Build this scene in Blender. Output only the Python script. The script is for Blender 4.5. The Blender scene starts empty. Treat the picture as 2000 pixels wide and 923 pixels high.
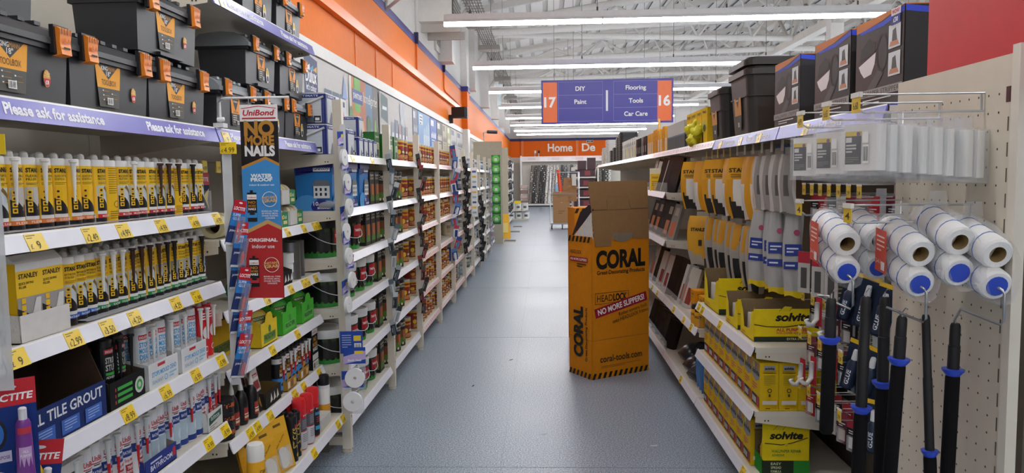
import bpy, math, random
from mathutils import Vector, Matrix
random.seed(7)
S = bpy.context.scene
COL = S.collection
# ---------------------------------------------------------------- camera
def camera():
    yaw, pit, rol = math.radians(2.53), math.radians(4.53), math.radians(.75)
    cy, sy, cp, sp = math.cos(yaw), math.sin(yaw), math.cos(pit), math.sin(pit)
    f = Vector((-sy*cp, cy*cp, -sp)); r = Vector((cy, sy, 0)); u = r.cross(f)
    c, s = math.cos(rol), math.sin(rol)
    r2 = r*c - u*s; u2 = u*c + r*s
    cd = bpy.data.cameras.new('camera'); co = bpy.data.objects.new('camera', cd); COL.objects.link(co)
    cd.sensor_width = 36; cd.lens = 36*1460/2000; cd.clip_end = 200
    co.matrix_world = Matrix(((r2.x, u2.x, -f.x, 0), (r2.y, u2.y, -f.y, 0), (r2.z, u2.z, -f.z, 1.56), (0, 0, 0, 1)))
    S.camera = co
camera()
W = bpy.data.worlds.new('world'); S.world = W; W.use_nodes = True
W.node_tree.nodes['Background'].inputs[0].default_value = (.75, .8, .9, 1)
W.node_tree.nodes['Background'].inputs[1].default_value = .05
vs = S.view_settings
vs.view_transform = 'Standard'; vs.look = 'None'; vs.gamma = 1; vs.use_curve_mapping = False
vs.exposure = .92
LAMP = 22.0      # strength of the strip-light diffusers
# ---------------------------------------------------------------- materials (colour comes from the face attribute "Col")
def lin(h):
    h = h.lstrip('#')
    return tuple((c/12.92 if c <= .04045 else ((c+.055)/1.055)**2.4) for c in (int(h[i:i+2], 16)/255 for i in (0, 2, 4)))
MATS = {}
def mat(kind):
    if kind in MATS: return MATS[kind]
    m = bpy.data.materials.new(kind); m.use_nodes = True; N = m.node_tree.nodes; L = m.node_tree.links
    b = N['Principled BSDF']; out = N['Material Output']
    a = N.new('ShaderNodeAttribute'); a.attribute_name = 'Col'
    tc = N.new('ShaderNodeTexCoord')
    nz = N.new('ShaderNodeTexNoise'); nz.inputs['Scale'].default_value = {'card': 30, 'metal': 60}.get(kind, 14); nz.inputs['Detail'].default_value = 4
    L.new(tc.outputs['Object'], nz.inputs['Vector'])
    rp = N.new('ShaderNodeMapRange'); rp.inputs[3].default_value = .86 if kind in ('card', 'cloth') else .92; rp.inputs[4].default_value = 1.06
    L.new(nz.outputs[0], rp.inputs[0])
    mx = N.new('ShaderNodeMix'); mx.data_type = 'RGBA'; mx.blend_type = 'MULTIPLY'; mx.inputs[0].default_value = 1
    L.new(a.outputs['Color'], mx.inputs[6]); L.new(rp.outputs[0], mx.inputs[7])
    L.new(mx.outputs[2], b.inputs['Base Color'])
    rough = {'matte': .55, 'gloss': .28, 'card': .85, 'metal': .32, 'cloth': .95, 'film': .15, 'frost': .4, 'paint': .45, 'wall': .6, 'satin': .38, 'black': .42}.get(kind, .5)
    b.inputs['Roughness'].default_value = rough
    b.inputs['Specular IOR Level'].default_value = .2 if kind in ('card', 'cloth') else .12 if kind == 'wall' else .45
    if kind == 'metal': b.inputs['Metallic'].default_value = .9
    if kind in ('card', 'cloth', 'film'):
        bp = N.new('ShaderNodeBump'); bp.inputs['Strength'].default_value = .5 if kind == 'film' else .15; bp.inputs['Distance'].default_value = .01
        n2 = N.new('ShaderNodeTexNoise'); n2.inputs['Scale'].default_value = 28 if kind == 'film' else 160; L.new(tc.outputs['Object'], n2.inputs['Vector'])
        L.new(n2.outputs[0], bp.inputs['Height']); L.new(bp.outputs[0], b.inputs['Normal'])
    if kind in ('film', 'frost'):
        tr = N.new('ShaderNodeBsdfTransparent'); ms = N.new('ShaderNodeMixShader')
        ms.inputs[0].default_value = .22 if kind == 'film' else .6
        L.new(tr.outputs[0], ms.inputs[1]); L.new(b.outputs[0], ms.inputs[2]); L.new(ms.outputs[0], out.inputs[0])
    if kind == 'emit':
        e = N.new('ShaderNodeEmission'); e.inputs[1].default_value = LAMP; L.new(a.outputs['Color'], e.inputs[0]); L.new(e.outputs[0], out.inputs[0])
    if kind == 'floor':
        N.remove(rp); vo = N.new('ShaderNodeTexNoise'); vo.inputs['Scale'].default_value = 120; vo.inputs['Detail'].default_value = 2; vo.inputs['Roughness'].default_value = .8
        geo = N.new('ShaderNodeNewGeometry'); L.new(geo.outputs['Position'], vo.inputs['Vector'])
        cr = N.new('ShaderNodeValToRGB'); E = cr.color_ramp.elements
        E[0].position = .4; E[0].color = (*lin('5f6c7b'), 1); E[1].position = .62; E[1].color = (*lin('bdc5cd'), 1)
        k = E.new(.5); k.color = (*lin('8a96a5'), 1)
        L.new(vo.outputs[0], cr.inputs[0])
        n3 = N.new('ShaderNodeTexNoise'); n3.inputs['Scale'].default_value = .9; n3.inputs['Detail'].default_value = 5; L.new(geo.outputs['Position'], n3.inputs['Vector'])
        r3 = N.new('ShaderNodeMapRange'); r3.inputs[3].default_value = .85; r3.inputs[4].default_value = 1.12; L.new(n3.outputs[0], r3.inputs[0])
        L.new(cr.outputs[0], mx.inputs[6]); L.new(r3.outputs[0], mx.inputs[7])
        r4 = N.new('ShaderNodeMapRange'); r4.inputs[3].default_value = .26; r4.inputs[4].default_value = .44; L.new(n3.outputs[0], r4.inputs[0]); L.new(r4.outputs[0], b.inputs['Roughness'])
        b.inputs['Specular IOR Level'].default_value = .5
    MATS[kind] = m
    return m
# ---------------------------------------------------------------- text
_TX = {}
def text_geo(s, bold, shear, res=2):
    k = (s, bold, shear, res)
    if k not in _TX:
        c = bpy.data.curves.new('glyphs', 'FONT'); c.body = s; c.resolution_u = res; c.offset = bold; c.shear = shear; c.size = 1
        o = bpy.data.objects.new('glyphs', c); me = o.to_mesh()
        V = [(v.co.x, v.co.y) for v in me.vertices]; F = [tuple(p.vertices) for p in me.polygons]
        o.to_mesh_clear(); bpy.data.objects.remove(o); bpy.data.curves.remove(c)
        xs = [v[0] for v in V] or [0]
        _TX[k] = (V, F, min(xs), max(xs))
    return _TX[k]
def _cap():
    V = text_geo('H', 0, 0)[0]; return max(v[1] for v in V)
CAP = _cap()
# ---------------------------------------------------------------- frames for flat print
def plane(o, ux, uy):
    o, ux, uy = Vector(o), Vector(ux), Vector(uy); n = ux.cross(uy).normalized()
    f = lambda u, v, d=0: o + ux*u + uy*v + n*d
    f.cyl = 0
    return f
def front(w, y=0, z=0): return plane((-w/2, y, z), (1, 0, 0), (0, 0, 1))
def sideL(w, d, z=0): return plane((-w/2, d, z), (0, -1, 0), (0, 0, 1))
def sideR(w, d, z=0): return plane((w/2, 0, z), (0, 1, 0), (0, 0, 1))
def topf(w, d, z): return plane((-w/2, 0, z), (1, 0, 0), (0, 1, 0))
def wrap(r, z0=0, cx=0, cy=0, slope=0):
    def f(u, v, d=0):
        rr = r + slope*v; a = u/max(r, 1e-6)
        return Vector((cx + (rr+d)*math.sin(a), cy - (rr+d)*math.cos(a), z0+v))
    f.cyl = r
    return f
def strips(P, st):
    """cut a convex outline into upright strips so that it can bend round a can"""
    def half(Q, c, sg):
        R = []
        for (a, b), (e, f) in zip(Q, Q[1:]+Q[:1]):
            ia, ib = (a-c)*sg >= 0, (e-c)*sg >= 0
            if ia: R.append((a, b))
            if ia != ib: t = (c-a)/(e-a); R.append((c, b+(f-b)*t))
        return R
    us = [p[0] for p in P]; u0, u1 = min(us), max(us); n = max(1, int((u1-u0)/st)+1); out = []
    for i in range(n):
        Q = half(half(list(P), u0+(u1-u0)*i/n, 1), u0+(u1-u0)*(i+1)/n, -1)
        if len(Q) > 2: out.append(Q)
    return out
# ---------------------------------------------------------------- mesh builder
class MB:
    def __init__(s): s.V, s.F, s.C, s.M, s.S, s.k, s.d = [], [], [], [], [], [], 0
    def mi(s, m):
        if m not in s.k: s.k.append(m)
        return s.k.index(m)
    def face(s, pts, col, m='matte', sm=False):
        n = len(s.V); s.V += [tuple(p) for p in pts]; s.F.append(tuple(range(n, n+len(pts)))); s.C.append(col); s.M.append(s.mi(m)); s.S.append(sm)
    def faces(s, V, F, col, m='matte', sm=False):
        n = len(s.V); s.V += [tuple(p) for p in V]; k = s.mi(m)
        for i, f in enumerate(F):
            s.F.append(tuple(n+j for j in f)); s.C.append(col[i] if isinstance(col, list) else col); s.M.append(k); s.S.append(sm)
        return s
    def box(s, x0, x1, y0, y1, z0, z1, col, m='matte', taper=0, fc=None, skip=()):
        """fc: colours by face name b,t,f,k,l,r (bottom, top, front, back, left, right)"""
        t = taper
        V = [(x0+t, y0+t, z0), (x1-t, y0+t, z0), (x1-t, y1-t, z0), (x0+t, y1-t, z0), (x0, y0, z1), (x1, y0, z1), (x1, y1, z1), (x0, y1, z1)]
        Q = {'b': (3, 2, 1, 0), 't': (4, 5, 6, 7), 'f': (0, 1, 5, 4), 'r': (1, 2, 6, 5), 'k': (2, 3, 7, 6), 'l': (3, 0, 4, 7)}
        fc = fc or {}
        ks = [q for q in Q if q not in skip]
        return s.faces(V, [Q[q] for q in ks], [fc.get(q, col) for q in ks], m)
    def obox(s, fn, x0, x1, y0, y1, z0, z1, col, m='matte'):
        n = len(s.V); s.box(x0, x1, y0, y1, z0, z1, col, m)
        for i in range(n, len(s.V)): s.V[i] = tuple(fn(Vector(s.V[i])))
        return s
    def rbox(s, x0, x1, y0, y1, z0, z1, r, col, m='matte', n=3):
        """box with rounded vertical edges"""
        P = []
        for cx, cy, a0 in ((x1-r, y1-r, 0), (x0+r, y1-r, 90), (x0+r, y0+r, 180), (x1-r, y0+r, 270)):
            for i in range(n+1):
                a = math.radians(a0+90*i/n); P.append((cx+r*math.cos(a), cy+r*math.sin(a)))
        return s.prism(P, z0, z1, col, m)
    def prism(s, P, z0, z1, col, m='matte', top=None, sc=1):
        k = len(P); cx = sum(p[0] for p in P)/k; cy = sum(p[1] for p in P)/k
        V = [(p[0], p[1], z0) for p in P]+[(cx+(p[0]-cx)*sc, cy+(p[1]-cy)*sc, z1) for p in P]
        F = [(i, (i+1) % k, k+(i+1) % k, k+i) for i in range(k)]+[tuple(range(k-1, -1, -1)), tuple(range(k, 2*k))]
        return s.faces(V, F, [col]*(k+1)+[top or col], m)
    def lathe(s, prof, col, m='matte', n=20, c=(0, 0), cols=None, ax=None):
        """prof: (r, z) from bottom to top; cols: colour of each band"""
        V = []; F = []; C = []
        P2, cb = [prof[0]], []
        for j in range(1, len(prof)):
            if j > 1:
                (a, b), (c0, d), (e, f) = prof[j-2], prof[j-1], prof[j]; t = math.atan2(d-b, c0-a)-math.atan2(f-d, e-c0)
                if abs(math.atan2(math.sin(t), math.cos(t))) > .6: P2.append(prof[j-1]); cb.append(None)
            P2.append(prof[j]); cb.append((cols[j-1] if cols else col))
        prof = P2; k = len(prof)
        for r, z in prof:
            for i in range(n):
                a = 2*math.pi*i/n; V.append((c[0]+r*math.sin(a), c[1]-r*math.cos(a), z))
        for j in range(k-1):
            if cb[j] is None: continue
            for i in range(n):
                F.append((j*n+i, j*n+(i+1) % n, (j+1)*n+(i+1) % n, (j+1)*n+i)); C.append(cb[j])
        b = len(s.V)
        s.faces(V, F, C, m, True)
        if prof[0][0] > 1e-5: s.face([V[i] for i in range(n-1, -1, -1)], C[0], m)
        if prof[-1][0] > 1e-5: s.face(V[(k-1)*n:], C[-1], m)
        if ax is not None:
            for i in range(b, len(s.V)): s.V[i] = tuple(ax @ Vector(s.V[i]))
        return s
    def tube(s, pts, r, col, m='matte', n=6, r1=None):
        pts = [Vector(p) for p in pts]; V = []; k = len(pts)
        for j, p in enumerate(pts):
            t = ((pts[min(j+1, k-1)]-pts[max(j-1, 0)])).normalized()
            a = Vector((0, 0, 1)) if abs(t.z) < .9 else Vector((1, 0, 0))
            x = t.cross(a).normalized(); y = t.cross(x)
            rr = r if r1 is None else r+(r1-r)*j/(k-1)
            V += [p+(x*math.cos(2*math.pi*i/n)+y*math.sin(2*math.pi*i/n))*rr for i in range(n)]
        F = [(j*n+i, j*n+(i+1) % n, (j+1)*n+(i+1) % n, (j+1)*n+i) for j in range(k-1) for i in range(n)]
        F += [tuple(range(n)), tuple(range((k-1)*n, k*n))]
        return s.faces(V, F, col, m, True)
    # flat print on a frame
    def lay(s, d):
        s.d += .00022
        return s.d if d is None else d
    def rect(s, fr, u0, v0, u1, v1, col, m='matte', d=None):
        d = s.lay(d)
        n = max(1, int(abs(u1-u0)/fr.cyl/.28)+1) if fr.cyl else 1
        for i in range(n):
            a, b = u0+(u1-u0)*i/n, u0+(u1-u0)*(i+1)/n
            s.face([fr(a, v0, d), fr(b, v0, d), fr(b, v1, d), fr(a, v1, d)], col, m, bool(fr.cyl))
        return s
    def poly(s, fr, P, col, m='matte', d=None):
        d = s.lay(d)
        for Q in (strips(P, fr.cyl*.3) if fr.cyl else [P]): s.face([fr(u, v, d) for u, v in Q], col, m, bool(fr.cyl))
        return s
    def disc(s, fr, u, v, r, col, n=14, ry=None, m='matte', d=None):
        return s.poly(fr, [(u+r*math.cos(2*math.pi*i/n), v+(ry or r)*math.sin(2*math.pi*i/n)) for i in range(n)], col, m, d)
    def ring(s, fr, u, v, r, t, col, n=16, m='matte', ry=None):
        d = s.lay(None); ry = ry or r; q = 1-t/r
        for i in range(n):
            a, b = 2*math.pi*i/n, 2*math.pi*(i+1)/n
            s.face([fr(u+r*math.cos(a), v+ry*math.sin(a), d), fr(u+r*math.cos(b), v+ry*math.sin(b), d), fr(u+r*q*math.cos(b), v+ry*q*math.sin(b), d), fr(u+r*q*math.cos(a), v+ry*q*math.sin(a), d)], col, m)
        return s
    def line(s, fr, P, w, col, m='matte'):
        d = s.lay(None)
        for (a, b), (c, e) in zip(P, P[1:]):
            l = math.hypot(c-a, e-b) or 1; x, y = -(e-b)/l*w/2, (c-a)/l*w/2
            s.face([fr(a+x, b+y, d), fr(a-x, b-y, d), fr(c-x, e-y, d), fr(c+x, e+y, d)], col, m)
        return s
    def text(s, fr, t, u, v, h, col, al='c', b=.015, sh=0, w=None, rot=0, m='matte', d=None, res=2):
        """h: height of a capital; w: fit to this width; rot: degrees"""
        V, F, a, z = text_geo(t, b, sh, 5 if h > .03 and res == 2 else res)
        if not F: return s
        sy = h/CAP; sx = sy if w is None else w/max(z-a, 1e-6)
        off = {'c': -(a+z)/2, 'l': -a, 'r': -z}[al]
        c, q = math.cos(math.radians(rot)), math.sin(math.radians(rot))
        d = s.lay(d)
        P = []
        for x, y in V:
            x = (x+off)*sx; y = y*sy; P.append(fr(u+x*c-y*q, v+x*q+y*c, d))
        return s.faces(P, F, col, m)
    def bars(s, fr, u, v, w, h, col='222222', bg='f2f2f0'):
        s.rect(fr, u, v, u+w, v+h, bg); d = s.lay(None)
        for i in range(7): s.rect(fr, u+w*(.08+.125*i), v+h*.12, u+w*(.08+.125*i+(.07 if i % 3 else .04)), v+h*.9, col, d=d)
        return s
    def lines(s, fr, u, v, w, n, gap, h, col):
        d = s.lay(None)
        for i in range(n): s.rect(fr, u, v-i*gap, u+w*(1 if i < n-1 else .6), v-i*gap+h, col, d=d)
        return s
    def mesh(s, name):
        me = bpy.data.meshes.new(name); me.from_pydata(s.V, [], s.F)
        at = me.attributes.new('Col', 'FLOAT_COLOR', 'FACE'); cc = {}
        buf = []
        for c in s.C:
            if c not in cc: cc[c] = (*lin(c), 1)
            buf += cc[c]
        at.data.foreach_set('color', buf)
        for k in s.k: me.materials.append(mat(k))
        me.polygons.foreach_set('material_index', s.M); me.polygons.foreach_set('use_smooth', s.S)
        me.update()
        return me
# ---------------------------------------------------------------- objects
def as_mesh(name, x): return x.mesh(name) if isinstance(x, MB) else x
def ob(name, data, parent=None, loc=None, rot=None):
    o = bpy.data.objects.new(name, data); COL.objects.link(o); o.parent = parent
    if loc is not None: o.location = loc
    if rot is not None: o.rotation_euler = rot
    return o
class Proto:
    """a kind of thing: parts [(name, mesh, [(sub name, mesh), ...], label)]"""
    def __init__(s, name, cat, *parts):
        s.name, s.cat, s.parts = name, cat, []
        for p in parts:
            n, m = p[0], p[1]; sub = p[2] if len(p) > 2 else []; lb = p[3] if len(p) > 3 else None
            s.parts.append((n, as_mesh(n, m), [(a, as_mesh(a, b)) for a, b in sub], lb))
_LAB = {}
def put(pr, loc, rz=0, label='', group=None, rot=None, sc=1, cat=None, name=None):
    r = rot if rot is not None else (0, 0, math.radians(rz))
    solo = len(pr.parts) == 1
    o = ob(name or pr.name, pr.parts[0][1] if solo else None, None, loc, r)
    if not solo: o.empty_display_size = .05
    if sc != 1: o.scale = (sc,)*3 if not isinstance(sc, tuple) else sc
    o['label'] = label; o['category'] = cat or pr.cat
    if group: o['group'] = group
    _LAB.setdefault(label, []).append((o.name, group))
    for n, me, sub, lb in pr.parts:
        q = o if solo else ob(n, me, o)
        if lb and not solo: q['label'] = lb
        for a, b in sub: ob(a, b, q)
    return o
def structure(name, mb, parent=None, loc=None):
    o = ob(name, as_mesh(name, mb), parent, loc)
    if parent is None: o['kind'] = 'structure'
    return o
_W = 'first second third fourth fifth sixth seventh eighth ninth tenth eleventh twelfth thirteenth fourteenth fifteenth sixteenth seventeenth eighteenth nineteenth twentieth'.split()
def nth(i): return _W[i] if i < 20 else ('twenty-'+_W[i-20] if i < 29 else 'thirtieth')
def side(s): return 90 if s < 0 else -90
# ================================================================ the building
YE = 41.0; XL = -1.86; XR = 17.0; YB = -6.0; ZR = 6.0
m = MB(); m.face([(XL, YB, 0), (XR, YB, 0), (XR, YE, 0), (XL, YE, 0)], 'ffffff', 'floor'); fl = structure('floor', m)
m = MB()
for y in (3.92, 7.2, 10.5, 13.8, 17.1): m.box(XL, XR, y-.0012, y+.0012, .0002, .0008, '5c6773')
for x in (-.25,): m.box(x-.001, x+.001, YB, YE, .0002, .0008, '7d8998')
structure('floor_joint', m, fl)
for i, (x, y, a) in enumerate(((-.02, 4.45, 20), (-.55, 5.5, 80), (.62, 4.25, 10), (-.3, 6.3, 50), (.05, 7.4, 120))):
    m = MB(); m.box(-.02, .02, -.004, .004, 0, .002, '3d434b' if i % 2 else 'e4e6e8', 'card')
    o = put(Proto('paper_scrap', 'scrap', ('scrap', m)), (x, y, .0005), a, 'tiny %s scrap lying on the blue floor, %s of five from the camera' % (('dark', 'pale')[1-i % 2], nth(i)), 'scraps on the floor')
for i, y in enumerate((18.3, 21.4, 23.6)):
    m = MB(); m.box(-.14, .14, -.28, .28, 0, .002, '6d675f', 'card'); m.box(-.12, .12, -.25, -.05, .002, .003, 'a39c90', 'card'); m.box(-.12, .1, 0, .24, .002, .003, '4b4743', 'card')
    put(Proto('floor_sticker', 'sticker', ('sticker', m)), (-.86, y, .0006), 0, 'worn brown floor sticker beside the paint shelves, %s along the aisle' % nth(i), 'worn floor stickers')
# left wall with colour bands, ledge and pilaster
m = MB(); m.box(XL-.2, XL, YB, YE+.2, 0, ZR, 'e6e3df'); wl = structure('wall_left', m)
m = MB(); m.box(XL, XL+.012, 1.0, YE, 2.66, 3.5, 'f07d1e', 'wall'); structure('orange_band', m, wl)
m = MB(); m.box(XL, XL+.016, 1.0, YE, 3.5, 3.61, '3d3a8c', 'paint'); structure('blue_band', m, wl)
m = MB(); m.box(XL, XL+.03, 1.0, YE, 2.56, 2.66, 'd2cec8', 'paint'); structure('wall_rail', m, wl)
m = MB(); m.box(XL, XL+.07, 1.0, 17.0, 3.0, 3.09, 'f07f2c', 'paint'); structure('cable_trunking', m, wl)
m = MB(); m.box(XL, XL+.14, 17.0, 17.5, 2.66, 3.5, 'ee7420', 'wall'); m.box(XL, XL+.16, 16.97, 17.52, 3.5, 3.61, '3d3a8c', 'paint'); m.box(XL, XL+.14, 17.0, 17.5, 0, 2.66, 'e6e1da', 'paint'); m.box(XL, XL+.14, 17.0, 17.5, 3.61, ZR, 'e8e6e2', 'paint')
structure('pilaster', m, wl)
for i, (y, z) in enumerate(((10.93, 3.08), (13.88, 3.2))):
    m = MB(); m.tube([(XL+.03, y, 4.6), (XL+.03, y, 3.62)], .014, 'e4e0da', n=6); m.tube([(XL+.03, y, 3.6), (XL+.03, y, z), (XL+.03, y+.15, z-.03), (XL+.03, 17.0, z-.06)], .014, 'ef7c28', n=6)
    m.box(XL, XL+.06, y-.03, y+.03, 3.5, 3.66, '2f2d55')
    structure('conduit', m, wl)
for i in range(3):
    y = 7.4+i*.9; m = MB(); m.box(XL, XL+.02, y-.01, y+.01, 2.66, 3.0, 'e97a26'); structure('panel_seam', m, wl)
# high windows in the left wall
for i, y in enumerate((12.9, 17.9)):
    m = MB(); m.box(XL-.01, XL+.04, y, y+1.3, 3.75, 4.75, 'd9d7d2'); w = structure('window_%d' % (i+1), m)
    for k in range(2):
        g = MB(); g.box(XL+.035, XL+.045, y+.08+k*.6, y+.62+k*.6, 3.85, 4.65, '7d817f', 'gloss'); ob('pane', g.mesh('pane'), w)
# end wall
m = MB(); m.box(XL, XR, YE, YE+.2, 0, 2.6, 'c9c3b6'); m.box(XL, XR, YE, YE+.2, 2.6, ZR+3, 'e2dfdb'); we = structure('wall_end', m)
m = MB(); m.box(XL, XR, YE-.02, YE, 2.62, 3.5, 'ee6f1e', 'wall'); structure('orange_band', m, we)
m = MB(); m.box(XL, XR, YE-.025, YE, 3.5, 3.64, '332f6e', 'paint'); structure('blue_band', m, we)
for x in (-1.25, 1.72, 4.7):
    m = MB(); m.box(x, x+.14, YE-.12, YE, 2.62, 3.5, 'ef7a2c', 'paint'); m.box(x, x+.14, YE-.13, YE, 3.5, 3.64, '332f6e', 'paint'); m.box(x, x+.14, YE-.12, YE, 3.64, ZR, 'dedbd6', 'paint'); structure('pilaster', m, we)
fr = plane((0, YE-.03, 0), (1, 0, 0), (0, 0, 1))
for wd, x, wid in (('Home', .2, 1.34), ('De', 2.05, .72)):
    m = MB(); m.text(fr, wd, x, 2.93, .4, 'f4f2ee', 'l', .025, w=wid, m='paint'); m.text(fr, wd, x, 2.93, .4, 'f4f2ee', 'l', .025, w=wid, m='paint', d=.02)
    put(Proto('wall_lettering', 'lettering', ('letters', m)), (0, 0, 0), 0, 'white letters reading %s on the orange far wall' % wd, 'department lettering')
m = MB(); m.box(2.3, 2.66, YE-.04, YE-.02, 3.38, 3.5, 'e8e8e4'); 
for k in range(3): m.box(2.32+k*.115, 2.42+k*.115, YE-.045, YE-.04, 3.4, 3.48, ('2b3b38', '4b8a6a', '22302e')[k])
put(Proto('notice_plate', 'sign', ('plate', m)), (0, 0, 0), 0, 'small safety notice at the top of the orange far wall')
# far walls that close the shop
m = MB(); m.box(XR, XR+.2, YB, YE+.2, 0, ZR+3, 'dddbd7')
structure('wall_right', m)
m = MB(); m.box(XL-.2, XR+.2, YB-.2, YB, 0, ZR+3, 'dddbd7'); structure('wall_back', m)
# roof: two slopes, ridge over X = 7
def zr(x): return 5.7+.17*(x-XL) if x < 7.5 else 5.7+.17*(7.5-XL)-.17*(x-7.5)
m = MB()
n = 44; dx = (XR-XL+.4)/n
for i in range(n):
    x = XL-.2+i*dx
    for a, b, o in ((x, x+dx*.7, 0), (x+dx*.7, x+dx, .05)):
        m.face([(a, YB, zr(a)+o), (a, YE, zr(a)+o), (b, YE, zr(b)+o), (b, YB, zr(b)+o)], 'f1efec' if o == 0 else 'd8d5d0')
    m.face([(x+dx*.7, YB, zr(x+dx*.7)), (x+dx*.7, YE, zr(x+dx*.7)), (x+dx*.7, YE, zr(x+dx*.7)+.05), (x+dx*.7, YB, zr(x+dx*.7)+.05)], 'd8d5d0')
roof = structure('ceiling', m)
for i in range(17):
    y = 3+i*2.25; m = MB(); P = [(XL, y), (7.5, y), (XR, y)]
    for a, b in ((XL, 7.5), (7.5, XR)):
        V = [(a, y-.05, zr(a)-.16), (b, y-.05, zr(b)-.16), (b, y+.05, zr(b)-.16), (a, y+.05, zr(a)-.16), (a, y-.05, zr(a)), (b, y-.05, zr(b)), (b, y+.05, zr(b)), (a, y+.05, zr(a))]
        m.faces(V, [(3, 2, 1, 0), (0, 1, 5, 4), (2, 3, 7, 6)], 'e3e0db')
    structure('purlin', m, roof)
# roof trusses: tube chords with lattice webs
def truss(i, y):
    t = ob('roof_truss', None, None, (0, y, 0)); t['kind'] = 'structure'
    x0, x1 = XL+.1, 15.0
    hi = lambda x: 5.0+.15*(x-x0) if x < 7.5 else 5.0+.15*(7.5-x0)-.15*(x-7.5)
    yy = lambda x, q: q*1.5*(1-abs(x-6.5)/8.4)
    for q in (-1, 1):
        c = MB(); c.tube([(x0, 0, 4.95), (6.5, q*1.5, 4.95), (x1, 0, 4.95)], .075, 'e9e6e1', n=8); ob('bottom_chord', c.mesh('bottom_chord'), t)
    c = MB(); c.tube([(x0, 0, hi(x0)+.1), (7.5, 0, hi(7.5)), (x1, 0, hi(x1))], .09, 'e9e6e1', n=8); ob('top_chord', c.mesh('top_chord'), t)
    k = 12
    for j in range(k):
        a = x0+(x1-x0)*j/k; b = x0+(x1-x0)*(j+.5)/k; e = x0+(x1-x0)*(j+1)/k
        for q in (-1, 1):
            w = MB(); w.tube([(a, yy(a, q), 4.95), (b, 0, hi(b)), (e, yy(e, q), 4.95)], .035, 'e6e3de', n=5); ob('web_member', w.mesh('web_member'), t)
for i, y in enumerate((13.6, 18.0, 22.4, 26.8, 31.2, 35.6)): truss(i, y)
# longitudinal lattice girders
for i, x in enumerate((6.4, 8.6)):
    t = ob('lattice_girder', None, None, (x, 0, 0)); t['kind'] = 'structure'
    za, zb = 4.9, 5.75
    for z, r in ((za, .12), (zb, .12)):
        c = MB(); c.box(-r, r, 2, YE, z-.09, z+.09, 'ded9d1'); ob('chord', c.mesh('chord'), t)
    for j in range(19):
        y = 3+j*2.0; w = MB(); w.tube([(0, y, zb), (0, y+1, za), (0, y+2, zb)], .06, 'd9d3ca', n=4); ob('web_member', w.mesh('web_member'), t)
for i, (x, y) in enumerate(((6.4, 17.0), (6.4, 29.0))):
    m = MB(); m.box(x-.14, x+.14, y-.14, y+.14, 0, ZR, 'e2dfda'); structure('column', m)
for i, y in enumerate((13.6, 18.0, 22.4, 26.8, 31.2, 35.6)):   # bracing at the wall end of each truss
    m = MB()
    m.tube([(XL+.05, y, 3.9), (-.9, y, 5.2)], .05, 'e6e3de'); m.tube([(XL+.05, y, 5.0), (XL+.4, y, 5.0)], .06, 'dcd8d2')
    m.box(XL, XL+.25, y-.2, y+.2, 3.62, 5.8, 'e6e3df'); structure('column_brace', m)
# strip lights
def strip_light(y, label, x0=-1.3, x1=4.45, z=3.6):
    h = MB(); L = x1-x0
    h.box(0, L, -.055, .055, .03, .1, 'e8e8e8', 'satin', taper=.0); h.box(0, L, -.05, .05, .0, .03, 'dcdcdc', 'satin', skip=('b',))
    d = MB(); d.box(.0, L, -.038, .038, -.046, .001, 'fbfcff', 'emit')
    c = MB(); c.box(L*.36, L*.36+.015, -.05, .05, -.048, .03, 'cccccc')
    u = MB(); u.box(.02, L-.02, -.03, .03, .1, .104, '686868', 'emit')  # unseen upward emitter, added on top of the housing to brighten the roof
    ps = [('housing', h), ('diffuser', d), ('added_uplight', u), ('joint_cover', c)]
    for k in range(4):
        w = MB(); xx = L*(.06+.29*k); w.tube([(xx, 0, .1), (xx, 0, zr(x0+xx)-z)], .004, '8b8985', n=4); w.tube([(xx, 0, .1), (xx, 0, .16)], .012, '55534f', n=5); ps.append(('wire', w))
    put(Proto('strip_light', 'light', *ps), (x0, y, z), 0, label, 'white strip lights hung across the aisle')
for i, y in enumerate((10, 14, 18, 22, 26, 29.5, 33, 36)):
    strip_light(y, 'long white strip light hung across the aisle, %s from the camera' % nth(i))
for i, y in enumerate((6, 2, -2)):
    strip_light(y, 'strip light over the near end of the aisle, %s behind the lit row' % nth(i))
for i, y in enumerate((2, 6, 10, 14, 18, 22, 26, 30, 34, 38)):
    strip_light(y, 'strip light over the neighbouring aisle, %s in its row' % nth(i), 6.2, 12.2)
# cable basket along the wall
cb = ob('cable_basket', None, None, (0, 0, 0)); cb['label'] = 'grey wire cable basket carrying black cables under the roof'; cb['category'] = 'cable tray'
for k in range(7):
    m = MB(); x = -1.32+k*.045; m.tube([(x, 8, 4.5), (x, 40, 4.5)], .009, '6d6a66', n=4); ob('cable', m.mesh('cable'), cb)
m = MB()
for j in range(150): m.box(-1.35, -1.02, 8+j*.21, 8.012+j*.21, 4.485, 4.495, '8d8a86')
q = ob('cross_wires', m.mesh('cross_wires'), cb); q['kind'] = 'stuff'
for j in range(12):
    m = MB(); y = 9+j*2.6; m.box(-1.42, -.96, y-.16, y+.16, 4.36, 4.46, '8f8b85'); m.box(-1.44, -1.40, y-.03, y+.03, 4.36, 5.4, 'b5b1aa'); ob('bracket', m.mesh('bracket'), cb)
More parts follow.
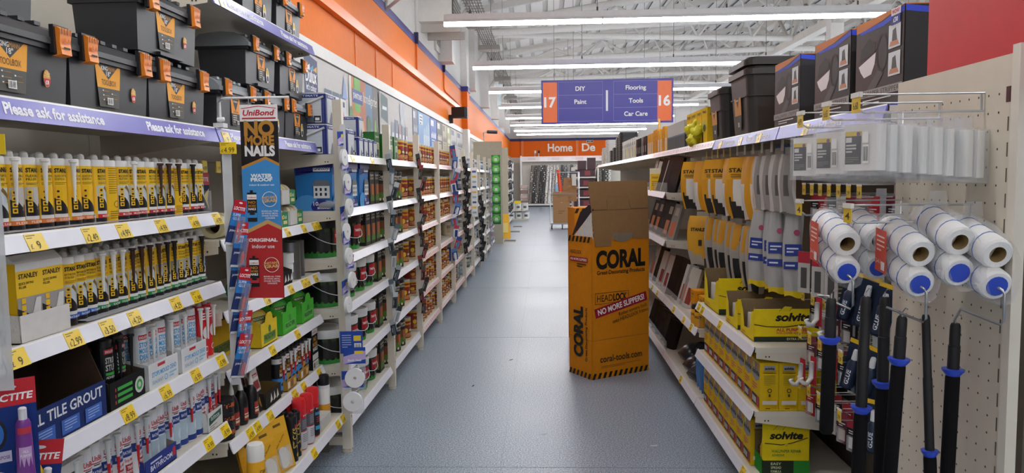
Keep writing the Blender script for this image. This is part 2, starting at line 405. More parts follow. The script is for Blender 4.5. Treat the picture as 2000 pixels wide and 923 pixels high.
# heater unit high on the wall
a = MB(); a.box(0, .75, -.5, .5, 0, .45, 'c9c6c0'); b = MB()
for k in range(5): b.box(.75, .77, -.42, .42, .05+k*.08, .09+k*.08, '3a3a3a')
c = MB(); c.tube([(.1, -.3, 0), (.0, -.3, -.45)], .02, 'd8d5cf'); c.tube([(.6, -.3, 0), (.0, -.3, -.45)], .02, 'd8d5cf')
put(Proto('unit_heater', 'heater', ('casing', a), ('grille', b), ('bracket', c)), (XL, 9.2, 3.98), 0, 'grey ceiling heater on brackets above the orange wall')
a = MB(); a.box(0, .5, -.55, .55, 0, .5, 'd9d6d1'); b = MB(); b.box(.5, .515, -.5, .5, .05, .45, '55534f')
for k in range(6): b.box(.515, .525, -.5, .5, .07+k*.065, .1+k*.065, '9d9a94')
c = MB(); c.box(0, .6, -.35, -.3, -.12, 0, 'b9b5ae'); c2 = MB(); c2.box(0, .6, .3, .35, -.12, 0, 'b9b5ae')
put(Proto('air_conditioner', 'air unit', ('casing', a), ('grille', b), ('bracket', c), ('bracket', c2)), (XL, 11.9, 3.9), 0, 'louvred air unit on brackets above the first strip light')
# loudspeaker, cameras
a = MB(); a.prism([(0, -.1), (.26, -.16), (.3, -.1), (.3, .1), (.26, .16), (0, .1)], 0, .2, '17171a'); b = MB(); b.box(.3, .306, -.1, .1, .02, .18, '26262a'); c = MB(); c.box(-.06, .02, -.04, .04, -.1, .06, '222226')
put(Proto('wall_speaker', 'speaker', ('cabinet', a), ('grille', b), ('bracket', c)), (XL+.08, 14.6, 2.72), 0, 'black loudspeaker mounted on the orange wall above the posters')
for i, (x, y, z) in enumerate(((XL+.05, 22.5, 2.9),)):
    a = MB(); a.tube([(0, 0, -.25), (0, 0, 0), (.15, 0, .0)], .02, 'e8e5e0'); b = MB(); b.tube([(.12, -.02, .02), (.42, -.1, .0)], .05, '2a2321', n=8)
    put(Proto('security_camera', 'camera', ('arm', a), ('housing', b)), (x, y, z), 0, 'dark security camera on a white arm on the orange wall')
for i, x in enumerate((-.5, -.3)):
    a = MB(); a.tube([(0, 0, 0), (0, 0, .28)], .03, 'e8e5e0'); b = MB(); b.box(-.03, .07, -.06, .0, .22, .36, 'f2f0ec' if i == 0 else '2d2b2a')
    put(Proto('sensor_post', 'sensor', ('stem', a), ('head', b)), (x, YE-.1, 2.62), 0, ('white' if i == 0 else 'black')+' sensor on a short post against the far orange wall')
m = MB(); m.prism([(-.07, 0), (.07, 0), (.03, .02), (-.03, .02)], 0, .02, 'c8dde2'); m.box(-.12, .12, -.01, .01, .35, .5, 'd5ecf0'); m.prism([(-.05, -.01), (.05, -.01), (.05, .01), (-.05, .01)], -.05, .36, 'd5ecf0'); m.tube([(0, 0, .5), (0, 0, zr(-1.15)-3.45)], .003, '8b8985', n=4)
put(Proto('hanging_arrow', 'sign', ('arrow', m)), (-1.15, 19.5, 3.45), 0, 'small pale hanging arrow between the third and fourth strip lights')
# posters on the left wall
def poster(y0, y1, z0, z1, label, draw, bg, x=XL+.035):
    w = y1-y0; h = z1-z0; b = MB(); b.box(0, w, 0, .008, 0, h, bg, 'matte')
    p = MB(); fr = plane((0, 0, 0), (1, 0, 0), (0, 0, 1)); draw(p, fr, w, h)
    put(Proto('wall_poster', 'poster', ('board', b), *([('print', p)] if p.F else [])), (x, y0, z0), 90, label, 'brand posters above the paint shelves')
def planks(p, fr, w, h, c='c9c6c2'):
    for k in range(7): p.rect(fr, 0, h*(k+.5)/7, w, h*(k+.5)/7+.004, c)
def ptins(p, fr, u, v, s, cols):
    for k, c in enumerate(cols):
        x = u+k*s*.95; p.rect(fr, x, v, x+s*.85, v+s*1.5, c); p.rect(fr, x, v+s*1.35, x+s*.85, v+s*1.5, '5a6a80'); p.poly(fr, [(x+s*.1, v), (x+s*.1, v+s*.5), (x+s*.42, v+s*.9), (x+s*.75, v+s*.5), (x+s*.75, v)], 'd58b93'); p.rect(fr, x+s*.2, v+s*1.05, x+s*.65, v+s*1.25, '2c3a6a')
def d_dulux(p, fr, w, h):
    planks(p, fr, w, h)
    p.poly(fr, [(.36, h*.5), (.7, h*.44), (.7, h*.95), (.36, h*1.0)], '1f2f63'); p.text(fr, 'Dulux', .53, h*.66, .11, 'ffffff', w=.28); p.text(fr, "let's colour", .53, h*.56, .05, 'e8e8f0', w=.26)
    for k, c in enumerate(('e8e4da', '3c8fc0', 'd8a03a')): p.poly(fr, [(.4+k*.09, h*.82), (.5+k*.09, h*.88), (.5+k*.09, h*.8)], c)
    p.text(fr, 'ULTIMATE', .6, h*.3, .075, '4c567a', b=.0, w=.44); p.text(fr, 'EXTERIOR', .6, h*.16, .075, '4c567a', b=.0, w=.44)
    ptins(p, fr, .88, .06, .24, ('dfe3ea', 'e3e6ee', 'd5dae2')); p.poly(fr, [(1.42, h*.62), (1.5, h*.95), (1.6, h*.62)], '8ea4d4')
def d_home(p, fr, w, h):
    for k, c in enumerate(('c47a2b', 'b5622e', '4f7aa0', '5f5a58')): p.rect(fr, w*(.06+k*.235), 0, w*(.06+(k+1)*.235), h, c)
    p.rect(fr, w*.08, h*.62, w*.42, h*.82, '1e3f8e'); p.text(fr, "JOHNSTONE'S", w*.25, h*.69, .05, 'ffffff', w=w*.3); p.rect(fr, w*.14, h*.5, w*.34, h*.62, '6cae3a'); p.rect(fr, w*.14, h*.82, w*.34, h, '6cae3a')
    p.text(fr, 'home&garden', w*.7, h*.68, .1, 'f4f2ec', w=w*.52, b=0)
    p.disc(fr, w*.4, h*.16, .06, 'e0b183', ry=.16); p.disc(fr, w*.63, h*.34, .1, '3d6a32'); p.rect(fr, w*.58, h*.08, w*.68, h*.24, 'b9bcb8'); p.disc(fr, w*.87, h*.22, .05, '7fb24a', ry=.16); p.disc(fr, w*.03, h*.4, .07, '5b8a4e', ry=.1)
def d_crown(p, fr, w, h):
    planks(p, fr, w, h); p.poly(fr, [(.05, h*.55), (.42, h*.47), (.42, h*.93), (.05, h*.98)], '3f5d62'); p.rect(fr, .12, h*.7, .36, h*.76, 'e8eef0')
    p.lines(fr, .08, h*.36, .34, 3, .07, .03, '8a8a90')
    for k in range(5): p.rect(fr, .6+k*.22, .04, .79+k*.22, .34+.04*(k % 2), ('8d9aa8', '6d7a8a', 'a58a8e', '7f8f9d', '9a8f98')[k]); p.rect(fr, .64+k*.22, .12, .75+k*.22, .22, 'd5d9de')
    p.disc(fr, 1.25, h*.8, .12, 'b8bcc4'); p.poly(fr, [(1.1, h*.55), (1.5, h*.85), (1.45, h*.5)], 'c3c7cf')
def d_plain(title, c, sub=None):
    def f(p, fr, w, h):
        p.rect(fr, w*.1, h*.8, w*.55, h*.95, c); [p.rect(fr, w*(.14+.13*k), h*.5, w*(.23+.13*k), h*(.6+.05*(k % 2)), c) for k in range(6)]; p.rect(fr, w*.2, h*.43, w*.7, h*.45, c)
        if sub: p.rect(fr, w*.2, h*.06, w*.8, h*.4, sub)
    return f
def d_blue(p, fr, w, h):
    p.rect(fr, .1, h*.72, .4, h*.95, 'e9eef2'); p.lines(fr, .14, h*.87, .22, 3, .045, .02, '3b5a90')
    for k in range(3): p.disc(fr, .55+k*.2, h*.4+.05*k, .11, 'a9c9e6', ry=.18); p.rect(fr, .48+k*.2, .06, .63+k*.2, h*.5, 'd3e2f0')
    p.lines(fr, .1, .08, .4, 2, .05, .025, 'e8f0f6')
PY = [(5.35, 7.0, 'white plank poster with a navy paint logo and three tins', d_dulux, 'c2bfbd'), (7.05, 8.25, 'orange and blue garden paint poster with potted plants', d_home, 'd6d2cd'),
      (8.35, 10.4, 'pale poster with a teal badge and grey paint tins', d_crown, 'bdbab8'), (10.45, 10.85, 'narrow slate poster beside the pale tin poster', d_plain(0, 'c8c8d0', '8d8f9c'), '75788a'),
      (10.9, 12.0, 'light blue waterproofing poster with blurred bottles', d_blue, '7fa9d6'), (12.05, 12.75, 'bright blue poster with white lettering', d_plain(0, 'f0f4fa', '9db8e6'), '4a72c4'),
      (12.8, 13.45, 'dark poster showing pale timber and small photos', d_plain(0, 'd9d5cc', 'b8a58d'), '4c4845'), (13.5, 14.1, 'beige timber poster', d_plain(0, '6a5f4a', 'a6937a'), 'b3a893'),
      (14.15, 14.65, 'yellow-green timber poster', d_plain(0, 'f0f0d8', 'b4a57d'), 'a7a878'), (14.7, 15.65, 'white poster with grey diamond badge beside the pilaster', d_plain(0, '707078', None), 'c4c1be'),
      (15.7, 16.85, 'white poster with dark badge close to the pilaster', d_plain(0, '606068', None), 'c0bdba'), (17.55, 18.7, 'dark slate poster past the pilaster', d_plain(0, 'a9a9b2', '7c7c88'), '5c5c6a'),
      (18.75, 20.0, 'tan timber poster past the pilaster', d_plain(0, '6f675a', '8b8273'), 'a99f90'), (20.05, 21.2, 'pale green poster past the pilaster', d_plain(0, 'e8f2e4', '7fae74'), '9cc092')]
for y0, y1, lb, dr, bg in PY: poster(y0, y1, 1.9, 2.54, lb+' on the wall' if len(lb.split()) < 12 else lb, dr, bg, XL+(.035 if y0 < 17 or y0 > 17.5 else .17))
# aisle sign
w, h = 2.25, .745
a = MB(); a.box(-w/2, w/2, 0, .04, 0, h, '3f389c', 'satin')
p = MB(); fr = front(w)
for u, t in ((.03, '17'), (w-.27, '16')): p.rect(fr, u, .03, u+.24, h-.035, 'f0702c', 'satin'); p.text(fr, t, u+.12, h/2-.08, .16, 'f4f2f0', b=.035, m='satin')
for u0 in (.29, w/2+.11):
    for k in range(4): p.rect(fr, u0, .04+k*.223, u0+.76, .044+k*.223, '9a96d0', 'satin')
    for u in (u0, u0+.757): p.rect(fr, u, .04, u+.003, .71, '9a96d0', 'satin')
for k, t in enumerate(('DIY', 'Paint')): p.text(fr, t, .67, .56-k*.222, .072, 'f4f2f0', b=.02, m='satin')
for k, t in enumerate(('Flooring', 'Tools', 'Car Care')): p.text(fr, t, w/2+.49, .565-k*.222, .072, 'f4f2f0', b=.02, m='satin')
p.rect(fr, w/2-.02, .21, w/2+.015, .56, 'e9e8f2', 'satin')
ws = [MB().tube([(x, .02, h), (x, .02, zr(1.085+x)-2.46)], .003, '8b8985', n=4) for x in (-w*.4, w*.4)]
put(Proto('aisle_sign', 'sign', ('panel', a), ('print', p), ('wire', ws[0]), ('wire', ws[1])), (1.085, 13, 2.46), 0, 'violet hanging aisle sign with orange ends numbered 17 and 16')
# ================================================================ shelving
CREAM = 'd8cfbe'
_tk = {}
def ticket_mesh(t, w=.066, h=.046):
    k = (t, w, h)
    if k not in _tk:
        m = MB(); m.box(-w/2, w/2, -.0015, 0, 0, h, 'f5cf1d', 'gloss'); fr = front(w, -.0015)
        m.lines(fr, .004, h*.86, w*.5, 2, .006, .0025, '8a7a20'); m.text(fr, t, w*.56, h*.1, h*.45, '3a3620', w=w*.62 if len(t) > 2 else None, b=0); m.text(fr, '£', w*.15, h*.14, h*.26, '3a3620', b=0)
        _tk[k] = m.mesh('price_ticket')
    return _tk[k]
def bay(s, X, Y0, Y1, label, shelves, back=.6, ztop=2.0, post=None, base=.1, group=None, panel='cfc8ba', peg=False, name='shelf_unit', post_x=None):
    """shelves: (z of deck, set back from the front line, rail kind, tickets [(world Y, price)], depth)"""
    w = Y1-Y0; yc = (Y0+Y1)/2; q = 1 if s < 0 else -1
    r = ob(name, None, None, (X, yc, 0), (0, 0, math.radians(side(s)))); r['label'] = label; r['category'] = 'shelving'
    if group: r['group'] = group
    m = MB(); m.box(-w/2, w/2, back, back+.03, .06, ztop, panel); ob('back_panel', m.mesh('back_panel'), r)
    if base:
        m = MB(); m.box(-w/2, w/2, .1, back, 0, base, '6e6a63'); ob('plinth', m.mesh('plinth'), r)
    if post:
        px, pz = (post_x if post_x is not None else (-w/2+.023)*q), post
        m = MB(); m.box(px-.022, px+.022, -.03, .02, .02, pz, CREAM, 'satin'); m.box(px-.015, px+.015, .02, back, .04, .09, CREAM, 'satin')
        for k in range(10): m.box(px-.004, px+.004, -.031, -.029, .2+k*.17, .215+k*.17, '6d675c')
        m.lathe([(.03, 0), (.03, .008), (.012, .02)], 'c9c2b4', n=12, c=(px, 0)); ob('post', m.mesh('post'), r)
        for a in ((-w/2+.021)*q,):
            m = MB(); m.box(a-.02, a+.02, back-.05, back, 0, ztop, CREAM, 'satin'); ob('upright', m.mesh('upright'), r)
    for z, f, kind, tks, dp in shelves:
        m = MB(); m.box(-w/2+.004, w/2-.004, f, f+dp, z-.022, z, 'd9d2c4', 'satin'); m.box(-w/2+.004, w/2-.004, f, f+.004, z-.022, z+.006, 'e6e1d6', 'satin')
        sh = ob('shelf', m.mesh('shelf'), r)
        if kind != 'n':
            H = .055 if kind == 'v' else .042
            pl = plane((0, f-.02, z-H+.004), (1, 0, 0), Vector((0, .018, H)).normalized())
            m = MB(); bc = {'p': 'e4e4ec', 'v': '6f6ac0', 'r': 'e9d6d2', 'g': 'b9b4aa'}[kind]
            V = [(-w/2+.004, f-.02, z-H+.002), (w/2-.004, f-.02, z-H+.002), (w/2-.004, f-.002, z+.004), (-w/2+.004, f-.002, z+.004)]
            V += [(a, b+.006, c) for a, b, c in V]
            m.faces(V, [(0, 1, 2, 3), (5, 4, 7, 6), (4, 0, 3, 7), (1, 5, 6, 2), (3, 2, 6, 7), (4, 5, 1, 0)], bc, 'gloss')
            L = Vector((0, .018, H)).length
            m.rect(pl, -w/2+.004, L-.004, w/2-.004, L, 'f0f0f2', 'gloss')
            if kind == 'v':
                n = max(1, int(w/.6))
                for k in range(n): m.text(pl, 'Please ask for assistance', -w/2+w*(k+.5)/n, .014, .028, 'f4f4fb', b=.035, sh=.1, w=.40)
            if kind == 'r':
                for k in range(int(w/.09)):
                    u = -w/2+.04+k*.09; m.rect(pl, u, .009, u+.062, .013, 'c9655f', 'gloss'); m.rect(pl, u+.008*(k % 3), .018, u+.05, .03, 'd4827a', 'gloss')
            ob('price_rail', m.mesh('price_rail'), sh)
            for y, t in tks:
                o = ob('price_ticket', ticket_mesh(t), sh, ((y-yc)*q, f-.021, z-H+.001)); o.rotation_euler = (-math.atan2(.018, H), 0, 0)
        for a in (-w/2+.004, w/2-.008):
            m = MB(); y0, y1 = f+.01, f+dp; P = [(a, y0, z-.022), (a, y1, z-.022), (a, y1, z-.11), (a, y1-.1, z-.1), (a, y0, z-.05)]; P2 = [(x+.004, y, zz) for x, y, zz in P]
            m.faces(P+P2, [(0, 1, 2, 3, 4), (9, 8, 7, 6, 5)]+[(i, (i+1) % 5, 5+(i+1) % 5, 5+i) for i in range(5)], 'd6cdbd', 'satin')
            for yy in (y0+.04, y0+.055): m.box(a-.001, a+.005, yy, yy+.006, z-.045, z-.038, '35312c')
            ob('bracket', m.mesh('bracket'), sh)
    return r
UX = -1.27     # front line of the sealant bays
def T(*a): return [(a[i], a[i+1]) for i in range(0, len(a), 2)]
bay(-1, UX, .32, 1.585, 'cream shelf unit at the near edge of the picture beside the toolbox bay', [(1.76, 0, 'v', T(1.5, '8'), .45), (1.435, 0, 'p', [], .45), (1.165, 0, 'p', [], .45), (.885, 0, 'p', [], .45), (.605, 0, 'p', [], .45), (.235, -.1, 'p', [], .55)], .5, 2.9, None)
bay(-1, UX, 1.59, 2.855, 'cream sealant shelf unit under the largest black toolboxes',
    [(1.762, 0, 'v', T(1.63, '8'), .45), (1.435, 0, 'p', T(1.79, '9', 2.015, '2.49', 2.178, '4.99', 2.40, '4.99', 2.63, '4.99', 2.82, '4.99'), .45),
     (1.165, 0, 'p', T(1.70, '9', 1.915, '2.99', 2.07, '3.50', 2.213, '4.29', 2.47, '4.29', 2.62, '2.99'), .45),
     (.885, 0, 'p', T(1.72, '9', 2.15, '8.99', 2.375, '6.99', 2.59, '6.99', 2.80, '5.99'), .45),
     (.605, 0, 'p', T(2.2, '8.99', 2.665, '9.99', 2.81, '8.99'), .45), (.235, -.1, 'p', [], .55)], .5, 2.9, None)
bay(-1, UX, 2.86, 4.125, 'cream tape and adhesive shelf unit behind the hanging adhesive banner',
    [(2.29, 0, 'v', T(2.95, '9'), .45), (1.762, 0, 'v', T(2.93, '9'), .45), (1.325, 0, 'p', T(3.2, '2.99', 3.4, '1.99', 3.6, '1.49', 3.85, '1.49', 4.03, '1.29', 4.1, '1.99'), .45),
     (1.04, 0, 'p', T(3.3, '1.99', 3.62, '1.99', 3.82, '2.49', 3.88, '2.99', 4.02, '2.99'), .45), (.80, 0, 'p', T(3.34, '4.99', 3.69, '5.99'), .45),
     (.51, 0, 'p', T(3.05, '4.99', 3.13, '4.99', 3.28, '4.49', 3.62, '6.99', 3.76, '3.99', 4.03, '5.99'), .45), (.235, -.11, 'p', T(3.55, '4.49', 3.98, '4.49', 4.08, '5.49'), .55)], .5, 2.9, None)
PB = [4.13+1.27*i for i in range(11)]
ZS = [1.70, 1.385, 1.115, .83, .50, .17]
BL = ['paint shelf unit behind the first front post holding blue masonry tubs', 'paint shelf unit holding black and green woodcare cans', 'paint shelf unit filled with red and yellow tins', 'second paint shelf unit with red and yellow tins',
      'half-empty paint shelf unit with a blue tray low down', 'paint shelf unit with black hanging strips', 'paint shelf unit with a tall white clip strip', 'slim paint shelf unit with white tins', 'paint shelf unit with pink and grey strips', 'last open paint shelf unit before the beige end panel']
for i in range(10):
    k = ['p', 'p', 'r', 'r', 'r', 'r', 'p', 'p', 'p', 'p'][i]
    top = 'g' if i == 0 else k
    sh = [(z, 0, k if j else top, T(PB[i]+.3, '4.99', PB[i]+.8, '6.99') if i == 0 and j == 0 else [], .58) for j, z in enumerate(ZS)]
    bay(-1, -1.15, PB[i], PB[i+1]-.005, BL[i], sh, .62, 1.95, 2.0 if i == 0 else 1.95)
# right-hand run
RX = .955
bay(1, RX, 3.42, 4.685, 'white shelf unit stacked with yellow wallpaper paste cartons', [(1.765, .1, 'v', T(3.7, '9', 4.05, '9', 4.5, '9'), .45), (.765, 0, 'p', T(4.05, '2.49', 4.5, '5.99', 4.6, '4.99'), .5), (.465, 0, 'p', [], .5), (.15, 0, 'p', T(3.55, '3.99'), .5)], .54, 1.95, None, panel='6b645a')
bay(1, RX, 4.69, 5.955, 'white shelf unit hung with yellow overall bags', [(1.765, .1, 'r', [], .45), (.59, 0, 'p', T(4.85, '9.99', 5.1, '2.99', 5.5, '3.99'), .5), (.15, 0, 'p', T(5.2, '1.99'), .5)], .54, 1.95, None, panel='6b645a')
bay(1, RX, 5.96, 7.225, 'white shelf unit of brush packs beside the tall orange carton', [(1.765, .1, 'r', [], .45), (1.42, 0, 'p', [], .5), (1.04, 0, 'p', [], .5), (.59, 0, 'p', T(6.3, '4.99', 6.6, '4.99'), .5), (.15, 0, 'p', [], .5)], .54, 1.95, None, panel='6b645a')
for i in range(6):
    y = 7.23+1.27*i
    bay(1, RX, y, y+1.265, 'white shelf unit of the far tool run, %s beyond the orange carton' % nth(i), [(1.765, .1, 'r', [], .45), (1.4, 0, 'p', [], .5), (.95, 0, 'p', [], .5), (.55, 0, 'p', [], .5), (.15, 0, 'p', [], .5)], .54, 1.95, None, group='far tool run shelves', panel='8a8377')
# clear risers on the brush shelves
def riser(w, h):
    m = MB(); m.box(-w/2, w/2, 0, .003, 0, h, 'c9ccd0', 'film'); return Proto('clear_riser', 'shelf riser', ('riser', m))
for y0, y1, z, lb in ((5.97, 7.22, 1.425, 'top brush shelf'), (5.97, 7.22, 1.045, 'middle brush shelf'), (4.70, 7.22, .595, 'shelf of small orange boxes'), (5.97, 7.22, .155, 'bottom brush shelf')):
    put(riser(y1-y0, .075), (RX+.012, (y0+y1)/2, z), -90, 'clear plastic riser along the front of the '+lb, 'clear risers')
for y0, y1, z, lb in ((1.62, 2.84, 1.442, 'upper cartridge shelf'), (2.02, 2.84, 1.172, 'lower cartridge shelf')):
    m = MB(); w = y1-y0; V = [(-w/2, 0, .001), (w/2, 0, .001), (w/2, .034, .003), (-w/2, .034, .003)]
    m.faces(V+[(a, b+.003, c) for a, b, c in V], [(0, 1, 2, 3), (7, 6, 5, 4), (3, 2, 6, 7), (1, 5, 6, 2), (4, 0, 3, 7)], 'c6c7cb', 'frost')
    put(Proto('clear_riser', 'shelf riser', ('riser', m)), (UX-.008, (y0+y1)/2, z), 90, 'sloping clear plastic strip along the front of the '+lb, 'clear risers')
# beige end panels far down the left-hand run
for i, (x0, x1, y, z) in enumerate(((XL+.2, -.985, 17.6, 2.40), (XL+.2, -.99, 20.4, 2.36))):
    m = MB(); m.box(x0, x1, y, y+.04, 0, z, 'b5ad98'); 
    put(Proto('end_panel', 'panel', ('panel', m)), (0, 0, 0), 0, 'beige upright end panel above the far paint shelves, %s' % ('nearer and wider' if i == 0 else 'farther and narrower'))
# ================================================================ kinds of goods
def cart(draw=None, bands=None, body='f2f1ee', r=.026, h=.19, cap='d9d7d2', noz=None, tip=None, nx=.03, name='sealant_cartridge', cat='cartridge', base=None):
    b = MB(); b.lathe([(r*.97, 0), (r, .003), (r, h-.003), (r*.93, h)], body, 'satin', 18)
    if base: b.lathe([(r+.0004, 0), (r+.0004, base[0])], base[1], 'satin', 18)
    ps = [('body', b)]
    l = MB(); fr = wrap(r+.0004)
    for z0, z1, c in bands or []: l.rect(fr, -r*2.3, z0*h, r*2.3, z1*h, c, 'satin')
    if draw: draw(l, fr, r, h)
    if l.F: ps.append(('label', l))
    c = MB(); c.lathe([(r*.42, h), (r*.42, h+.006), (r*.36, h+.012), (r*.2, h+.0155), (0, h+.0165)], cap, 'satin', 12); ps.append(('cap', c))
    if noz:
        n = MB(); y = -r-.009; L = h*.6
        n.lathe([(.0025, h-.004-L), (.0075, h-.012), (.011, h-.01), (.011, h-.004)], noz, 'satin', 10, (nx, y)); ps.append(('nozzle', n))
        if tip: t = MB(); t.lathe([(.003, h-.006-L), (.0052, h-.004-L*.6), (.0075, h-L*.62)], tip, 'satin', 10, (nx, y)); ps.append(('nozzle_tip', t))
    return Proto(name, cat, *ps)
def d_stan(strip, pic, l1, l2=None, alt=False):
    def f(l, fr, r, h):
        W = r*2.6
        l.rect(fr, -W, h*.6, W, h*.9, 'ffd028', 'satin'); l.rect(fr, -W, 0, W, h*.1, '17161a', 'satin'); l.rect(fr, -W, h*.1, W, h*.16, strip, 'satin'); l.rect(fr, -W, h*.16, W, h*.21, 'efefec', 'satin')
        l.rect(fr, -r*1.05, h*.21, W, h*.6, {'wood': 'd3dce0', 'grey': 'a9b0b5', 'yell': 'fcc91e', 'filler': 'c9c4bd'}[pic], 'satin'); l.rect(fr, -W, h*.1, -r*1.05, h*.6, 'fcc91e', 'satin')
        l.poly(fr, [(-r*1.0, h*.21), (r*.9, h*.21), (-r*.3, h*.4), (-r*1.0, h*.44)], '1d1c20', 'satin')
        if pic == 'wood': l.poly(fr, [(-r*.3, h*.56), (r*.6, h*.43), (r*.75, h*.48), (-r*.1, h*.6)], '8a6a2e', 'satin'); l.poly(fr, [(r*.4, h*.41), (r*.8, h*.4), (r*.85, h*.47), (r*.5, h*.48)], 'caa054', 'satin')
        if pic == 'grey': l.rect(fr, 0, h*.38, r*1.2, h*.42, '2b2d30', 'satin'); l.poly(fr, [(-r*.2, h*.25), (r*1.1, h*.25), (r*1.1, h*.37), (r*.2, h*.37)], 'e0ddd4', 'satin')
        if pic == 'filler': l.poly(fr, [(0, h*.3), (r*1.1, h*.24), (r*1.1, h*.32), (r*.3, h*.38)], '7a5a48', 'satin')
        l.text(fr, 'STANLEY', 0, h*.8, h*.055, '1d1a10', w=r*1.75, b=.045, m='satin'); l.text(fr, l1, -r*.87, h*.735, h*.03, '33301c', 'l', w=r*1.3, m='satin')
        if l2: l.text(fr, l2, -r*.87, h*.69, h*.03, '33301c', 'l', w=r*1.0, m='satin')
        l.lines(fr, -r*.87, h*.65, r*1.6, 2, h*.02, h*.007, '7d6a20')
        for k in range(4): l.rect(fr, -r*.85, h*(.26+k*.08), -r*.45, h*(.325+k*.08), 'fcc91e', 'satin'); l.disc(fr, -r*.65, h*(.292+k*.08), r*.12, '2c2812', 8)
        l.text(fr, l1, r*.1, h*.115, h*.03, 'f4f0ea', w=r*1.5, m='satin')
        if not alt: l.bars(fr, -r*1.75, h*.03, r*.5, h*.14)
        else: l.lines(fr, -r*.8, h*.86, r*1.6, 22, h*.032, h*.01, '7d6a20'); 
    return f
def d_back(l, fr, r, h):
    W = r*2.6; l.rect(fr, -W, 0, W, h*.9, 'fcc91e', 'satin'); l.lines(fr, -r*.8, h*.86, r*1.6, 12, h*.035, h*.012, '8a6f14'); l.ring(fr, 0, h*.3, r*.4, r*.07, '5c4b10'); l.lines(fr, -r*.8, h*.18, r*1.5, 4, h*.035, h*.012, '8a6f14')
ST = {
 'sil': cart(d_stan('d0343c', 'wood', 'MULTI-PURPOSE', 'SILICONE'), noz='f1efe9'), 'sil0': cart(d_stan('d0343c', 'wood', 'MULTI-PURPOSE', 'SILICONE')),
 'flex': cart(d_stan('e8843c', 'filler', 'FLEXIBLE', 'FILLER'), noz='f1efe9'), 'flex0': cart(d_stan('e8843c', 'filler', 'FLEXIBLE', 'FILLER')),
 'caulk': cart(d_stan('e8843c', 'yell', 'QUICK DRYING', 'DECORATORS CAULK'), noz='f1efe9'), 'caulk0': cart(d_stan('e8843c', 'yell', 'QUICK DRYING', 'DECORATORS CAULK')),
 'back': cart(d_back), 'brown': cart(d_stan('c52f38', 'wood', 'MULTI-PURPOSE', 'SILICONE'), noz='4a2e26'), 'brown0': cart(d_stan('c52f38', 'wood', 'MULTI-PURPOSE', 'SILICONE')), 'black': cart(d_stan('c52f38', 'wood', 'MULTI-PURPOSE', 'SILICONE'), noz='1f1b1a'),
 'bath': cart(d_stan('2e66c4', 'wood', 'BATHROOM &', 'KITCHEN SEALANT'), noz='f1efe9'), 'bath0': cart(d_stan('2e66c4', 'wood', 'BATHROOM &', 'KITCHEN SEALANT')),
 'ext': cart(d_stan('1f8f52', 'wood', 'EXTERIOR', 'WINDOW SEALANT'), noz='f1efe9'), 'extb': cart(d_stan('1f8f52', 'wood', 'DOOR & WINDOW', 'SEALANT'), noz='40251f'),
 'roof': cart(d_stan('1f8f52', 'grey', 'ROOF & GUTTER', 'SEALANT'), noz='231f1e'), 'roof0': cart(d_stan('1f8f52', 'grey', 'ROOF & GUTTER', 'SEALANT')),
}
def d_evo(l, fr, r, h):
    W = r*2.4; l.rect(fr, -W, h*.05, W, h*.95, 'e9eaec', 'satin'); l.rect(fr, -r*.9, h*.8, r*.5, h*.88, 'c8323a'); l.text(fr, 'EVO-STIK', -r*.2, h*.815, h*.04, 'ffffff', w=r*1.2)
    for k, t in enumerate(('STOPS', 'MOULD', 'DEAD')): l.text(fr, t, -r*.85, h*(.68-k*.1), h*.075, '3f9fd8', 'l', w=r*1.5, b=.03)
    l.text(fr, 'SEALANT', -r*.85, h*.42, h*.05, '55606a', 'l', w=r*1.3, b=0); l.disc(fr, 0, h*.22, r*.6, '9aa4aa', ry=h*.1); l.disc(fr, 0, h*.24, r*.3, 'd7dde0', ry=h*.05)
def d_red(l, fr, r, h):
    W = r*2.4; l.rect(fr, -W, 0, W, h, 'd8262c', 'satin'); l.lines(fr, -r*.6, h*.85, r*1.2, 3, h*.05, h*.025, 'f5e6e4'); l.disc(fr, 0, h*.5, r*.6, 'e8e4e0', ry=h*.12); l.ring(fr, 0, h*.18, r*.45, r*.12, 'f4e8e6')
def d_strong(l, fr, r, h):
    W = r*2.4; l.rect(fr, -W, 0, W, h*.9, '151517', 'gloss'); l.rect(fr, -r*.9, h*.8, r*.5, h*.87, 'c8323a'); l.text(fr, 'EVO-STIK', -r*.2, h*.815, h*.035, 'ffffff', w=r*1.1)
    l.text(fr, 'STRONG', -r*.8, h*.66, h*.085, 'c9c9c6', 'l', w=r*1.7, b=.03); l.text(fr, 'STUFF', -r*.8, h*.55, h*.085, 'c9c9c6', 'l', w=r*1.5, b=.03); l.rect(fr, -r*.8, h*.48, r*.5, h*.52, '3fb54a'); l.text(fr, 'ADHESIVE', -r*.8, h*.43, h*.035, 'd0d0d0', 'l', w=r*1.3)
    l.disc(fr, 0, h*.25, r*.7, '2f6a44', ry=h*.1); l.disc(fr, -r*.1, h*.24, r*.4, '8fb0c8', ry=h*.05)
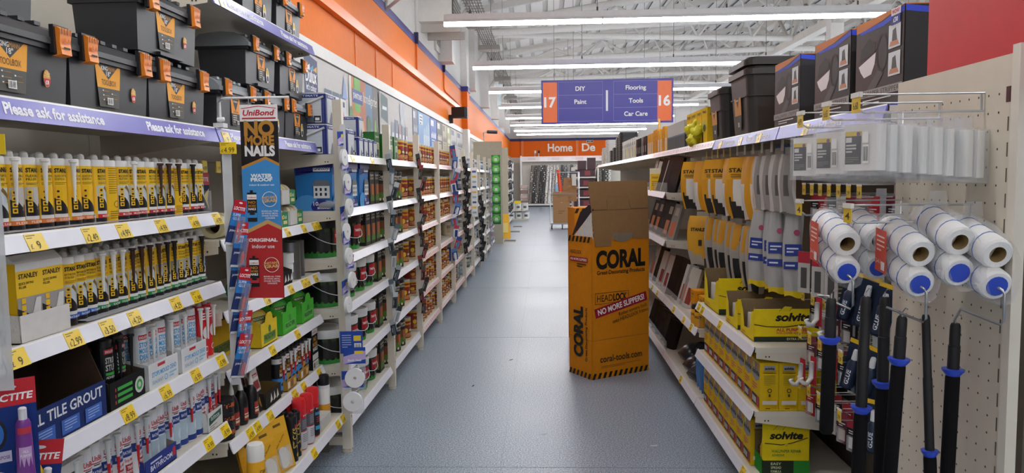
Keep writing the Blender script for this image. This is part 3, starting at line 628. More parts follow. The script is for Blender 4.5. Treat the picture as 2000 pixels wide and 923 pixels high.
def d_uni(lo, mid='bath', clear=False):
    def f(l, fr, r, h):
        W = r*2.4; l.rect(fr, -W, h*.03, W, h*.95, 'eceef1', 'satin'); l.text(fr, 'UniBond', 0, h*.74, h*.075, 'c4262e', w=r*1.7, b=.03, sh=.15); l.rect(fr, -r*.9, h*.7, r*.9, h*.715, 'c4262e'); l.lines(fr, -r*.7, h*.67, r*1.2, 1, .01, h*.02, '55606a')
        l.rect(fr, -W, h*.5, W, h*.64, '24418f', 'satin'); l.text(fr, 'BATHROOM' if mid == 'bath' else 'OUTDOOR', 0, h*.545, h*.05, 'f2f4f8', w=r*1.7)
        if clear: l.rect(fr, -W, h*.14, W, h*.48, 'b7cbd8', 'satin'); l.disc(fr, r*.3, h*.3, r*.5, 'd5e2ea', ry=h*.1)
        else:
            l.text(fr, 'Stop Mould', 0, h*.42, h*.05, 'c4262e', w=r*1.5); l.poly(fr, [(-r*.7, h*.38), (r*.7, h*.38), (r*.6, h*.2), (0, h*.12), (-r*.6, h*.2)], 'b8323a'); l.text(fr, 'TRIPLE', 0, h*.3, h*.05, 'ffffff', w=r); l.text(fr, 'PROTECTION', 0, h*.24, h*.035, 'ffffff', w=r*1.1)
        l.rect(fr, -W, h*.03, W, h*.13, lo, 'satin')
    return f
EVO = cart(d_evo, h=.2, noz='ecebe6'); EVO0 = cart(d_evo, h=.2); REDC = cart(d_red, body='d8262c', h=.2, noz='eceae6', nx=0); STRONG = cart(d_strong, body='19191b', cap='2a2a2c', h=.2, r=.027, noz='1d1d1f')
UB = [cart(d_uni('24418f'), h=.2), cart(d_uni('24418f'), h=.2, noz='d8dcdc', tip='d0202a'), cart(d_uni('24418f', clear=True), h=.2), cart(d_uni('24418f', clear=True), h=.2, noz='d8dcdc', tip='d0202a')]
UBO = cart(d_uni('2f5a48', 'out'), h=.2, noz='d8dcdc', tip='d0202a')
def d_nmn(lo):
    def f(l, fr, r, h):
        W = r*2.4; l.rect(fr, -W, h*.8, W, h*.93, 'efeeec', 'satin'); l.text(fr, 'UniBond', 0, h*.84, h*.05, 'c4262e', w=r*1.5, sh=.15, b=.03); l.rect(fr, -W, h*.42, W, h*.8, '17161a', 'satin')
        l.text(fr, 'NO', 0, h*.68, h*.09, 'c98d2a', w=r*1.2, b=.04); l.text(fr, 'MORE', 0, h*.57, h*.08, 'c98d2a', w=r*1.6, b=.04); l.text(fr, 'NAILS', 0, h*.47, h*.08, 'efeeec', w=r*1.6, b=.04)
        l.rect(fr, -W, h*.1, W, h*.42, lo, 'satin'); l.disc(fr, 0, h*.25, r*.6, '20202a', ry=h*.05)
    return f
NMN = [cart(d_nmn('3f8fd8'), body='1b1a1d', cap='1b1a1d', h=.19, noz='dfe2e2', tip='d0202a', nx=0), cart(d_nmn('3f8fd8'), body='1b1a1d', cap='1b1a1d', h=.19), cart(d_nmn('c89a45'), body='1b1a1d', cap='1b1a1d', h=.19, noz='dfe2e2', tip='d0202a', nx=0), cart(d_nmn('1b1a1d'), body='1b1a1d', cap='1b1a1d', h=.19)]
# display cartons
def tray(w, d, hf, hb, col, inn='6f5a45', draw=None, cut=None, name='display_carton', cat='carton', th=.003, wb=True):
    b = MB()
    b.box(-w/2, w/2, 0, th, 0, hf, col, 'card', fc={'k': inn}); b.box(-w/2, w/2, d-th, d, 0, hb, col, 'card', fc={'f': inn}); b.box(-w/2, w/2, 0, d, 0, th, inn, 'card')
    k = cut if cut is not None else d*.5
    for x, o in ((-w/2, 'l'), (w/2-th, 'r')):
        P = [(0, 0), (d, 0), (d, hb), (k, hb), (th*2, hf)] if hb > hf else [(0, 0), (d, 0), (d, hb), (0, hf)]
        V = [(x, y, z) for y, z in P]+[(x+th, y, z) for y, z in P]; n = len(P)
        F = [tuple(range(n-1, -1, -1)), tuple(range(n, 2*n))]+[(i, (i+1) % n, n+(i+1) % n, n+i) for i in range(n)]
        b.faces(V, F, [col if o == 'l' else inn, col if o == 'r' else inn]+[inn]*n, 'card')
    ps = [('carton', b)]
    if draw:
        p = MB(); draw(p, front(w), w, hf); draw2 = getattr(draw, 'side', None)
        if draw2: draw2(p, sideL(w, d), d, hb)
        ps.append(('print', p))
    return Proto(name, cat, *ps)
def carton(w, d, h, col, draw=None, sdraw=None, tdraw=None, fc=None, name='product_box', cat='box', m='card', extra=()):
    b = MB(); b.box(-w/2, w/2, 0, d, 0, h, col, m, fc=fc)
    ps = [('box', b)]
    if draw or sdraw or tdraw:
        p = MB()
        if draw: draw(p, front(w), w, h)
        if sdraw: sdraw(p, sideL(w, d), d, h); sdraw(p, sideR(w, d), d, h)
        if tdraw: tdraw(p, topf(w, d, h), w, d)
        ps.append(('print', p))
    return Proto(name, cat, *ps, *extra)
# round tins and tubs
def tin(r, h, draw, body, lid='8e9196', rim='b9bcc0', handle=None, name='paint_tin', taper=0, n=20):
    b = MB(); b.lathe([(r-taper, 0), (r-taper, .002), (r, h*.93)], body, 'satin', n)
    l = MB(); l.lathe([(r*1.03, h*.92), (r*1.03, h*.985), (r*.97, h), (r*.9, h), (r*.88, h*.985), (0, h*.985)], lid, 'satin', n, cols=[rim, rim, lid, lid, lid])
    p = MB(); draw(p, wrap(r+.001-taper, slope=taper/max(h*.93, .01)), r, h)
    ps = [('can', b), ('lid', l), ('label', p)]
    if handle:
        g = MB(); g.tube([(r*1.02*math.cos(a), -r*.25-r*.9*math.sin(a), h*.88-.3*h*math.sin(a)) for a in [math.pi*i/8 for i in range(9)]], .0025, handle, n=5); ps.append(('handle', g))
    return Proto(name, 'tin', *ps)
# ================================================================ toolboxes
def toolbox(w, d, h, lid, big=True):
    b = MB(); b.box(-w/2, w/2, .012, d-.012, 0, h*.72, '333438', 'black', taper=.008); b.box(-w*.2, w*.2, .004, .02, 0, .012, '1f1f22', 'black')
    b.box(-w/2-.004, w/2+.004, .004, d, h*.66, h*.72, '252528', 'black')
    fr = front(w, .0125)
    l = MB(); P = [(-.004, h*.72), (-.004, h*.79), (.02, h*.9), (.06, h*.975), (d*.5, h), (d*.9, h*.96), (d, h*.85), (d, h*.72)]
    n = len(P); V = [(-w/2-.006, y, z) for y, z in P]+[(w/2+.006, y, z) for y, z in P]
    l.faces(V, [tuple(range(n)), tuple(range(2*n-1, n-1, -1))]+[(i, n+i, n+(i+1) % n, (i+1) % n) for i in range(n)], lid, 'black')
    for k in range(5):
        x = -w*.3+k*w*.15; l.box(x-.012, x+.012, .035, d*.8, h*.945, h*.99, lid, 'black')
    ps = [('body', b), ('lid', l)]
    lw, lh = (.052, .072) if big else (.04, .062)
    for sx in (-1, 1):
        c = MB(); x = sx*w*.36
        V = []
        for k, (y, z) in enumerate(((-.016, h*.93), (-.026, h*.9), (-.022, h*.75), (-.026, h*.93-lh), (-.01, h*.93-lh-.004))): V += [(x-lw/2*(1-.06*k), y, z), (x+lw/2*(1-.06*k), y, z)]
        V2 = [(a, bb+.014, cc) for a, bb, cc in V]
        c.faces(V+V2, [(2*k, 2*k+2, 2*k+3, 2*k+1) for k in range(4)]+[(10+2*k, 2*k, 2*k+2, 12+2*k) if False else (2*k, 10+2*k, 12+2*k, 2*k+2) for k in range(4)]+[(2*k+1, 2*k+3, 13+2*k, 11+2*k) for k in range(4)]+[(0, 1, 11, 10), (8, 18, 19, 9)], 'ff9430', 'satin')
        f2 = plane((x-lw/2, -.0262, h*.93-lh), (1, 0, 0), (0, 0, 1))
        for k in range(4): c.rect(f2, lw*(.12+.22*k), lh*.72, lw*(.19+.22*k), lh*.95, '7a3208')
        c.rect(f2, lw*.22, lh*.2, lw*.75, lh*.27, '35160a'); c.poly(f2, [(lw*.2, lh*.42), (lw*.35, lh*.62), (lw*.5, lh*.45), (lw*.65, lh*.62), (lw*.8, lh*.42)], 'd56a12')
        ps.append(('latch', c))
        k = MB(); k.box(x-lw*.62, x+lw*.62, -.012, .0, h*.62, h*.95, '232326', 'black'); ps.append(('latch_mount', k))
    p = MB()
    if big:
        u0, v0, tw, bw, hh = w*.5-.075, .022, .132, .1, .125; c = w*.5-.02
        f = lambda k: (c-(bw+(tw-bw)*k)/2, c+(bw+(tw-bw)*k)/2)
        a, e = f(.45); p.poly(fr, [(f(0)[0], v0), (f(0)[1], v0), (e, v0+hh*.45), (a, v0+hh*.45)], '55554f'); p.poly(fr, [(a, v0+hh*.45), (e, v0+hh*.45), (f(1)[1], v0+hh), (f(1)[0], v0+hh)], 'ffb02e')
        p.poly(fr, [(c, v0+hh*.66), (f(1)[1]-.012, v0+hh+.002), (f(1)[0]+.012, v0+hh+.002)], '3f3f3e'); p.text(fr, 'KING', c-.002, v0+hh*.87, .012, 'f4f2ee', 'r', w=.034, b=.02); p.text(fr, 'MANN', c, v0+hh*.87, .012, 'f0a01e', 'l', w=.036, b=0)
        p.text(fr, '18"', c, v0+hh*.74, .014, 'f4f2ee', w=.024); p.text(fr, 'TOOLBOX', c, v0+hh*.52, .016, '4a3a1c', w=.075, b=0)
        for k in range(5): p.rect(fr, c-.035+.045*(k % 2), v0+hh*(.37-.055*k), c-.029+.045*(k % 2), v0+hh*(.4-.055*k), 'e9e7e2'); p.rect(fr, c-.026+.045*(k % 2), v0+hh*(.375-.055*k), c-.002+.04*(k % 2), v0+hh*(.385-.055*k), 'c78a2a')
        p.bars(fr, c-.016, v0+.008, .03, .02)
        q = MB(); q.disc(fr, w*.5+.115, .072, .014, 'f2b13a', ry=.023); q.poly(fr, [(w*.5+.101, .072), (w*.5+.129, .072), (w*.5+.126, .058), (w*.5+.115, .049), (w*.5+.104, .058)], 'd03038'); q.text(fr, '£8', w*.5+.115, .057, .01, 'ffffff')
        for t in range(8): q.line(fr, [(w*.5+.115+.003*math.cos(t*.8), .078+.004*math.sin(t*.8)), (w*.5+.115+.012*math.cos(t*.8), .078+.014*abs(math.sin(t*.8)))], .0015, 'fbe6b4')
    else:
        c = w*.5; v0 = .03
        p.poly(fr, [(c-.036, v0), (c+.036, v0), (c+.042, v0+.05), (c-.042, v0+.05)], '46433f'); p.poly(fr, [(c-.042, v0+.05), (c+.042, v0+.05), (c+.046, v0+.115), (c-.046, v0+.115)], 'ffa12c'); p.rect(fr, c-.046, v0+.115, c+.046, v0+.128, 'e2661a'); p.text(fr, 'EXTRA VALUE PACK', c, v0+.118, .006, 'ffffff', w=.08)
        p.poly(fr, [(c, v0+.06), (c+.034, v0+.112), (c-.034, v0+.112)], '3f3f3e'); p.text(fr, 'KINGMANN', c, v0+.097, .008, 'f2eee6', w=.045); p.text(fr, 'TWIN PACK', c, v0+.054, .007, '40300f', w=.05); p.lines(fr, c-.03, v0+.04, .04, 4, .009, .004, 'cfc8b8'); p.bars(fr, c+.008, v0+.006, .02, .016)
        q = MB(); q.disc(fr, c+.075, .065, .02, 'f1efe8', ry=.036); q.disc(fr, c+.075, .08, .016, 'f0c83a', ry=.014); q.disc(fr, c+.075, .05, .012, '33322f', ry=.013)
    ps += [('label', p), ('price_sticker', q)]
    return Proto('toolbox', 'toolbox', *ps)
TB = toolbox(.41, .24, .225, '3c3e40'); TC = toolbox(.36, .24, .225, '8b9194', False)
g = 'black toolboxes on the upper shelves'
for y, z, p, x, lb in ((1.835, 1.764, TB, -1.3, 'largest black toolbox with orange latches at the corner of the ask-for-assistance shelf'), (2.253, 1.764, TB, -1.3, 'black toolbox in the lower row, second along the ask-for-assistance shelf'), (2.67, 1.764, TB, -1.3, 'black toolbox in the lower row, third along, beside the grey-lidded ones'),
    (1.80, 1.992, TB, -1.36, 'black toolbox stacked on the largest toolbox, cut by the picture top'), (2.62, 1.992, TB, -1.3, 'black toolbox stacked on the second and third lower toolboxes'),
    (3.165, 1.764, TC, -1.3, 'grey-lidded toolbox behind the banner arm, first of the lower row'), (3.595, 1.764, TC, -1.3, 'grey-lidded toolbox hidden partly by the adhesive banner'), (3.965, 1.764, TC, -1.3, 'grey-lidded toolbox last in the lower row beside the paint tins'),
    (3.48, 1.992, TC, -1.3, 'grey-lidded toolbox of the upper row above the banner'), (3.91, 1.992, TC, -1.3, 'grey-lidded toolbox of the upper row nearest the paint tins'),
    (3.05, 2.292, TC, -1.31, 'toolbox on the topmost shelf, mostly out of the picture'), (3.50, 2.292, TC, -1.31, 'toolbox on the topmost shelf with its label half cut'), (3.92, 2.292, TC, -1.31, 'toolbox at the end of the topmost shelf against the orange wall')):
    put(p, (x, y, z), 90, lb, g)
# ================================================================ cartridges
def row(keys, z, x, y0, y1, desc, group, P=ST, jit=.004, turn=8):
    n = len(keys)
    for i, k in enumerate(keys):
        if k is None: continue
        y = y0+(y1-y0)*i/max(n-1, 1)
        put(P[k], (x+random.uniform(-jit, jit), y, z), 90+random.uniform(-turn, turn), desc % nth(i), group)
row('sil0 sil flex0 flex caulk0 caulk caulk0 caulk0 sil0 back sil sil0 brown0 brown brown brown back black brown0 brown0'.split(), 1.437, -1.335, 1.70, 2.82, 'yellow and black cartridge, %s in the front row of the upper cartridge shelf', 'front row of the upper cartridge shelf')
row(['sil0', 'flex0', 'caulk0', 'sil0', 'caulk0', 'flex0', 'caulk0', 'sil0', 'brown0', 'brown0', 'sil0', 'brown0', 'brown0', 'sil0', 'brown0', 'brown0', 'sil0'], 1.437, -1.40, 1.73, 2.8, 'yellow cartridge, %s in the second row of the upper cartridge shelf', 'second row of the upper cartridge shelf')
row(['bath0', 'bath0', 'bath', 'ext', 'ext', 'extb', 'extb', 'extb', 'extb', 'roof', 'roof', 'roof0', 'roof', 'roof0', 'roof', 'roof0'], 1.167, -1.335, 2.0, 2.80, 'yellow cartridge with coloured foot band, %s in the front row of the lower cartridge shelf', 'front row of the lower cartridge shelf')
row(['bath0']*3+['ext']*4+['extb']*4+['roof0']*5, 1.167, -1.40, 1.99, 2.80, 'yellow cartridge, %s in the second row of the lower cartridge shelf', 'second row of the lower cartridge shelf')
# tray of flat filler packs
put(tray(.19, .12, .07, .075, 'e6e3df', 'b9b5ae'), (-1.285, 1.85, 1.166), 90, 'white cardboard tray of yellow filler packs on the lower cartridge shelf')
def d_fill(p, fr, w, h):
    p.rect(fr, 0, h*.55, w, h*.9, 'ffd028'); p.rect(fr, 0, h*.9, w, h, 'efeeea'); p.text(fr, 'STANLEY', w*.5, h*.8, h*.06, '1d1a10', w=w*.8, b=.03); p.text(fr, 'QUICK DRYING', w*.1, h*.72, h*.03, '33301c', 'l', w=w*.6); p.text(fr, 'FILLER', w*.1, h*.67, h*.03, '33301c', 'l', w=w*.3)
    p.rect(fr, 0, h*.2, w, h*.55, 'a9a6a2'); p.poly(fr, [(0, h*.12), (w, h*.12), (w, h*.2), (0, h*.42)], '1d1c20'); p.rect(fr, 0, h*.06, w, h*.12, 'e8843c')
    for k in range(4): p.rect(fr, w*.15, h*(.2+k*.09), w*.32, h*(.27+k*.09), 'fcc91e')
    p.poly(fr, [(w*.55, h*.3), (w*.75, h*.52), (w*.95, h*.52), (w*.9, h*.3)], 'e4e2de')
def flat_pack():
    b = MB(); b.prism([(-.045, 0), (.045, 0), (.045, .045), (-.045, .045)], 0, .012, '17161a', 'gloss'); b.box(-.045, .045, 0, .045, .012, .19, 'fcc91e', 'gloss'); V = [(-.045, 0, .19), (.045, 0, .19), (.045, .045, .19), (-.045, .045, .19), (-.045, .02, .21), (.045, .02, .21), (.045, .024, .21), (-.045, .024, .21)]
    b.faces(V, [(0, 1, 5, 4), (2, 3, 7, 6), (4, 5, 6, 7), (1, 2, 6, 5), (3, 0, 4, 7)], 'efeeea', 'gloss')
    p = MB(); d_fill(p, front(.09), .09, .19); return Proto('filler_pack', 'pack', ('pack', b), ('print', p))
FP = flat_pack()
put(FP, (-1.302, 1.815, 1.172), 90, 'yellow hanging-top filler pack in the white tray, beside the clip strip', 'filler packs in the white tray'); put(FP, (-1.302, 1.905, 1.172), 90, 'yellow hanging-top filler pack in the white tray, beside the cartridges', 'filler packs in the white tray')
# third shelf: grout carton, black tray, white trays, red tubes
def d_grout(p, fr, w, h):
    p.text(fr, 'WALL TILE GROUT', w*.5, h*.62, h*.26, 'e9ecf2', w=w*.92, b=.02)
    for k in range(3): p.rect(fr, w*(.24+.25*k), h*.1, w*(.43+.25*k), h*.48, '3f6cc4'); p.lines(fr, w*(.27+.25*k), h*.4, w*.13, 4, h*.07, h*.025, 'a9c0ea')
def d_grs(p, fr, w, h):
    p.poly(fr, [(w*.1, h*.42), (w*.8, h*.42), (w*.8, h*.85), (w*.45, h*.85)], 'e9e9ea'); p.text(fr, 'UniBond', w*.5, h*.5, .015, 'c4262e', w=w*.4)
d_grout.side = None
put(tray(.40, .2, .105, .235, '27376e', '4b3a2e', d_grout, .06), (-1.275, 1.87, .887), 90, 'empty dark blue grout carton with a torn-open front')
def d_blk(p, fr, w, h):
    for k in range(3): p.rect(fr, w*.2, h*(.2+.22*k), w*.62, h*(.32+.22*k), '3fae49'); p.rect(fr, w*.13, h*(.2+.22*k), w*.16, h*(.32+.22*k), 'c8323a')
    p.disc(fr, w*.82, h*.5, h*.3, 'd9d9d6'); p.disc(fr, w*.82, h*.5, h*.2, '3fae49'); p.disc(fr, w*.82, h*.5, h*.1, 'd9d9d6')
put(tray(.19, .13, .085, .1, '201f20', '5b4a3a', d_blk), (-1.275, 2.185, .887), 90, 'low black tray with green stripes holding black adhesive tubes')
for i, (x, y) in enumerate(((-1.325, 2.145), (-1.33, 2.215), (-1.385, 2.17), (-1.385, 2.24))): put(STRONG, (x, y, .892), 90, 'black adhesive cartridge in the low black tray, %s of four' % nth(i), 'adhesive tubes in the black tray')
def d_mould(p, fr, w, h):
    p.rect(fr, w*.3, h*.8, w*.55, h*.92, 'c8323a'); p.text(fr, 'STOPS MOULD DEAD', w*.52, h*.48, h*.17, '5fb0dc', w=w*.84, b=.03); p.text(fr, 'SEALANT', w*.28, h*.2, h*.13, '6aa8cc', w=w*.36, b=0); p.ring(fr, w*.56, h*.27, h*.12, .003, '5fb0dc'); p.lines(fr, w*.68, h*.32, w*.25, 2, h*.13, h*.06, '8cc4e4')
MT = tray(.19, .13, .085, .1, 'e3e4e5', 'b9b6b0', d_mould)
for j, yc in enumerate((2.40, 2.62)):
    put(MT, (-1.275, yc, .887), 90, 'white mould sealant tray on the third shelf, %s' % ('beside the black tray' if j == 0 else 'beside the red tubes'), 'mould sealant trays')
    for i, (dx, dy) in enumerate(((-.05, -.06), (-.05, 0), (-.05, .06), (-.107, -.055), (-.107, .0), (-.107, .055))):
        put(EVO if i in (0, 2) else EVO0, (-1.275+dx, yc+dy, .892), 90+random.uniform(-12, 12), 'white mould sealant cartridge, %s in the tray %s' % (nth(i), 'beside the black tray' if j == 0 else 'beside the red tubes'), 'cartridges in the mould sealant trays')
row(['a', 'a'], .887, -1.32, 2.755, 2.815, 'red cartridge with a pale nozzle at the shelf end, %s of two', 'red cartridges', {'a': REDC})
# fourth shelf
row([0, 1, 0, 0, 1, 1, 0, 1, 1, 2, 2, 3, 2, 2, 3, 2, 2], .607, -1.33, 1.86, 2.70, 'white and blue bathroom cartridge, %s in the front row of the fourth shelf', 'front row of bathroom cartridges', UB)
row([0, 0, 2, 0, 0, 2, 0, 0, 2, 2, 2, 2, 0, 2], .607, -1.395, 1.9, 2.68, 'white cartridge, %s in the second row of the fourth shelf', 'second row of bathroom cartridges', UB)
def d_bt(p, fr, w, h): p.text(fr, 'BATHROOM', w*.5, h*.3, h*.28, 'e8ecf6', w=w*.7); p.lines(fr, w*.15, h*.7, w*.6, 1, .01, h*.1, 'c9d2ea'); p.poly(fr, [(w*.86, h*.3), (w*.96, h*.3), (w*.96, h*.75), (w*.91, h*.85), (w*.86, h*.75)], 'b8323a')
put(tray(.2, .1, .06, .075, '33408c', '8a8078', d_bt), (-1.282, 2.37, .606), 90, 'small blue bathroom sealant tray on the fourth shelf')
def d_ot(p, fr, w, h): p.poly(fr, [(w*.06, h*.35), (w*.9, h*.55), (w*.9, h*.9), (w*.06, h*.75)], '1f5140'); p.text(fr, 'OUTDOOR', w*.48, h*.56, h*.17, 'e8ede8', w=w*.6); p.lines(fr, w*.1, h*.25, w*.5, 2, h*.12, h*.05, '8a9088')
put(tray(.125, .09, .075, .09, 'd8d8d2', '8a8078', d_ot), (-1.28, 2.775, .606), 90, 'white and dark green outdoor sealant tray at the fourth shelf end')
row(['a']*3, .612, -1.325, 2.73, 2.82, 'white outdoor cartridge with red nozzle tip, %s in the green tray', 'outdoor cartridges', {'a': UBO})
m = MB(); m.box(-.07, .07, 0, .012, 0, .2, 'd5d3cf', 'card'); m.prism([(-.03, -.001), (.03, -.001), (.03, 0), (-.03, 0)], .15, .17, '2a2a2a'); put(Proto('hanging_card', 'card', ('card', m)), (-1.29, 1.9, .607), 90, 'grey hanging card standing before the bathroom cartridges')
# ================================================================ bay two: tape, glue, foam
def roll(r, w, col, core='cdbf9a', m='satin', side_c=None, name='tape_roll'):
    b = MB(); b.lathe([(r*.62, 0), (r, 0), (r, w), (r*.62, w), (r*.62, 0)], col, m, 18, cols=[side_c or col, col, side_c or col, core]); return Proto(name, 'tape', ('roll', b))
DUCT = roll(.052, .048, '8d9094', '6f6a60', 'metal'); WHT = roll(.04, .048, 'e3e2de'); MASK = roll(.05, .045, 'd8cfa9', 'b9a77a'); 
gA = (0, math.radians(90), math.radians(90))
def hroll(p, x, y, z, lb, g): put(p, (x, y, z), 0, lb, g, rot=(math.radians(90), 0, 0))   # axis along the aisle
for i in range(4):
    for j, y in enumerate((3.86, 3.985)): put(DUCT, (-1.34-.02*j, y, 1.042+i*.0485), 0, 'silver duct tape roll, %s up in the %s stack' % (nth(i), ('nearer', 'farther')[j]), 'stacked duct tape')
for i in range(3): put(WHT, (-1.335+.004*i, 3.755, 1.042+i*.0485), 0, 'white tape roll, %s up beside the duct tape' % nth(i), 'stacked white tape')
def d_duck(p, fr, w, h):
    p.rect(fr, 0, 0, w, h, '1f8a4f'); p.text(fr, 'Duck', w*.5, h*.55, h*.25, 'f2f2e8', w=w*.55); p.rect(fr, w*.2, h*.2, w*.8, h*.42, 'e9d9a0'); p.disc(fr, w*.12, h*.65, h*.14, 'f0c02a')
TRG = tray(.2, .12, .075, .08, 'dcdad6', '9a9288', lambda p, fr, w, h: (d_duck(p, plane(fr(w*.55, 0), (1, 0, 0), (0, 0, 1)), w*.45, h), p.rect(fr, 0, 0, w*.0 + .001, h, 'dcdad6')))
for i, (y, z) in enumerate(((3.40, 1.327), (3.62, 1.327), (3.88, 1.327), (3.80, 1.435))):
    put(TRG, (-1.285-.01*i, y, z), 90, 'white and green tray of masking tape, %s' % ('at the near end of its shelf', 'second on its shelf', 'third on its shelf', 'stacked above the others')[i], 'masking tape trays')
    for k in range(3): hroll(MASK, -1.285-.01*i-.065, y-.03+k*.052, z+.055, 'cream masking tape roll, %s in the %s tray' % (nth(k), ('nearest', 'second', 'third', 'upper')[i]), 'masking tape rolls')
for k in range(4): hroll(MASK, -1.35, 3.02+k*.055, 1.377, 'cream masking tape roll, %s of those lying beside the clip strip' % nth(k), 'loose masking tape rolls')
# frog tape cartons
def d_frog(c):
    def f(p, fr, w, h):
        p.rect(fr, w*.15, h*.12, w*.9, h*.5, '6f9a3c' if c == 'y' else '57b947'); p.text(fr, 'FROGTAPE', w*.52, h*.24, h*.2, '1c1f1a', w=w*.66, b=.02); p.disc(fr, w*.52, h*.66, h*.16, '4d7f2c' if c == 'y' else '3c8f34')
    return f
def frog_carton(col, c):
    pr = tray(.2, .16, .11, .15, col, '7a5a35', d_frog(c)); b = MB(); fr = front(.2, -.0005); b.poly(plane((-.1, 0, 0), (1, 0, 0), (0, 0, 1)), [(.05, .11), (.15, .11), (.14, .135), (.12, .15), (.08, .15), (.06, .135)], col, 'card'); pr.parts.append(('flap', b.mesh('flap'), [], None)); return pr
FY, FG = frog_carton('e9c62e', 'y'), frog_carton('4fb83a', 'g')
def d_ft(c):
    b = MB(); b.lathe([(.045, 0), (.07, 0), (.07, .04), (.045, .04), (.045, 0)], c, 'satin', 20, cols=[c, c, c, 'c9a878']); p = MB(); fr = plane((0, 0, .04), (1, 0, 0), (0, 1, 0)); p.disc(fr, 0, 0, .058, 'e4d36a' if c != '2f9e46' else '58c23c', 18, d=.001); p.rect(fr, -.045, .012, .045, .032, '4b6a2e', d=.0015); p.text(fr, 'FROGTAPE', 0, .017, .01, 'f2f0d0', w=.075, d=.002); p.rect(fr, -.025, -.045, -.005, 0, 'f2efe6', d=.0015); p.rect(fr, .005, -.045, .022, 0, 'f2efe6', d=.0015)
    return Proto('tape_roll', 'tape', ('roll', b), ('label', p))
FTY, FTG = d_ft('e2b12a'), d_ft('2f9e46')
for i, (y, P_, R_, nm) in enumerate(((3.38, FY, FTY, 'yellow carton beside the clip strip'), (3.66, FG, FTG, 'green carton in the middle of the shelf'), (3.95, FG, FTG, 'green carton at the shelf end'))):
    put(P_, (-1.285, y, .802), 90, 'open %s of painter tape' % nm, 'painter tape cartons')
    for k in range(3):
        put(R_, (-1.352-.043*k, y-.03+.025*k, .897), 0, '%s painter tape roll, %s in the %s' % ('yellow' if i == 0 else 'green', nth(k), nm), 'painter tape rolls', rot=(math.radians(78), 0, math.radians(70)))
put(carton(.24, .2, .16, 'c9a01f', lambda p, fr, w, h: (p.rect(fr, w*.1, h*.1, w*.9, h*.4, '556b2a'), p.text(fr, 'FROGTAPE', w*.5, h*.18, h*.16, '15180f', w=w*.7)), lambda p, fr, w, h: (p.rect(fr, w*.1, h*.1, w*.98, h*.4, '7a7a26'), p.text(fr, 'FROG', w*.6, h*.16, h*.18, '15180f', w=w*.6))), (-1.39, 3.12, .802), 90, 'closed yellow painter tape carton set back beside the yellow tray')
for k in range(3): hroll(roll(.045, .04, '2f6a4a'), -1.345, 3.2+k*.06, 1.087, 'green tape roll, %s of those under the banner' % nth(k), 'green tape rolls')
put(tray(.17, .12, .07, .09, '1f1c1e', '4a3a2c', lambda p, fr, w, h: [p.poly(fr, [(w*(.1+.24*k), h*.2), (w*(.2+.24*k), h*.75), (w*(.28+.24*k), h*.3)], 'e6e4e0') for k in range(4)]), (-1.28, 3.62, 1.042), 90, 'small black tray beside the white tape stack')
# adhesive shelf (no more nails)
def card_pack(w, h, top, main, drawer, name='carded_pack', bub=None, lean=0):
    b = MB(); b.box(-w/2, w/2, 0, .002, 0, h, main, 'card'); fr = front(w); p = MB(); p.rect(fr, 0, h*.72, w, h, top); drawer(p, fr, w, h); ps = [('card', b), ('print', p)]
    if bub: q = MB(); q.rbox(-w*bub[0]/2, w*bub[0]/2, -bub[2], 0, h*.06, h*bub[1], w*.12, 'e4e6e8', 'film'); ps.append(('blister', q))
    return Proto(name, 'pack', *ps)
def d_ubc(p, fr, w, h):
    p.rect(fr, w*.1, h*.78, w*.9, h*.86, 'c4262e'); p.text(fr, 'UniBond', w*.5, h*.79, h*.05, 'ffffff', w=w*.6); p.rect(fr, w*.1, h*.5, w*.9, h*.7, '8f2b2b'); p.rect(fr, 0, 0, w, h*.45, '2a2624'); p.disc(fr, w*.5, h*.2, w*.25, 'b08a3a', ry=h*.12)
UBC = card_pack(.075, .2, 'e2dfd8', 'd8d2c6', d_ubc)
NC = [0, 1, 2, 0, 1, 0, 2, 0]
for i, k in enumerate(NC): put(NMN[k], (-1.325, 3.56+i*.058, .512), 90+random.uniform(-6, 6), 'black grab adhesive cartridge, %s along the adhesive shelf' % nth(i), 'grab adhesive cartridges')
for i, (y, c) in enumerate(((3.66, 'b98a3c'), (3.86, 'b98a3c'))): put(tray(.14, .06, .055, .06, c, '7a5c32', lambda p, fr, w, h: [p.rect(fr, w*(.08+.3*k), h*.2, w*(.3+.3*k), h*.8, ('e6dccb', '8a5a2a', 'd8b26a')[k]) for k in range(3)]), (-1.285, y, .512), 90, 'low brown adhesive tray, %s' % ('before the first cartridges' if i == 0 else 'beside the tall white box'), 'low adhesive trays')
def d_big(p, fr, w, h):
    p.rect(fr, 0, h*.82, w, h*.95, 'e9e7e3'); p.text(fr, 'UniBond', w*.5, h*.85, h*.05, 'c4262e', w=w*.8); p.text(fr, 'NO', w*.5, h*.66, h*.1, 'c98d2a', w=w*.5, b=.03); p.text(fr, 'MORE', w*.5, h*.54, h*.09, 'c98d2a', w=w*.8, b=.03); p.text(fr, 'NAILS', w*.5, h*.43, h*.09, 'e9e7e3', w=w*.8, b=.03); p.rect(fr, 0, h*.22, w, h*.36, 'dcdad4'); p.rect(fr, 0, 0, w, h*.2, 'd9d6cf'); p.bars(fr, w*.5, h*.04, w*.4, h*.13); p.rect(fr, w*.1, h*.04, w*.35, h*.16, '7a5a3a')
put(carton(.1, .08, .235, '17161a', d_big), (-1.285, 4.05, .512), 90, 'tall black adhesive box with white foot at the adhesive shelf end')
for i in range(4): put(UBC, (-1.30-.03*i, 3.30+.03*i, .512), 90, 'grey and red glue card, %s in the dark glue tray' % nth(i), 'glue cards', rot=(math.radians(-12), 0, math.radians(90)))
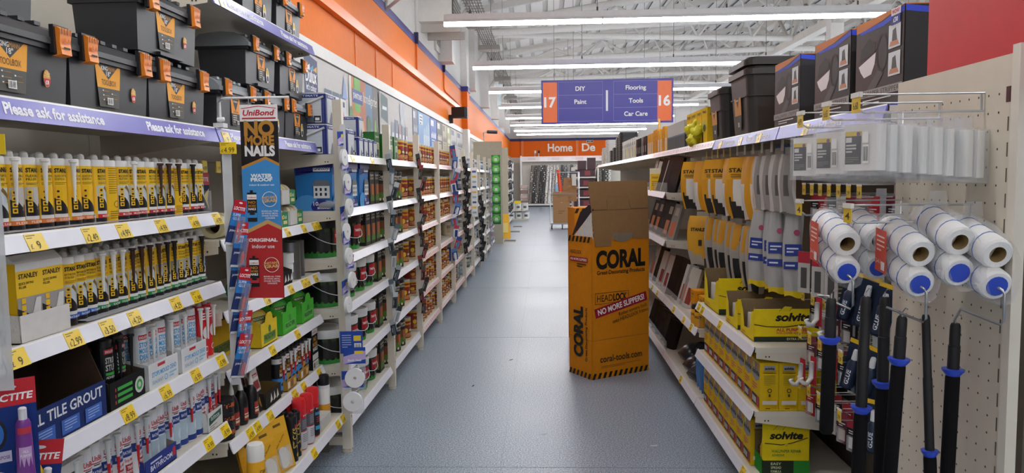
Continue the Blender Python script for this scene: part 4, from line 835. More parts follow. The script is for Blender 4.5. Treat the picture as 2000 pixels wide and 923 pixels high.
put(tray(.2, .1, .075, .08, '2a2622', '7a6238', lambda p, fr, w, h: [p.poly(fr, [(w*(.3+.2*k), h*.2), (w*(.36+.2*k), h*.8), (w*(.45+.2*k), h*.3)], 'd9d5cd') for k in range(3)]), (-1.285, 3.40, .512), 90, 'black tray holding glue cards with gold keys')
def bottle(c='1b1b1d', cap='e4e2dd'):
    b = MB(); b.lathe([(.026, 0), (.029, .01), (.029, .1), (.022, .13), (.01, .15)], c, 'gloss', 16); k = MB(); k.lathe([(.011, .148), (.011, .162), (.006, .185), (.003, .2)], cap, 'satin', 10); p = MB(); fr = wrap(.0295); p.rect(fr, -.022, .02, .022, .075, 'a8382f'); p.rect(fr, -.02, .045, .02, .05, 'f0e6da'); p.rect(fr, -.02, .03, .02, .04, 'e2cfae')
    return Proto('glue_bottle', 'bottle', ('bottle', b), ('spout', k), ('label', p))
BT = bottle()
for i, y in enumerate((3.04, 3.11, 3.2)): put(BT, (-1.33+.01*i, y, .512), 90, 'black glue bottle with white spout, %s beside the tape cans' % nth(i), 'glue bottles')
def d_trex(p, fr, r, h): p.rect(fr, -r*2.4, h*.25, r*2.4, h*.8, '1b1a1a'); p.text(fr, 'T-REX', 0, h*.4, h*.3, 'd9622a', w=r*1.9, b=.04)
TR = tin(.048, .055, d_trex, '1b1a1a', '2a2724', '2a2724', name='tape_can')
for i in range(3): put(TR, (-1.325, 2.93, .512+i*.056), 90, 'black and orange tape roll, %s up in its short stack' % nth(i), 'black tape stack')
# bottom shelf of bay two
def can(r, h, body, cap, draw=None, caph=.06, name='spray_can', shoulder=True):
    b = MB(); b.lathe([(r*.96, 0), (r, .006), (r, h-caph), (r*.95, h-caph+.004)], body, 'gloss', 18); c = MB(); c.lathe([(r*.97, h-caph), (r*.99, h-.02), (r*.85, h-.004), (r*.5, h), (0, h)], cap, 'gloss', 18); ps = [('can', b), ('cap', c)]
    if draw: p = MB(); draw(p, wrap(r+.0005), r, h); ps.append(('label', p))
    return Proto(name, 'can', *ps)
def d_foam(p, fr, r, h): p.rect(fr, -r*2.5, h*.38, r*2.5, h*.62, '5a5a62'); p.lines(fr, -r*.8, h*.57, r*1.6, 6, h*.03, h*.012, '9a9aa2'); p.rect(fr, -r*2.5, h*.02, r*2.5, h*.36, 'c9c7cb'); p.lines(fr, -r*.8, h*.3, r*1.6, 5, h*.035, h*.014, '77757c'); p.text(fr, 'EVO-STIK', 0, h*.66, h*.03, 'f2e6e4', w=r*1.4)
FOAM = can(.034, .255, 'c31f27', 'd8252c', d_foam, .085)
def d_foam2(p, fr, r, h): p.rect(fr, -r*2.5, h*.02, r*2.5, h*.6, '1d1c22'); p.text(fr, 'EVO-STIK', 0, h*.56, h*.03, 'f2e6e4', w=r*1.4); p.rect(fr, -r*.9, h*.44, r*.9, h*.5, '3f8fc0'); p.lines(fr, -r*.7, h*.38, r*1.2, 3, h*.04, h*.015, 'c43a3a'); p.rect(fr, -r*.9, h*.14, r*.9, h*.22, '3f9fd0')
FOAM2 = can(.034, .255, 'c31f27', 'd8252c', d_foam2, .085)
gr = 'red-capped foam cans'
for i, (x, y, P_) in enumerate(((-1.21, 3.64, FOAM), (-1.215, 3.75, FOAM2), (-1.285, 3.58, FOAM), (-1.285, 3.66, FOAM2), (-1.29, 3.74, FOAM2), (-1.355, 3.60, FOAM), (-1.36, 3.68, FOAM), (-1.36, 3.76, FOAM), (-1.43, 3.64, FOAM), (-1.43, 3.72, FOAM), (-1.22, 3.555, FOAM))): put(P_, (x, y, .237), 90, 'foam can with a red cap on the bottom shelf, %s from the aisle edge' % nth(i), gr)
def d_wd(p, fr, r, h): p.rect(fr, -r*2.4, h*.1, r*2.4, h*.7, 'efb01e'); p.text(fr, 'STANLEY', 0, h*.5, h*.06, '1d1a10', w=r*1.6)
put(can(.036, .25, 'efb01e', 'eceae4', d_wd, .075), (-1.2, 2.95, .237), 90, 'yellow spray can with a white cap standing at the picture foot')
SS = cart(lambda l, fr, r, h: (l.rect(fr, -r*2.4, 0, r*2.4, h*.95, '161518', 'gloss'), l.rect(fr, -r*.6, h*.74, r*.6, h*.82, 'b8323a'), l.text(fr, 'STICKS', -r*.2, h*.3, h*.1, 'd3b64a', 'l', rot=90, b=.02), l.disc(fr, 0, h*.14, r*.4, 'c9a24a', ry=h*.05)), body='161518', cap='161518', h=.215)
for i, (x, y) in enumerate(((-1.205, 3.40), (-1.21, 3.465), (-1.27, 3.41), (-1.275, 3.48), (-1.34, 3.43))): put(SS, (x, y, .237), 90, 'black adhesive cartridge on the bottom shelf, %s before the foam cans' % nth(i), 'black cartridges on the bottom shelf')
def d_yc(p, fr, w, h): p.text(fr, 'Sealant Smoother', w*.5, h*.55, h*.04, '4a3812', w=w*.7, rot=35); p.rect(fr, w*.3, h*.85, w*.7, h*.9, '6a5210'); p.disc(fr, w*.5, h*.25, w*.32, 'dcd9d0', ry=h*.2)
YC = card_pack(.13, .24, 'e0a82a', 'e0a82a', d_yc, bub=(.6, .45, .02))
for i, (x, y) in enumerate(((-1.19, 3.28), (-1.23, 3.22), (-1.2, 3.14), (-1.26, 3.09), (-1.22, 3.03))): put(YC, (x, y, .237), 90, 'yellow carded sealing tool on the bottom shelf, %s before the black cartridges' % nth(i), 'yellow carded tools', rot=(math.radians(-14), 0, math.radians(72)))
put(can(.033, .25, 'd7d9dc', '1c1c1e', lambda p, fr, r, h: (p.rect(fr, -r*2.4, 0, r*2.4, h*.35, 'dd9a2a'), p.rect(fr, -r*2.4, h*.35, -r*.3, h*.7, 'eceae6')), .06), (-1.235, 4.02, .237), 90, 'silver and orange spray can with a black cap beside the paint tub')
for i in range(2): put(can(.033, .25, '222224', '161618', None, .06), (-1.31, 3.96+i*.08, .237), 90, 'plain black spray can behind the silver one, %s of two' % nth(i), 'black spray cans')
def d_hs(p, fr, w, h): p.rect(fr, w*.15, h*.8, w*.85, h*.88, 'b8323a'); p.rect(fr, w*.1, h*.05, w*.9, h*.7, '2a2a2c'); p.disc(fr, w*.5, h*.3, w*.25, 'c9ccd0', ry=h*.14)
HS = card_pack(.08, .22, 'd9d8d4', 'c9c7c2', d_hs)
for i in range(5): put(HS, (-1.235-.03*i, 3.90+.012*i, .237), 90, 'grey carded glue gun refill, %s behind the foam cans' % nth(i), 'grey carded refills', rot=(math.radians(-16), 0, math.radians(80)))
m = MB(); m.box(-.09, .09, 0, .08, 0, .06, 'd8d5cd', 'card'); put(Proto('low_tray', 'carton', ('tray', m)), (-1.185, 3.88, .237), 90, 'low white tray at the foot of the grey carded refills')
# ================================================================ hanging banner
w, h = .15, .76
b = MB(); b.box(-w/2, w/2, 0, .004, 0, h, '1b1719', 'satin'); p = MB(); fr = front(w)
p.rect(fr, 0, h*.915, w, h, 'ecebe9', 'satin'); p.line(fr, [(w*.04, h*.98), (w*.5, h*.992), (w*.96, h*.98)], .003, 'c4262e'); p.text(fr, 'UniBond', w*.5, h*.945, .021, 'c4262e', w=w*.84, b=.03, sh=.2); p.rect(fr, w*.06, h*.927, w*.95, h*.934, 'c4262e', 'satin')
p.text(fr, 'NO', w*.5, h*.845, .052, 'b9822e', w=w*.8, b=.05); p.text(fr, 'MORE', w*.5, h*.795, .034, 'b9822e', w=w*.78, b=.05); p.text(fr, 'NAILS', w*.5, h*.74, .036, 'e9e7e6', w=w*.8, b=.05)
p.poly(fr, [(0, h*.36), (w, h*.36), (w, h*.70), (w*.64, h*.735), (0, h*.685)], 'c58a3a', 'satin'); p.poly(fr, [(0, h*.36), (w, h*.36), (w, h*.685), (w*.64, h*.72), (0, h*.67)], '3f8fd0', 'satin')
p.poly(fr, [(0, 0), (w, 0), (w, h*.375), (w*.64, h*.41), (0, h*.35)], 'c9a065', 'satin'); p.poly(fr, [(0, 0), (w, 0), (w, h*.355), (w*.64, h*.388), (0, h*.33)], 'b92a2e', 'satin')
p.text(fr, 'WATER', w*.52, h*.628, .013, 'e8f0f6', w=w*.58, b=.05); p.text(fr, 'PROOF', w*.52, h*.608, .013, 'e8f0f6', w=w*.58, b=.05); p.text(fr, 'indoor & outdoor use', w*.52, h*.585, .007, 'e8f0f6', w=w*.66)
p.text(fr, 'ORIGINAL', w*.5, h*.296, .012, 'f0e2e0', w=w*.78, b=.05); p.text(fr, 'indoor use', w*.5, h*.262, .014, 'f0e2e0', w=w*.6)
for v0, c in ((.40, '3f8fd0'), (.06, 'b92a2e')):
    y = h*v0; p.rect(fr, w*.12, y, w*.37, y+h*.15, '17161a', 'satin'); p.rect(fr, w*.2, y+h*.15, w*.28, y+h*.162, '17161a', 'satin'); p.rect(fr, w*.12, y+h*.115, w*.37, y+h*.14, 'ecebe9'); p.text(fr, 'UniBond', w*.245, y+h*.121, .006, 'c4262e', w=w*.2)
    p.text(fr, 'NO', w*.245, y+h*.093, .01, 'b9822e', w=w*.2, b=.04); p.text(fr, 'MORE', w*.245, y+h*.076, .008, 'b9822e', w=w*.2, b=.04); p.text(fr, 'NAILS', w*.245, y+h*.06, .008, 'f0eeec', w=w*.2, b=.04); p.rect(fr, w*.12, y+h*.02, w*.37, y+h*.045, c, 'satin'); p.disc(fr, w*.245, y+h*.04, w*.08, '15151a', ry=h*.006)
    p.ring(fr, w*.72, y+h*.115, w*.2, .002, 'f2eeee', 20); p.text(fr, 'INSTANT', w*.72, y+h*.119, .0085, 'd9b06a', w=w*.4, b=.04, rot=4); p.text(fr, 'GRAB', w*.72, y+h*.1, .0115, 'd9b06a', w=w*.36, b=.04, rot=4)
    for k, t in enumerate(('BONDS ALL TYPES', 'OF WOOD, METAL,', 'STONE, PLASTER,', 'CONCRETE')): p.text(fr, t, w*.72, y+h*(.05-.012*k), .0055, 'f2eeee', w=w*(.44 if k < 3 else .26))
put(Proto('hanging_banner', 'banner', ('board', b), ('print', p)), (-1.112, 2.90, 1.095), 0, 'tall hanging adhesive banner in black, blue and red')
a = MB(); a.tube([(-1.265, 2.9, 1.79), (-1.265, 2.9, 1.865), (-1.255, 2.9, 1.88), (-1.235, 2.9, 1.882), (-.99, 2.9, 1.882)], .005, 'e4e4e4', n=6); b = MB(); b.box(-1.285, -1.245, 2.88, 2.92, 1.768, 1.785, 'dcdcdc'); b.tube([(-1.275, 2.9, 1.8), (-1.25, 2.9, 1.8)], .009, 'dcdcdc', n=8)
c = [MB().tube([(x, 2.9, 1.882), (x, 2.901, 1.852)], .002, 'cfcfcf', n=4) for x in (-1.15, -1.075)]
put(Proto('banner_arm', 'bracket', ('rod', a), ('clamp', b), ('hook', c[0]), ('hook', c[1])), (0, 0, 0), 0, 'white bent rod clamped to the toolbox shelf holding the banner')
# ================================================================ clip strips with hanging packs
def clip_strip(x, y, z0, z1, rz, label, w=.035, group='clear clip strips'):
    m = MB(); m.box(-w/2, w/2, 0, .001, z0, z1, 'dfe1e3', 'frost'); fr = front(w)
    n = int((z1-z0)/.07)
    for k in range(n):
        z = z0+.04+k*.07; m.line(fr, [(w*.2, z), (w*.3, z+.03), (w*.45, z+.01), (w*.55, z+.03), (w*.7, z), (w*.8, z+.03)], .0015, 'aeb2b6')
    return put(Proto('clip_strip', 'display strip', ('strip', m)), (x, y, 0), rz, label, group)
clip_strip(-1.235, 1.62, 1.09, 1.62, 18, 'clear clip strip at the picture edge holding purple glue packs', .04); clip_strip(-1.235, 2.875, .75, 1.70, 20, 'clear clip strip carrying the blue and red glue packs')
def loose_ticket(x, y, z, rz, t, lb):
    put(Proto('price_ticket', 'price ticket', ('ticket', ticket_mesh(t, .062, .045))), (x, y, z), rz, lb)
loose_ticket(-1.225, 2.87, 1.665, 10, '4.99', 'yellow 4.99 ticket clipped above the blue glue packs'); loose_ticket(-1.225, 1.615, 1.625, 10, '9', 'yellow price ticket clipped at the very picture edge')
def d_loc(p, fr, w, h):
    p.rect(fr, 0, h*.72, w, h, 'c8202c'); p.text(fr, 'LOCTITE', w*.5, h*.78, h*.07, 'ffffff', w=w*.85, b=.03, sh=.15); p.disc(fr, w*.5, h*.94, w*.14, 'efefef', ry=h*.02); p.rect(fr, 0, h*.42, w, h*.72, '2f7fc8'); p.text(fr, 'SUPER', w*.4, h*.64, h*.06, 'e8f0fa', w=w*.6); p.text(fr, 'GLUE', w*.4, h*.56, h*.06, 'e8f0fa', w=w*.5); p.rect(fr, 0, 0, w, h*.42, '27386e'); p.rect(fr, 0, 0, w, h*.05, 'd9d9dc'); p.text(fr, 'power', w*.35, h*.3, h*.06, 'f2f2f4', w=w*.5, sh=.2)
def loc_pack():
    b = MB(); w, h = .07, .16; b.box(-w/2, w/2, 0, .0015, 0, h, '27386e', 'card'); p = MB(); d_loc(p, front(w), w, h); q = MB(); q.rbox(-w*.1, w*.46, -.022, 0, h*.06, h*.66, .012, 'd5dae4', 'film'); t = MB(); t.lathe([(.006, h*.08), (.009, h*.12), (.009, h*.3), (.004, h*.36)], 'c4343c', 'gloss', 8, (.014, -.011)); t.lathe([(.007, h*.37), (.007, h*.6)], '3a3f9c', 'gloss', 8, (.014, -.011))
    return Proto('glue_pack', 'pack', ('card', b), ('print', p), ('blister', q), ('tube', t))
LP = loc_pack()
for i in range(7): put(LP, (-1.225+.012*(i % 2), 2.86+.012*(i % 3), 1.31-i*.088), 0, 'blue and red glue pack on the clip strip, %s from its top' % nth(i), 'glue packs on the clip strip', rot=(math.radians(8), math.radians(12-4*(i % 3)), math.radians(58)), sc=(.85, 1, 1.12))
def big_loc():
    w, h = .11, .26; b = MB(); b.box(-w/2, w/2, 0, .0015, 0, h, '233a80', 'card'); p = MB(); fr = front(w); p.rect(fr, 0, h*.76, w, h, 'cf2430'); p.text(fr, 'LOCTITE', w*.5, h*.81, h*.06, 'ffffff', w=w*.9, b=.03, sh=.15); p.disc(fr, w*.5, h*.93, w*.16, 'e9e9ee', ry=h*.018); p.disc(fr, w*.22, h*.52, w*.2, '2f6fc4', ry=h*.14); p.ring(fr, w*.22, h*.52, w*.22, .006, '15151c', ry=h*.15); p.rect(fr, 0, h*.26, w*.5, h*.36, 'cfc9e2'); p.text(fr, 'ALL PURPOSE', w*.25, h*.29, h*.03, '6a3a8a', w=w*.44); p.disc(fr, w*.1, h*.1, w*.05, '6a9ae0')
    t = MB(); t.lathe([(.02, h*.1), (.019, h*.16), (.016, h*.6), (.012, h*.64)], '7a3a8f', 'gloss', 12, (w*.22, -.018)); t.lathe([(.009, h*.64), (.009, h*.74), (.006, h*.75)], 'e2e0e6', 'satin', 10, (w*.22, -.018)); l = MB(); f2 = wrap(.0178, 0, w*.22, -.018); l.rect(f2, -.014, h*.22, .014, h*.4, 'c9a8d4'); l.text(f2, 'ALL', 0, h*.35, .006, 'f2eaf4', w=.012); l.text(f2, 'PURPOSE', 0, h*.31, .006, 'f2eaf4', w=.022); l.rect(f2, -.014, h*.52, .014, h*.58, 'c8384a')
    return Proto('glue_pack', 'pack', ('card', b), ('print', p), ('tube', t), ('tube_label', l))
BLP = big_loc()
put(BLP, (-1.254, 1.655, .845), 0, 'purple all-purpose glue pack hanging at the picture edge, upper', rot=(0, 0, math.radians(42))); put(BLP, (-1.285, 1.73, .67), 0, 'purple all-purpose glue pack tilted below the other at the picture edge', rot=(0, math.radians(8), math.radians(38)))
# goods hanging on the pegboard behind the tape shelf
put(card_pack(.12, .2, 'a82434', '26304a', lambda p, fr, w, h: (p.text(fr, 'LOCTITE', w*.5, h*.8, h*.08, 'e6dede', w=w*.85), p.rect(fr, w*.15, h*.5, w*.5, h*.66, 'c9d0dc'), p.poly(fr, [(w*.5, h*.5), (w*.95, h*.65), (w*.8, h*.4), (w*.9, h*.2)], 'e6d27a'), p.rect(fr, w*.2, h*.08, w*.8, h*.12, 'c9d0dc')), bub=(.7, .6, .02)), (-1.42, 3.06, 1.40), 90, 'red and navy glue pack hanging at the back of the tape shelf')
for i, (y, t) in enumerate(((2.78, '3.99'), (2.9, '2.49'), (3.03, '4.89'), (3.16, '1.99'))):
    a = MB(); a.tube([(0, .25, 0), (0, 0, 0)], .003, 'b5b5b5', 'metal', 5); b = MB(); b.box(-.022, .022, -.006, 0, -.045, .004, 'e0c03a'); b.text(front(.044, -.006, -.045), t, .022, .01, .016, '4a4010', w=.034)
    put(Proto('peg_hook', 'hook', ('rod', a), ('ticket', b)), (-1.40, y, 1.64), 90, 'peg hook with a yellow ticket under the toolbox shelf, '+('beside the cartridges', 'second along', 'above the red glue pack', 'behind the clip strip')[i], 'hooks under the toolbox shelf')
# ================================================================ paint bays
PXF = -1.17     # goods stand just behind the post line
def bk(i): return PB[i], PB[i+1]
# square blue and white exterior tins with wire-free plastic handles
def sq_tin(w, d, h, body, draw, lid='e4e5e8', handle=True, name='paint_tin'):
    b = MB(); b.rbox(-w/2, w/2, 0, d, 0, h*.95, .02, body, 'gloss'); l = MB(); l.rbox(-w/2+.006, w/2-.006, .006, d-.006, h*.95, h, .02, lid, 'satin'); p = MB(); draw(p, front(w, -.0005), w, h); draw(p, sideL(w+.001, d), d, h); ps = [('can', b), ('lid', l), ('label', p)]
    if handle: g = MB(); g.tube([(-w/2-.004, d*.05, h*.86), (-w/2-.012, d*.3, h*.74), (-w/2-.012, d*.7, h*.55), (-w/2-.004, d*.95, h*.44)], .007, 'e6e7ea', 'satin', 6); ps.append(('handle', g))
    return Proto(name, 'tin', *ps)
def d_wsh(p, fr, w, h):
    p.rect(fr, w*.12, h*.02, w*.88, h*.82, 'ccd1d6'); p.rect(fr, 0, h*.82, w, h*.95, '23307a')
    for k in range(5): p.rect(fr, w*.12, h*(.15+.14*k), w*.88, h*(.155+.14*k), 'aab0b8')
    p.poly(fr, [(w*.3, h*.02), (w*.5, h*.42), (w*.62, h*.3), (w*.7, h*.02)], '5d6672'); p.rect(fr, w*.66, h*.06, w*.86, h*.24, '20242c'); p.rect(fr, w*.7, h*.09, w*.82, h*.18, 'e6e8ea'); p.text(fr, 'ULTIMATE', w*.5, h*.86, h*.06, 'dfe6f6', w=w*.6)
WSH = sq_tin(.2, .2, .17, '222f78', d_wsh); WSS = sq_tin(.13, .13, .13, '222f78', d_wsh, handle=False)
y = PB[0]
g = 'blue and white exterior paint tins'
for i, (yy, z, x) in enumerate(((y+.12, 1.702, PXF-.04), (y+.12, 1.874, PXF-.04), (y+.34, 1.702, PXF-.04), (y+.55, 1.702, PXF-.04), (y+.34, 1.874, PXF-.15))): put(WSH, (x, yy, z), 90, 'blue and white exterior paint tin on the top shelf, %s' % ('bottom of the nearest stack', 'top of the nearest stack', 'second along', 'third along', 'set back on the second')[i], g)
for i in range(4): put(WSS, (PXF-.02, y+.72+i*.135, 1.702), 90, 'small exterior paint tin, %s beside the green packs' % nth(i), 'small exterior paint tins')
put(WSS, (PXF-.02, y+.73, 1.834), 90, 'small exterior paint tin raised on another behind the tape packs', 'small exterior paint tins')
def d_green(p, fr, w, h): p.rect(fr, 0, h*.08, w, h, '2c6b2c'); p.text(fr, 'Cuprinol', w*.5, h*.8, h*.08, 'f0ecd8', w=w*.7); p.rect(fr, w*.3, h*.15, w*.95, h*.6, '8fa36a'); p.rect(fr, w*.4, h*.12, w*.85, h*.36, '2b2420'); p.line(fr, [(w*.42, h*.36), (w*.42, h*.6), (w*.83, h*.6), (w*.83, h*.36)], .006, 'e3ddc8')
GRN = carton(.15, .12, .19, '2c6b2c', d_green, name='woodcare_can', cat='tin', m='gloss')
put(GRN, (PXF-.02, y+1.19, 1.702), 90, 'green woodcare pack beside the second post on the top shelf')
def d_gran(p, fr, w, h):
    p.rect(fr, 0, h*.78, w, h*.94, '2a2c84'); p.poly(fr, [(0, h*.72), (w, h*.84), (w, h*.78), (0, h*.78)], '2a2c84'); p.rect(fr, w*.5, h*.8, w*.98, h*.92, 'eef0f2'); p.text(fr, 'Granocryl', w*.74, h*.83, h*.06, '1b1b24', w=w*.44)
    p.disc(fr, w*.3, h*.12, w*.36, '4a97d6', 16, ry=h*.2); p.rect(fr, w*.5, h*.25, w*.96, h*.5, 'dfe2e2'); p.poly(fr, [(w*.45, h*.5), (w*1.0, h*.5), (w*.92, h*.62), (w*.55, h*.62)], '6d7378')
    for a in (.55, .68, .82):
        for b in (.3, .4): p.rect(fr, w*a, h*b, w*(a+.06), h*(b+.06), '2b3238')
    p.disc(fr, w*.7, h*.08, w*.28, '27297c', 16, ry=h*.14); p.text(fr, '10', w*.56, h*.1, h*.08, 'f0f2f6', w=w*.14); p.text(fr, 'smooth', w*.78, h*.03, h*.06, 'f0f2f6', w=w*.36)
def gran_tub():
    b = MB(); b.box(-.12, .12, 0, .22, 0, .26, '2f80c8', 'gloss', taper=.012); b.box(-.125, .125, -.005, .225, .24, .275, '2a2c84', 'gloss'); p = MB(); d_gran(p, front(.236, .001), .236, .275); d_gran(p, plane((-.1195, .21, 0), (0, -1, 0), (0, 0, 1)), .2, .275); return Proto('masonry_tub', 'tub', ('tub', b), ('label', p))
GT = gran_tub()
for i, yy in enumerate((y+.16, y+.47, y+.78)): put(GT, (PXF-.02, yy, 1.387), 90, 'bright blue masonry paint tub showing a white house, %s along its shelf' % nth(i), 'blue masonry tubs')
def d_cup(p, fr, w, h): p.rect(fr, 0, 0, w, h, '1c1a19'); p.text(fr, 'Cuprinol', w*.5, h*.86, h*.07, 'efe6d2', w=w*.75); p.text(fr, 'DUCKSBACK', w*.5, h*.76, h*.06, 'd9d2bd', w=w*.75); p.rect(fr, w*.2, h*.16, w*.95, h*.62, '8a4a24'); p.rect(fr, w*.5, h*.2, w*.64, h*.62, 'd9803a'); p.rect(fr, w*.76, h*.2, w*.86, h*.6, 'c8672c'); p.poly(fr, [(w*.1, h*.1), (w*.95, h*.1), (w*.9, h*.26), (w*.4, h*.32), (w*.1, h*.22)], '4f7a2c')
CUP = carton(.13, .13, .225, '1c1a19', d_cup, d_cup, name='woodcare_can', cat='tin', m='gloss')
# dark garden tubs
def tub(r, h, body, lid, red=True):
    b = MB(); b.lathe([(r*.9, 0), (r*.9, .003), (r*.99, h*.84)], body, 'gloss', 22); l = MB(); l.lathe([(r*1.05, h*.74), (r*1.06, h*.76), (r*1.08, h*.92), (r*1.03, h*.985), (r*.96, h*.985), (r*.94, h*.955), (0, h*.955)], lid, 'satin', 22); p = MB(); fr = wrap(r*.9+.0015, slope=r*.09/(h*.84))
    p.rect(fr, -r*1.6, 0, r*1.6, h*.1, '2f8a3a'); 
    for k in range(12): u = -r*1.5+k*r*.27; p.poly(fr, [(u, h*.1), (u+r*.2, h*.1), (u+r*.1, h*(.14+.03*(k % 3)))], '3f7a2c')
    for k in range(6): u = -r*.9+k*r*.36; p.rect(fr, u, h*.16, u+r*.26, h*.66, '2a2b28'); p.disc(fr, u+r*.1, h*.7, r*.13, '3a4a2c', 8)
    p.poly(fr, [(-r*.1, h*.36), (r*.75, h*.32), (r*.75, h*.72), (-r*.1, h*.68)], 'b01f2a'); p.text(fr, 'TIMBERCARE', r*.32, h*.5, h*.07, 'f2e8e6', w=r*.75); p.ring(fr, r*.4, h*.26, r*.2, r*.03, 'd9d9d6')
    g = MB(); g.tube([(r*1.05*math.cos(a), -r*.62*math.sin(a)-r*.5*math.sin(a), h*.72-.4*h*math.sin(a)) for a in [math.pi*i/10 for i in range(11)]], .0025, 'd4d6d6', n=5)
    return Proto('timber_tub', 'tub', ('tub', b), ('lid', l), ('label', p), ('handle', g))
TD = tub(.12, .225, '1f2320', '232527'); TW = tub(.12, .2, '1f2320', 'e3e4e2'); TW2 = tub(.102, .215, '1f2320', 'e3e4e2')
for i, yy in enumerate((y+.17, y+.62)): put(TD, (PXF-.14, yy, 1.117), 62, 'black timber paint tub with a black lid, %s on its shelf' % nth(i), 'black-lidded timber tubs')
for i, yy in enumerate((y+.85, y+1.0, y+1.15)): put(CUP, (PXF-.02, yy, 1.117), 90, 'black woodcare can beside the black-lidded tubs, %s along' % nth(i), 'black woodcare cans')
for j, z in enumerate((.832, .502, .172)):
    for i, yy in enumerate((y+.16, y+.46, y+.72, y+.96)): put(TW if i == 0 else TW2, (PXF-.12, yy, z), 62, 'timber tub with a white lid, %s along the %s shelf' % (nth(i), ('third-lowest', 'second-lowest', 'bottom')[j]), 'white-lidded timber tubs')
    put(CUP, (PXF-.02, y+1.17, z), 90, 'black woodcare can beside the white-lidded tubs on the %s shelf' % ('third-lowest', 'second-lowest', 'bottom')[j], 'black woodcare cans')
put(CUP, (PXF-.02, y+1.0, 1.387), 90, 'black woodcare can beside the blue masonry tubs, first', 'black woodcare cans'); put(CUP, (PXF-.02, y+1.15, 1.387), 90, 'black woodcare can beside the blue masonry tubs, second', 'black woodcare cans')
def bag_of(w, d, h, col, name, cat, m='film'):
    b = MB(); n = 10; V = []; F = []
    for j in range(5):
        for i in range(n): a = 2*math.pi*i/n; k = math.sin(math.pi*(j+.4)/5)*(1+.12*math.sin(3*a+j)); V.append((w/2*k*math.cos(a), d/2*k*math.sin(a), h*j/4))
    for j in range(4):
        for i in range(n): F.append((j*n+i, j*n+(i+1) % n, (j+1)*n+(i+1) % n, (j+1)*n+i))
    b.faces(V, F+[tuple(range(n-1, -1, -1)), tuple(range(4*n, 5*n))], col, m, True); return Proto(name, cat, ('bag', b))
put(bag_of(.2, .14, .06, 'c9ccd2', 'plastic_bag', 'bag', 'frost'), (PXF-.06, y+.1, 1.387), 90, 'crumpled clear bag lying before the first blue masonry tub')
# second paint bay: green and black woodcare cans
y = PB[1]
for i in range(3): put(GRN, (PXF-.02, y+.2+i*.2, 1.702), 90, 'green woodcare pack on the top shelf past the second post, %s' % nth(i), 'green woodcare packs')
def d_cupr(p, fr, r, h): 
    p.rect(fr, -r*2, 0, r*2, h*.92, '1c1a19'); p.text(fr, 'Cuprinol', 0, h*.78, h*.08, 'efe6d2', w=r*1.4); p.text(fr, 'DUCKSBACK', 0, h*.69, h*.06, 'd9d2bd', w=r*1.4); p.rect(fr, -r*.7, h*.2, r*.9, h*.58, '7a4222'); p.rect(fr, 0, h*.22, r*.25, h*.58, 'd9803a'); p.poly(fr, [(-r*.9, h*.12), (r*.95, h*.12), (r*.7, h*.3), (-r*.7, h*.32)], '4f7a2c'); p.disc(fr, -r*.5, h*.1, r*.14, 'd9d2bd', 8); p.disc(fr, -r*.1, h*.1, r*.14, 'd9d2bd', 8)
CR = tin(.075, .235, d_cupr, '1c1a19', '2b2c2c', '3a3b3b', name='woodcare_tin')
RED = ['9c2a18', '8a2416', 'a83e18', '7f3014']
def d_ron(c):
    def f(p, fr, r, h):
        W = r*2; p.rect(fr, -W, h*.05, W, h*.9, c, 'satin'); p.rect(fr, -W, h*.84, W, h*.93, 'd9ae2a', 'satin'); p.rect(fr, -W, 0, W, h*.07, 'd9c9a0', 'satin')
        p.text(fr, 'Ronseal', 0, h*.68, h*.085, 'e8c832', w=r*1.3, b=.03); p.disc(fr, -r*.5, h*.42, r*.3, 'e8c23a', ry=h*.11); p.rect(fr, -r*.1, h*.34, r*.7, h*.5, '35201a'); p.rect(fr, 0, h*.37, r*.6, h*.47, 'd9c9b0'); p.lines(fr, -r*.7, h*.26, r*1.4, 3, h*.06, h*.025, 'e8c07a')
    return f
RT = [tin(.068, .19, d_ron(c), c, '6f7478', 'b8bcbf', name='woodstain_tin', n=16) for c in RED]
RS = [tin(.068, .13, d_ron(c), c, '6f7478', 'b8bcbf', name='woodstain_tin', n=16) for c in RED]
sn = ['top', 'second', 'third', 'fourth', 'fifth', 'bottom']
for j, z in enumerate(ZS):
    if j:
        for i in range(4): put(CR, (PXF-.085, y+.14+i*.2, z+.002), 62, 'black woodcare tin, %s along the %s shelf of the second paint unit' % (nth(i), sn[j]), 'black woodcare tins')
    for i in range(2 if j == 0 else 1):
        put(RT[(i+j) % 4], (PXF-.075, y+(.86 if j == 0 else .98)+i*.16, z+.002), 62, 'red and yellow tin, %s beside the third post on the %s shelf' % (nth(i), sn[j]), 'red and yellow tins')
# units of red and yellow tins
un = ['third', 'fourth', 'fifth']
for b_ in (2, 3, 4):
    y = PB[b_]
    for j, z in enumerate(ZS):
        if b_ == 4 and j in (3, 4): continue
        n = 7 if b_ < 4 else 4
        for i in range(n):
            if b_ == 3 and j in (3,) and i > 2: continue
            tall = (i+j+b_) % 3 or j in (0, 1)
            put((RT if tall else RS)[(i*3+j) % 4], (PXF-.075, y+.12+i*.168, z+.002), 62+random.uniform(-10, 10), 'red and yellow tin, %s along the %s shelf of the %s paint unit' % (nth(i), sn[j], un[b_-2]), 'red and yellow tins')
            if not tall: put(RS[(i+j) % 4], (PXF-.075, y+.12+i*.168, z+.134), 62, 'red and yellow tin stacked on the %s tin, %s shelf, %s paint unit' % (nth(i), sn[j], un[b_-2]), 'red and yellow tins')
put(bag_of(.3, .2, .2, 'e8e6d8', 'green_tub', 'tub', 'satin'), (PXF-.15, PB[3]+.85, .832), 90, 'pale green tub among the red tins on the fourth shelf')
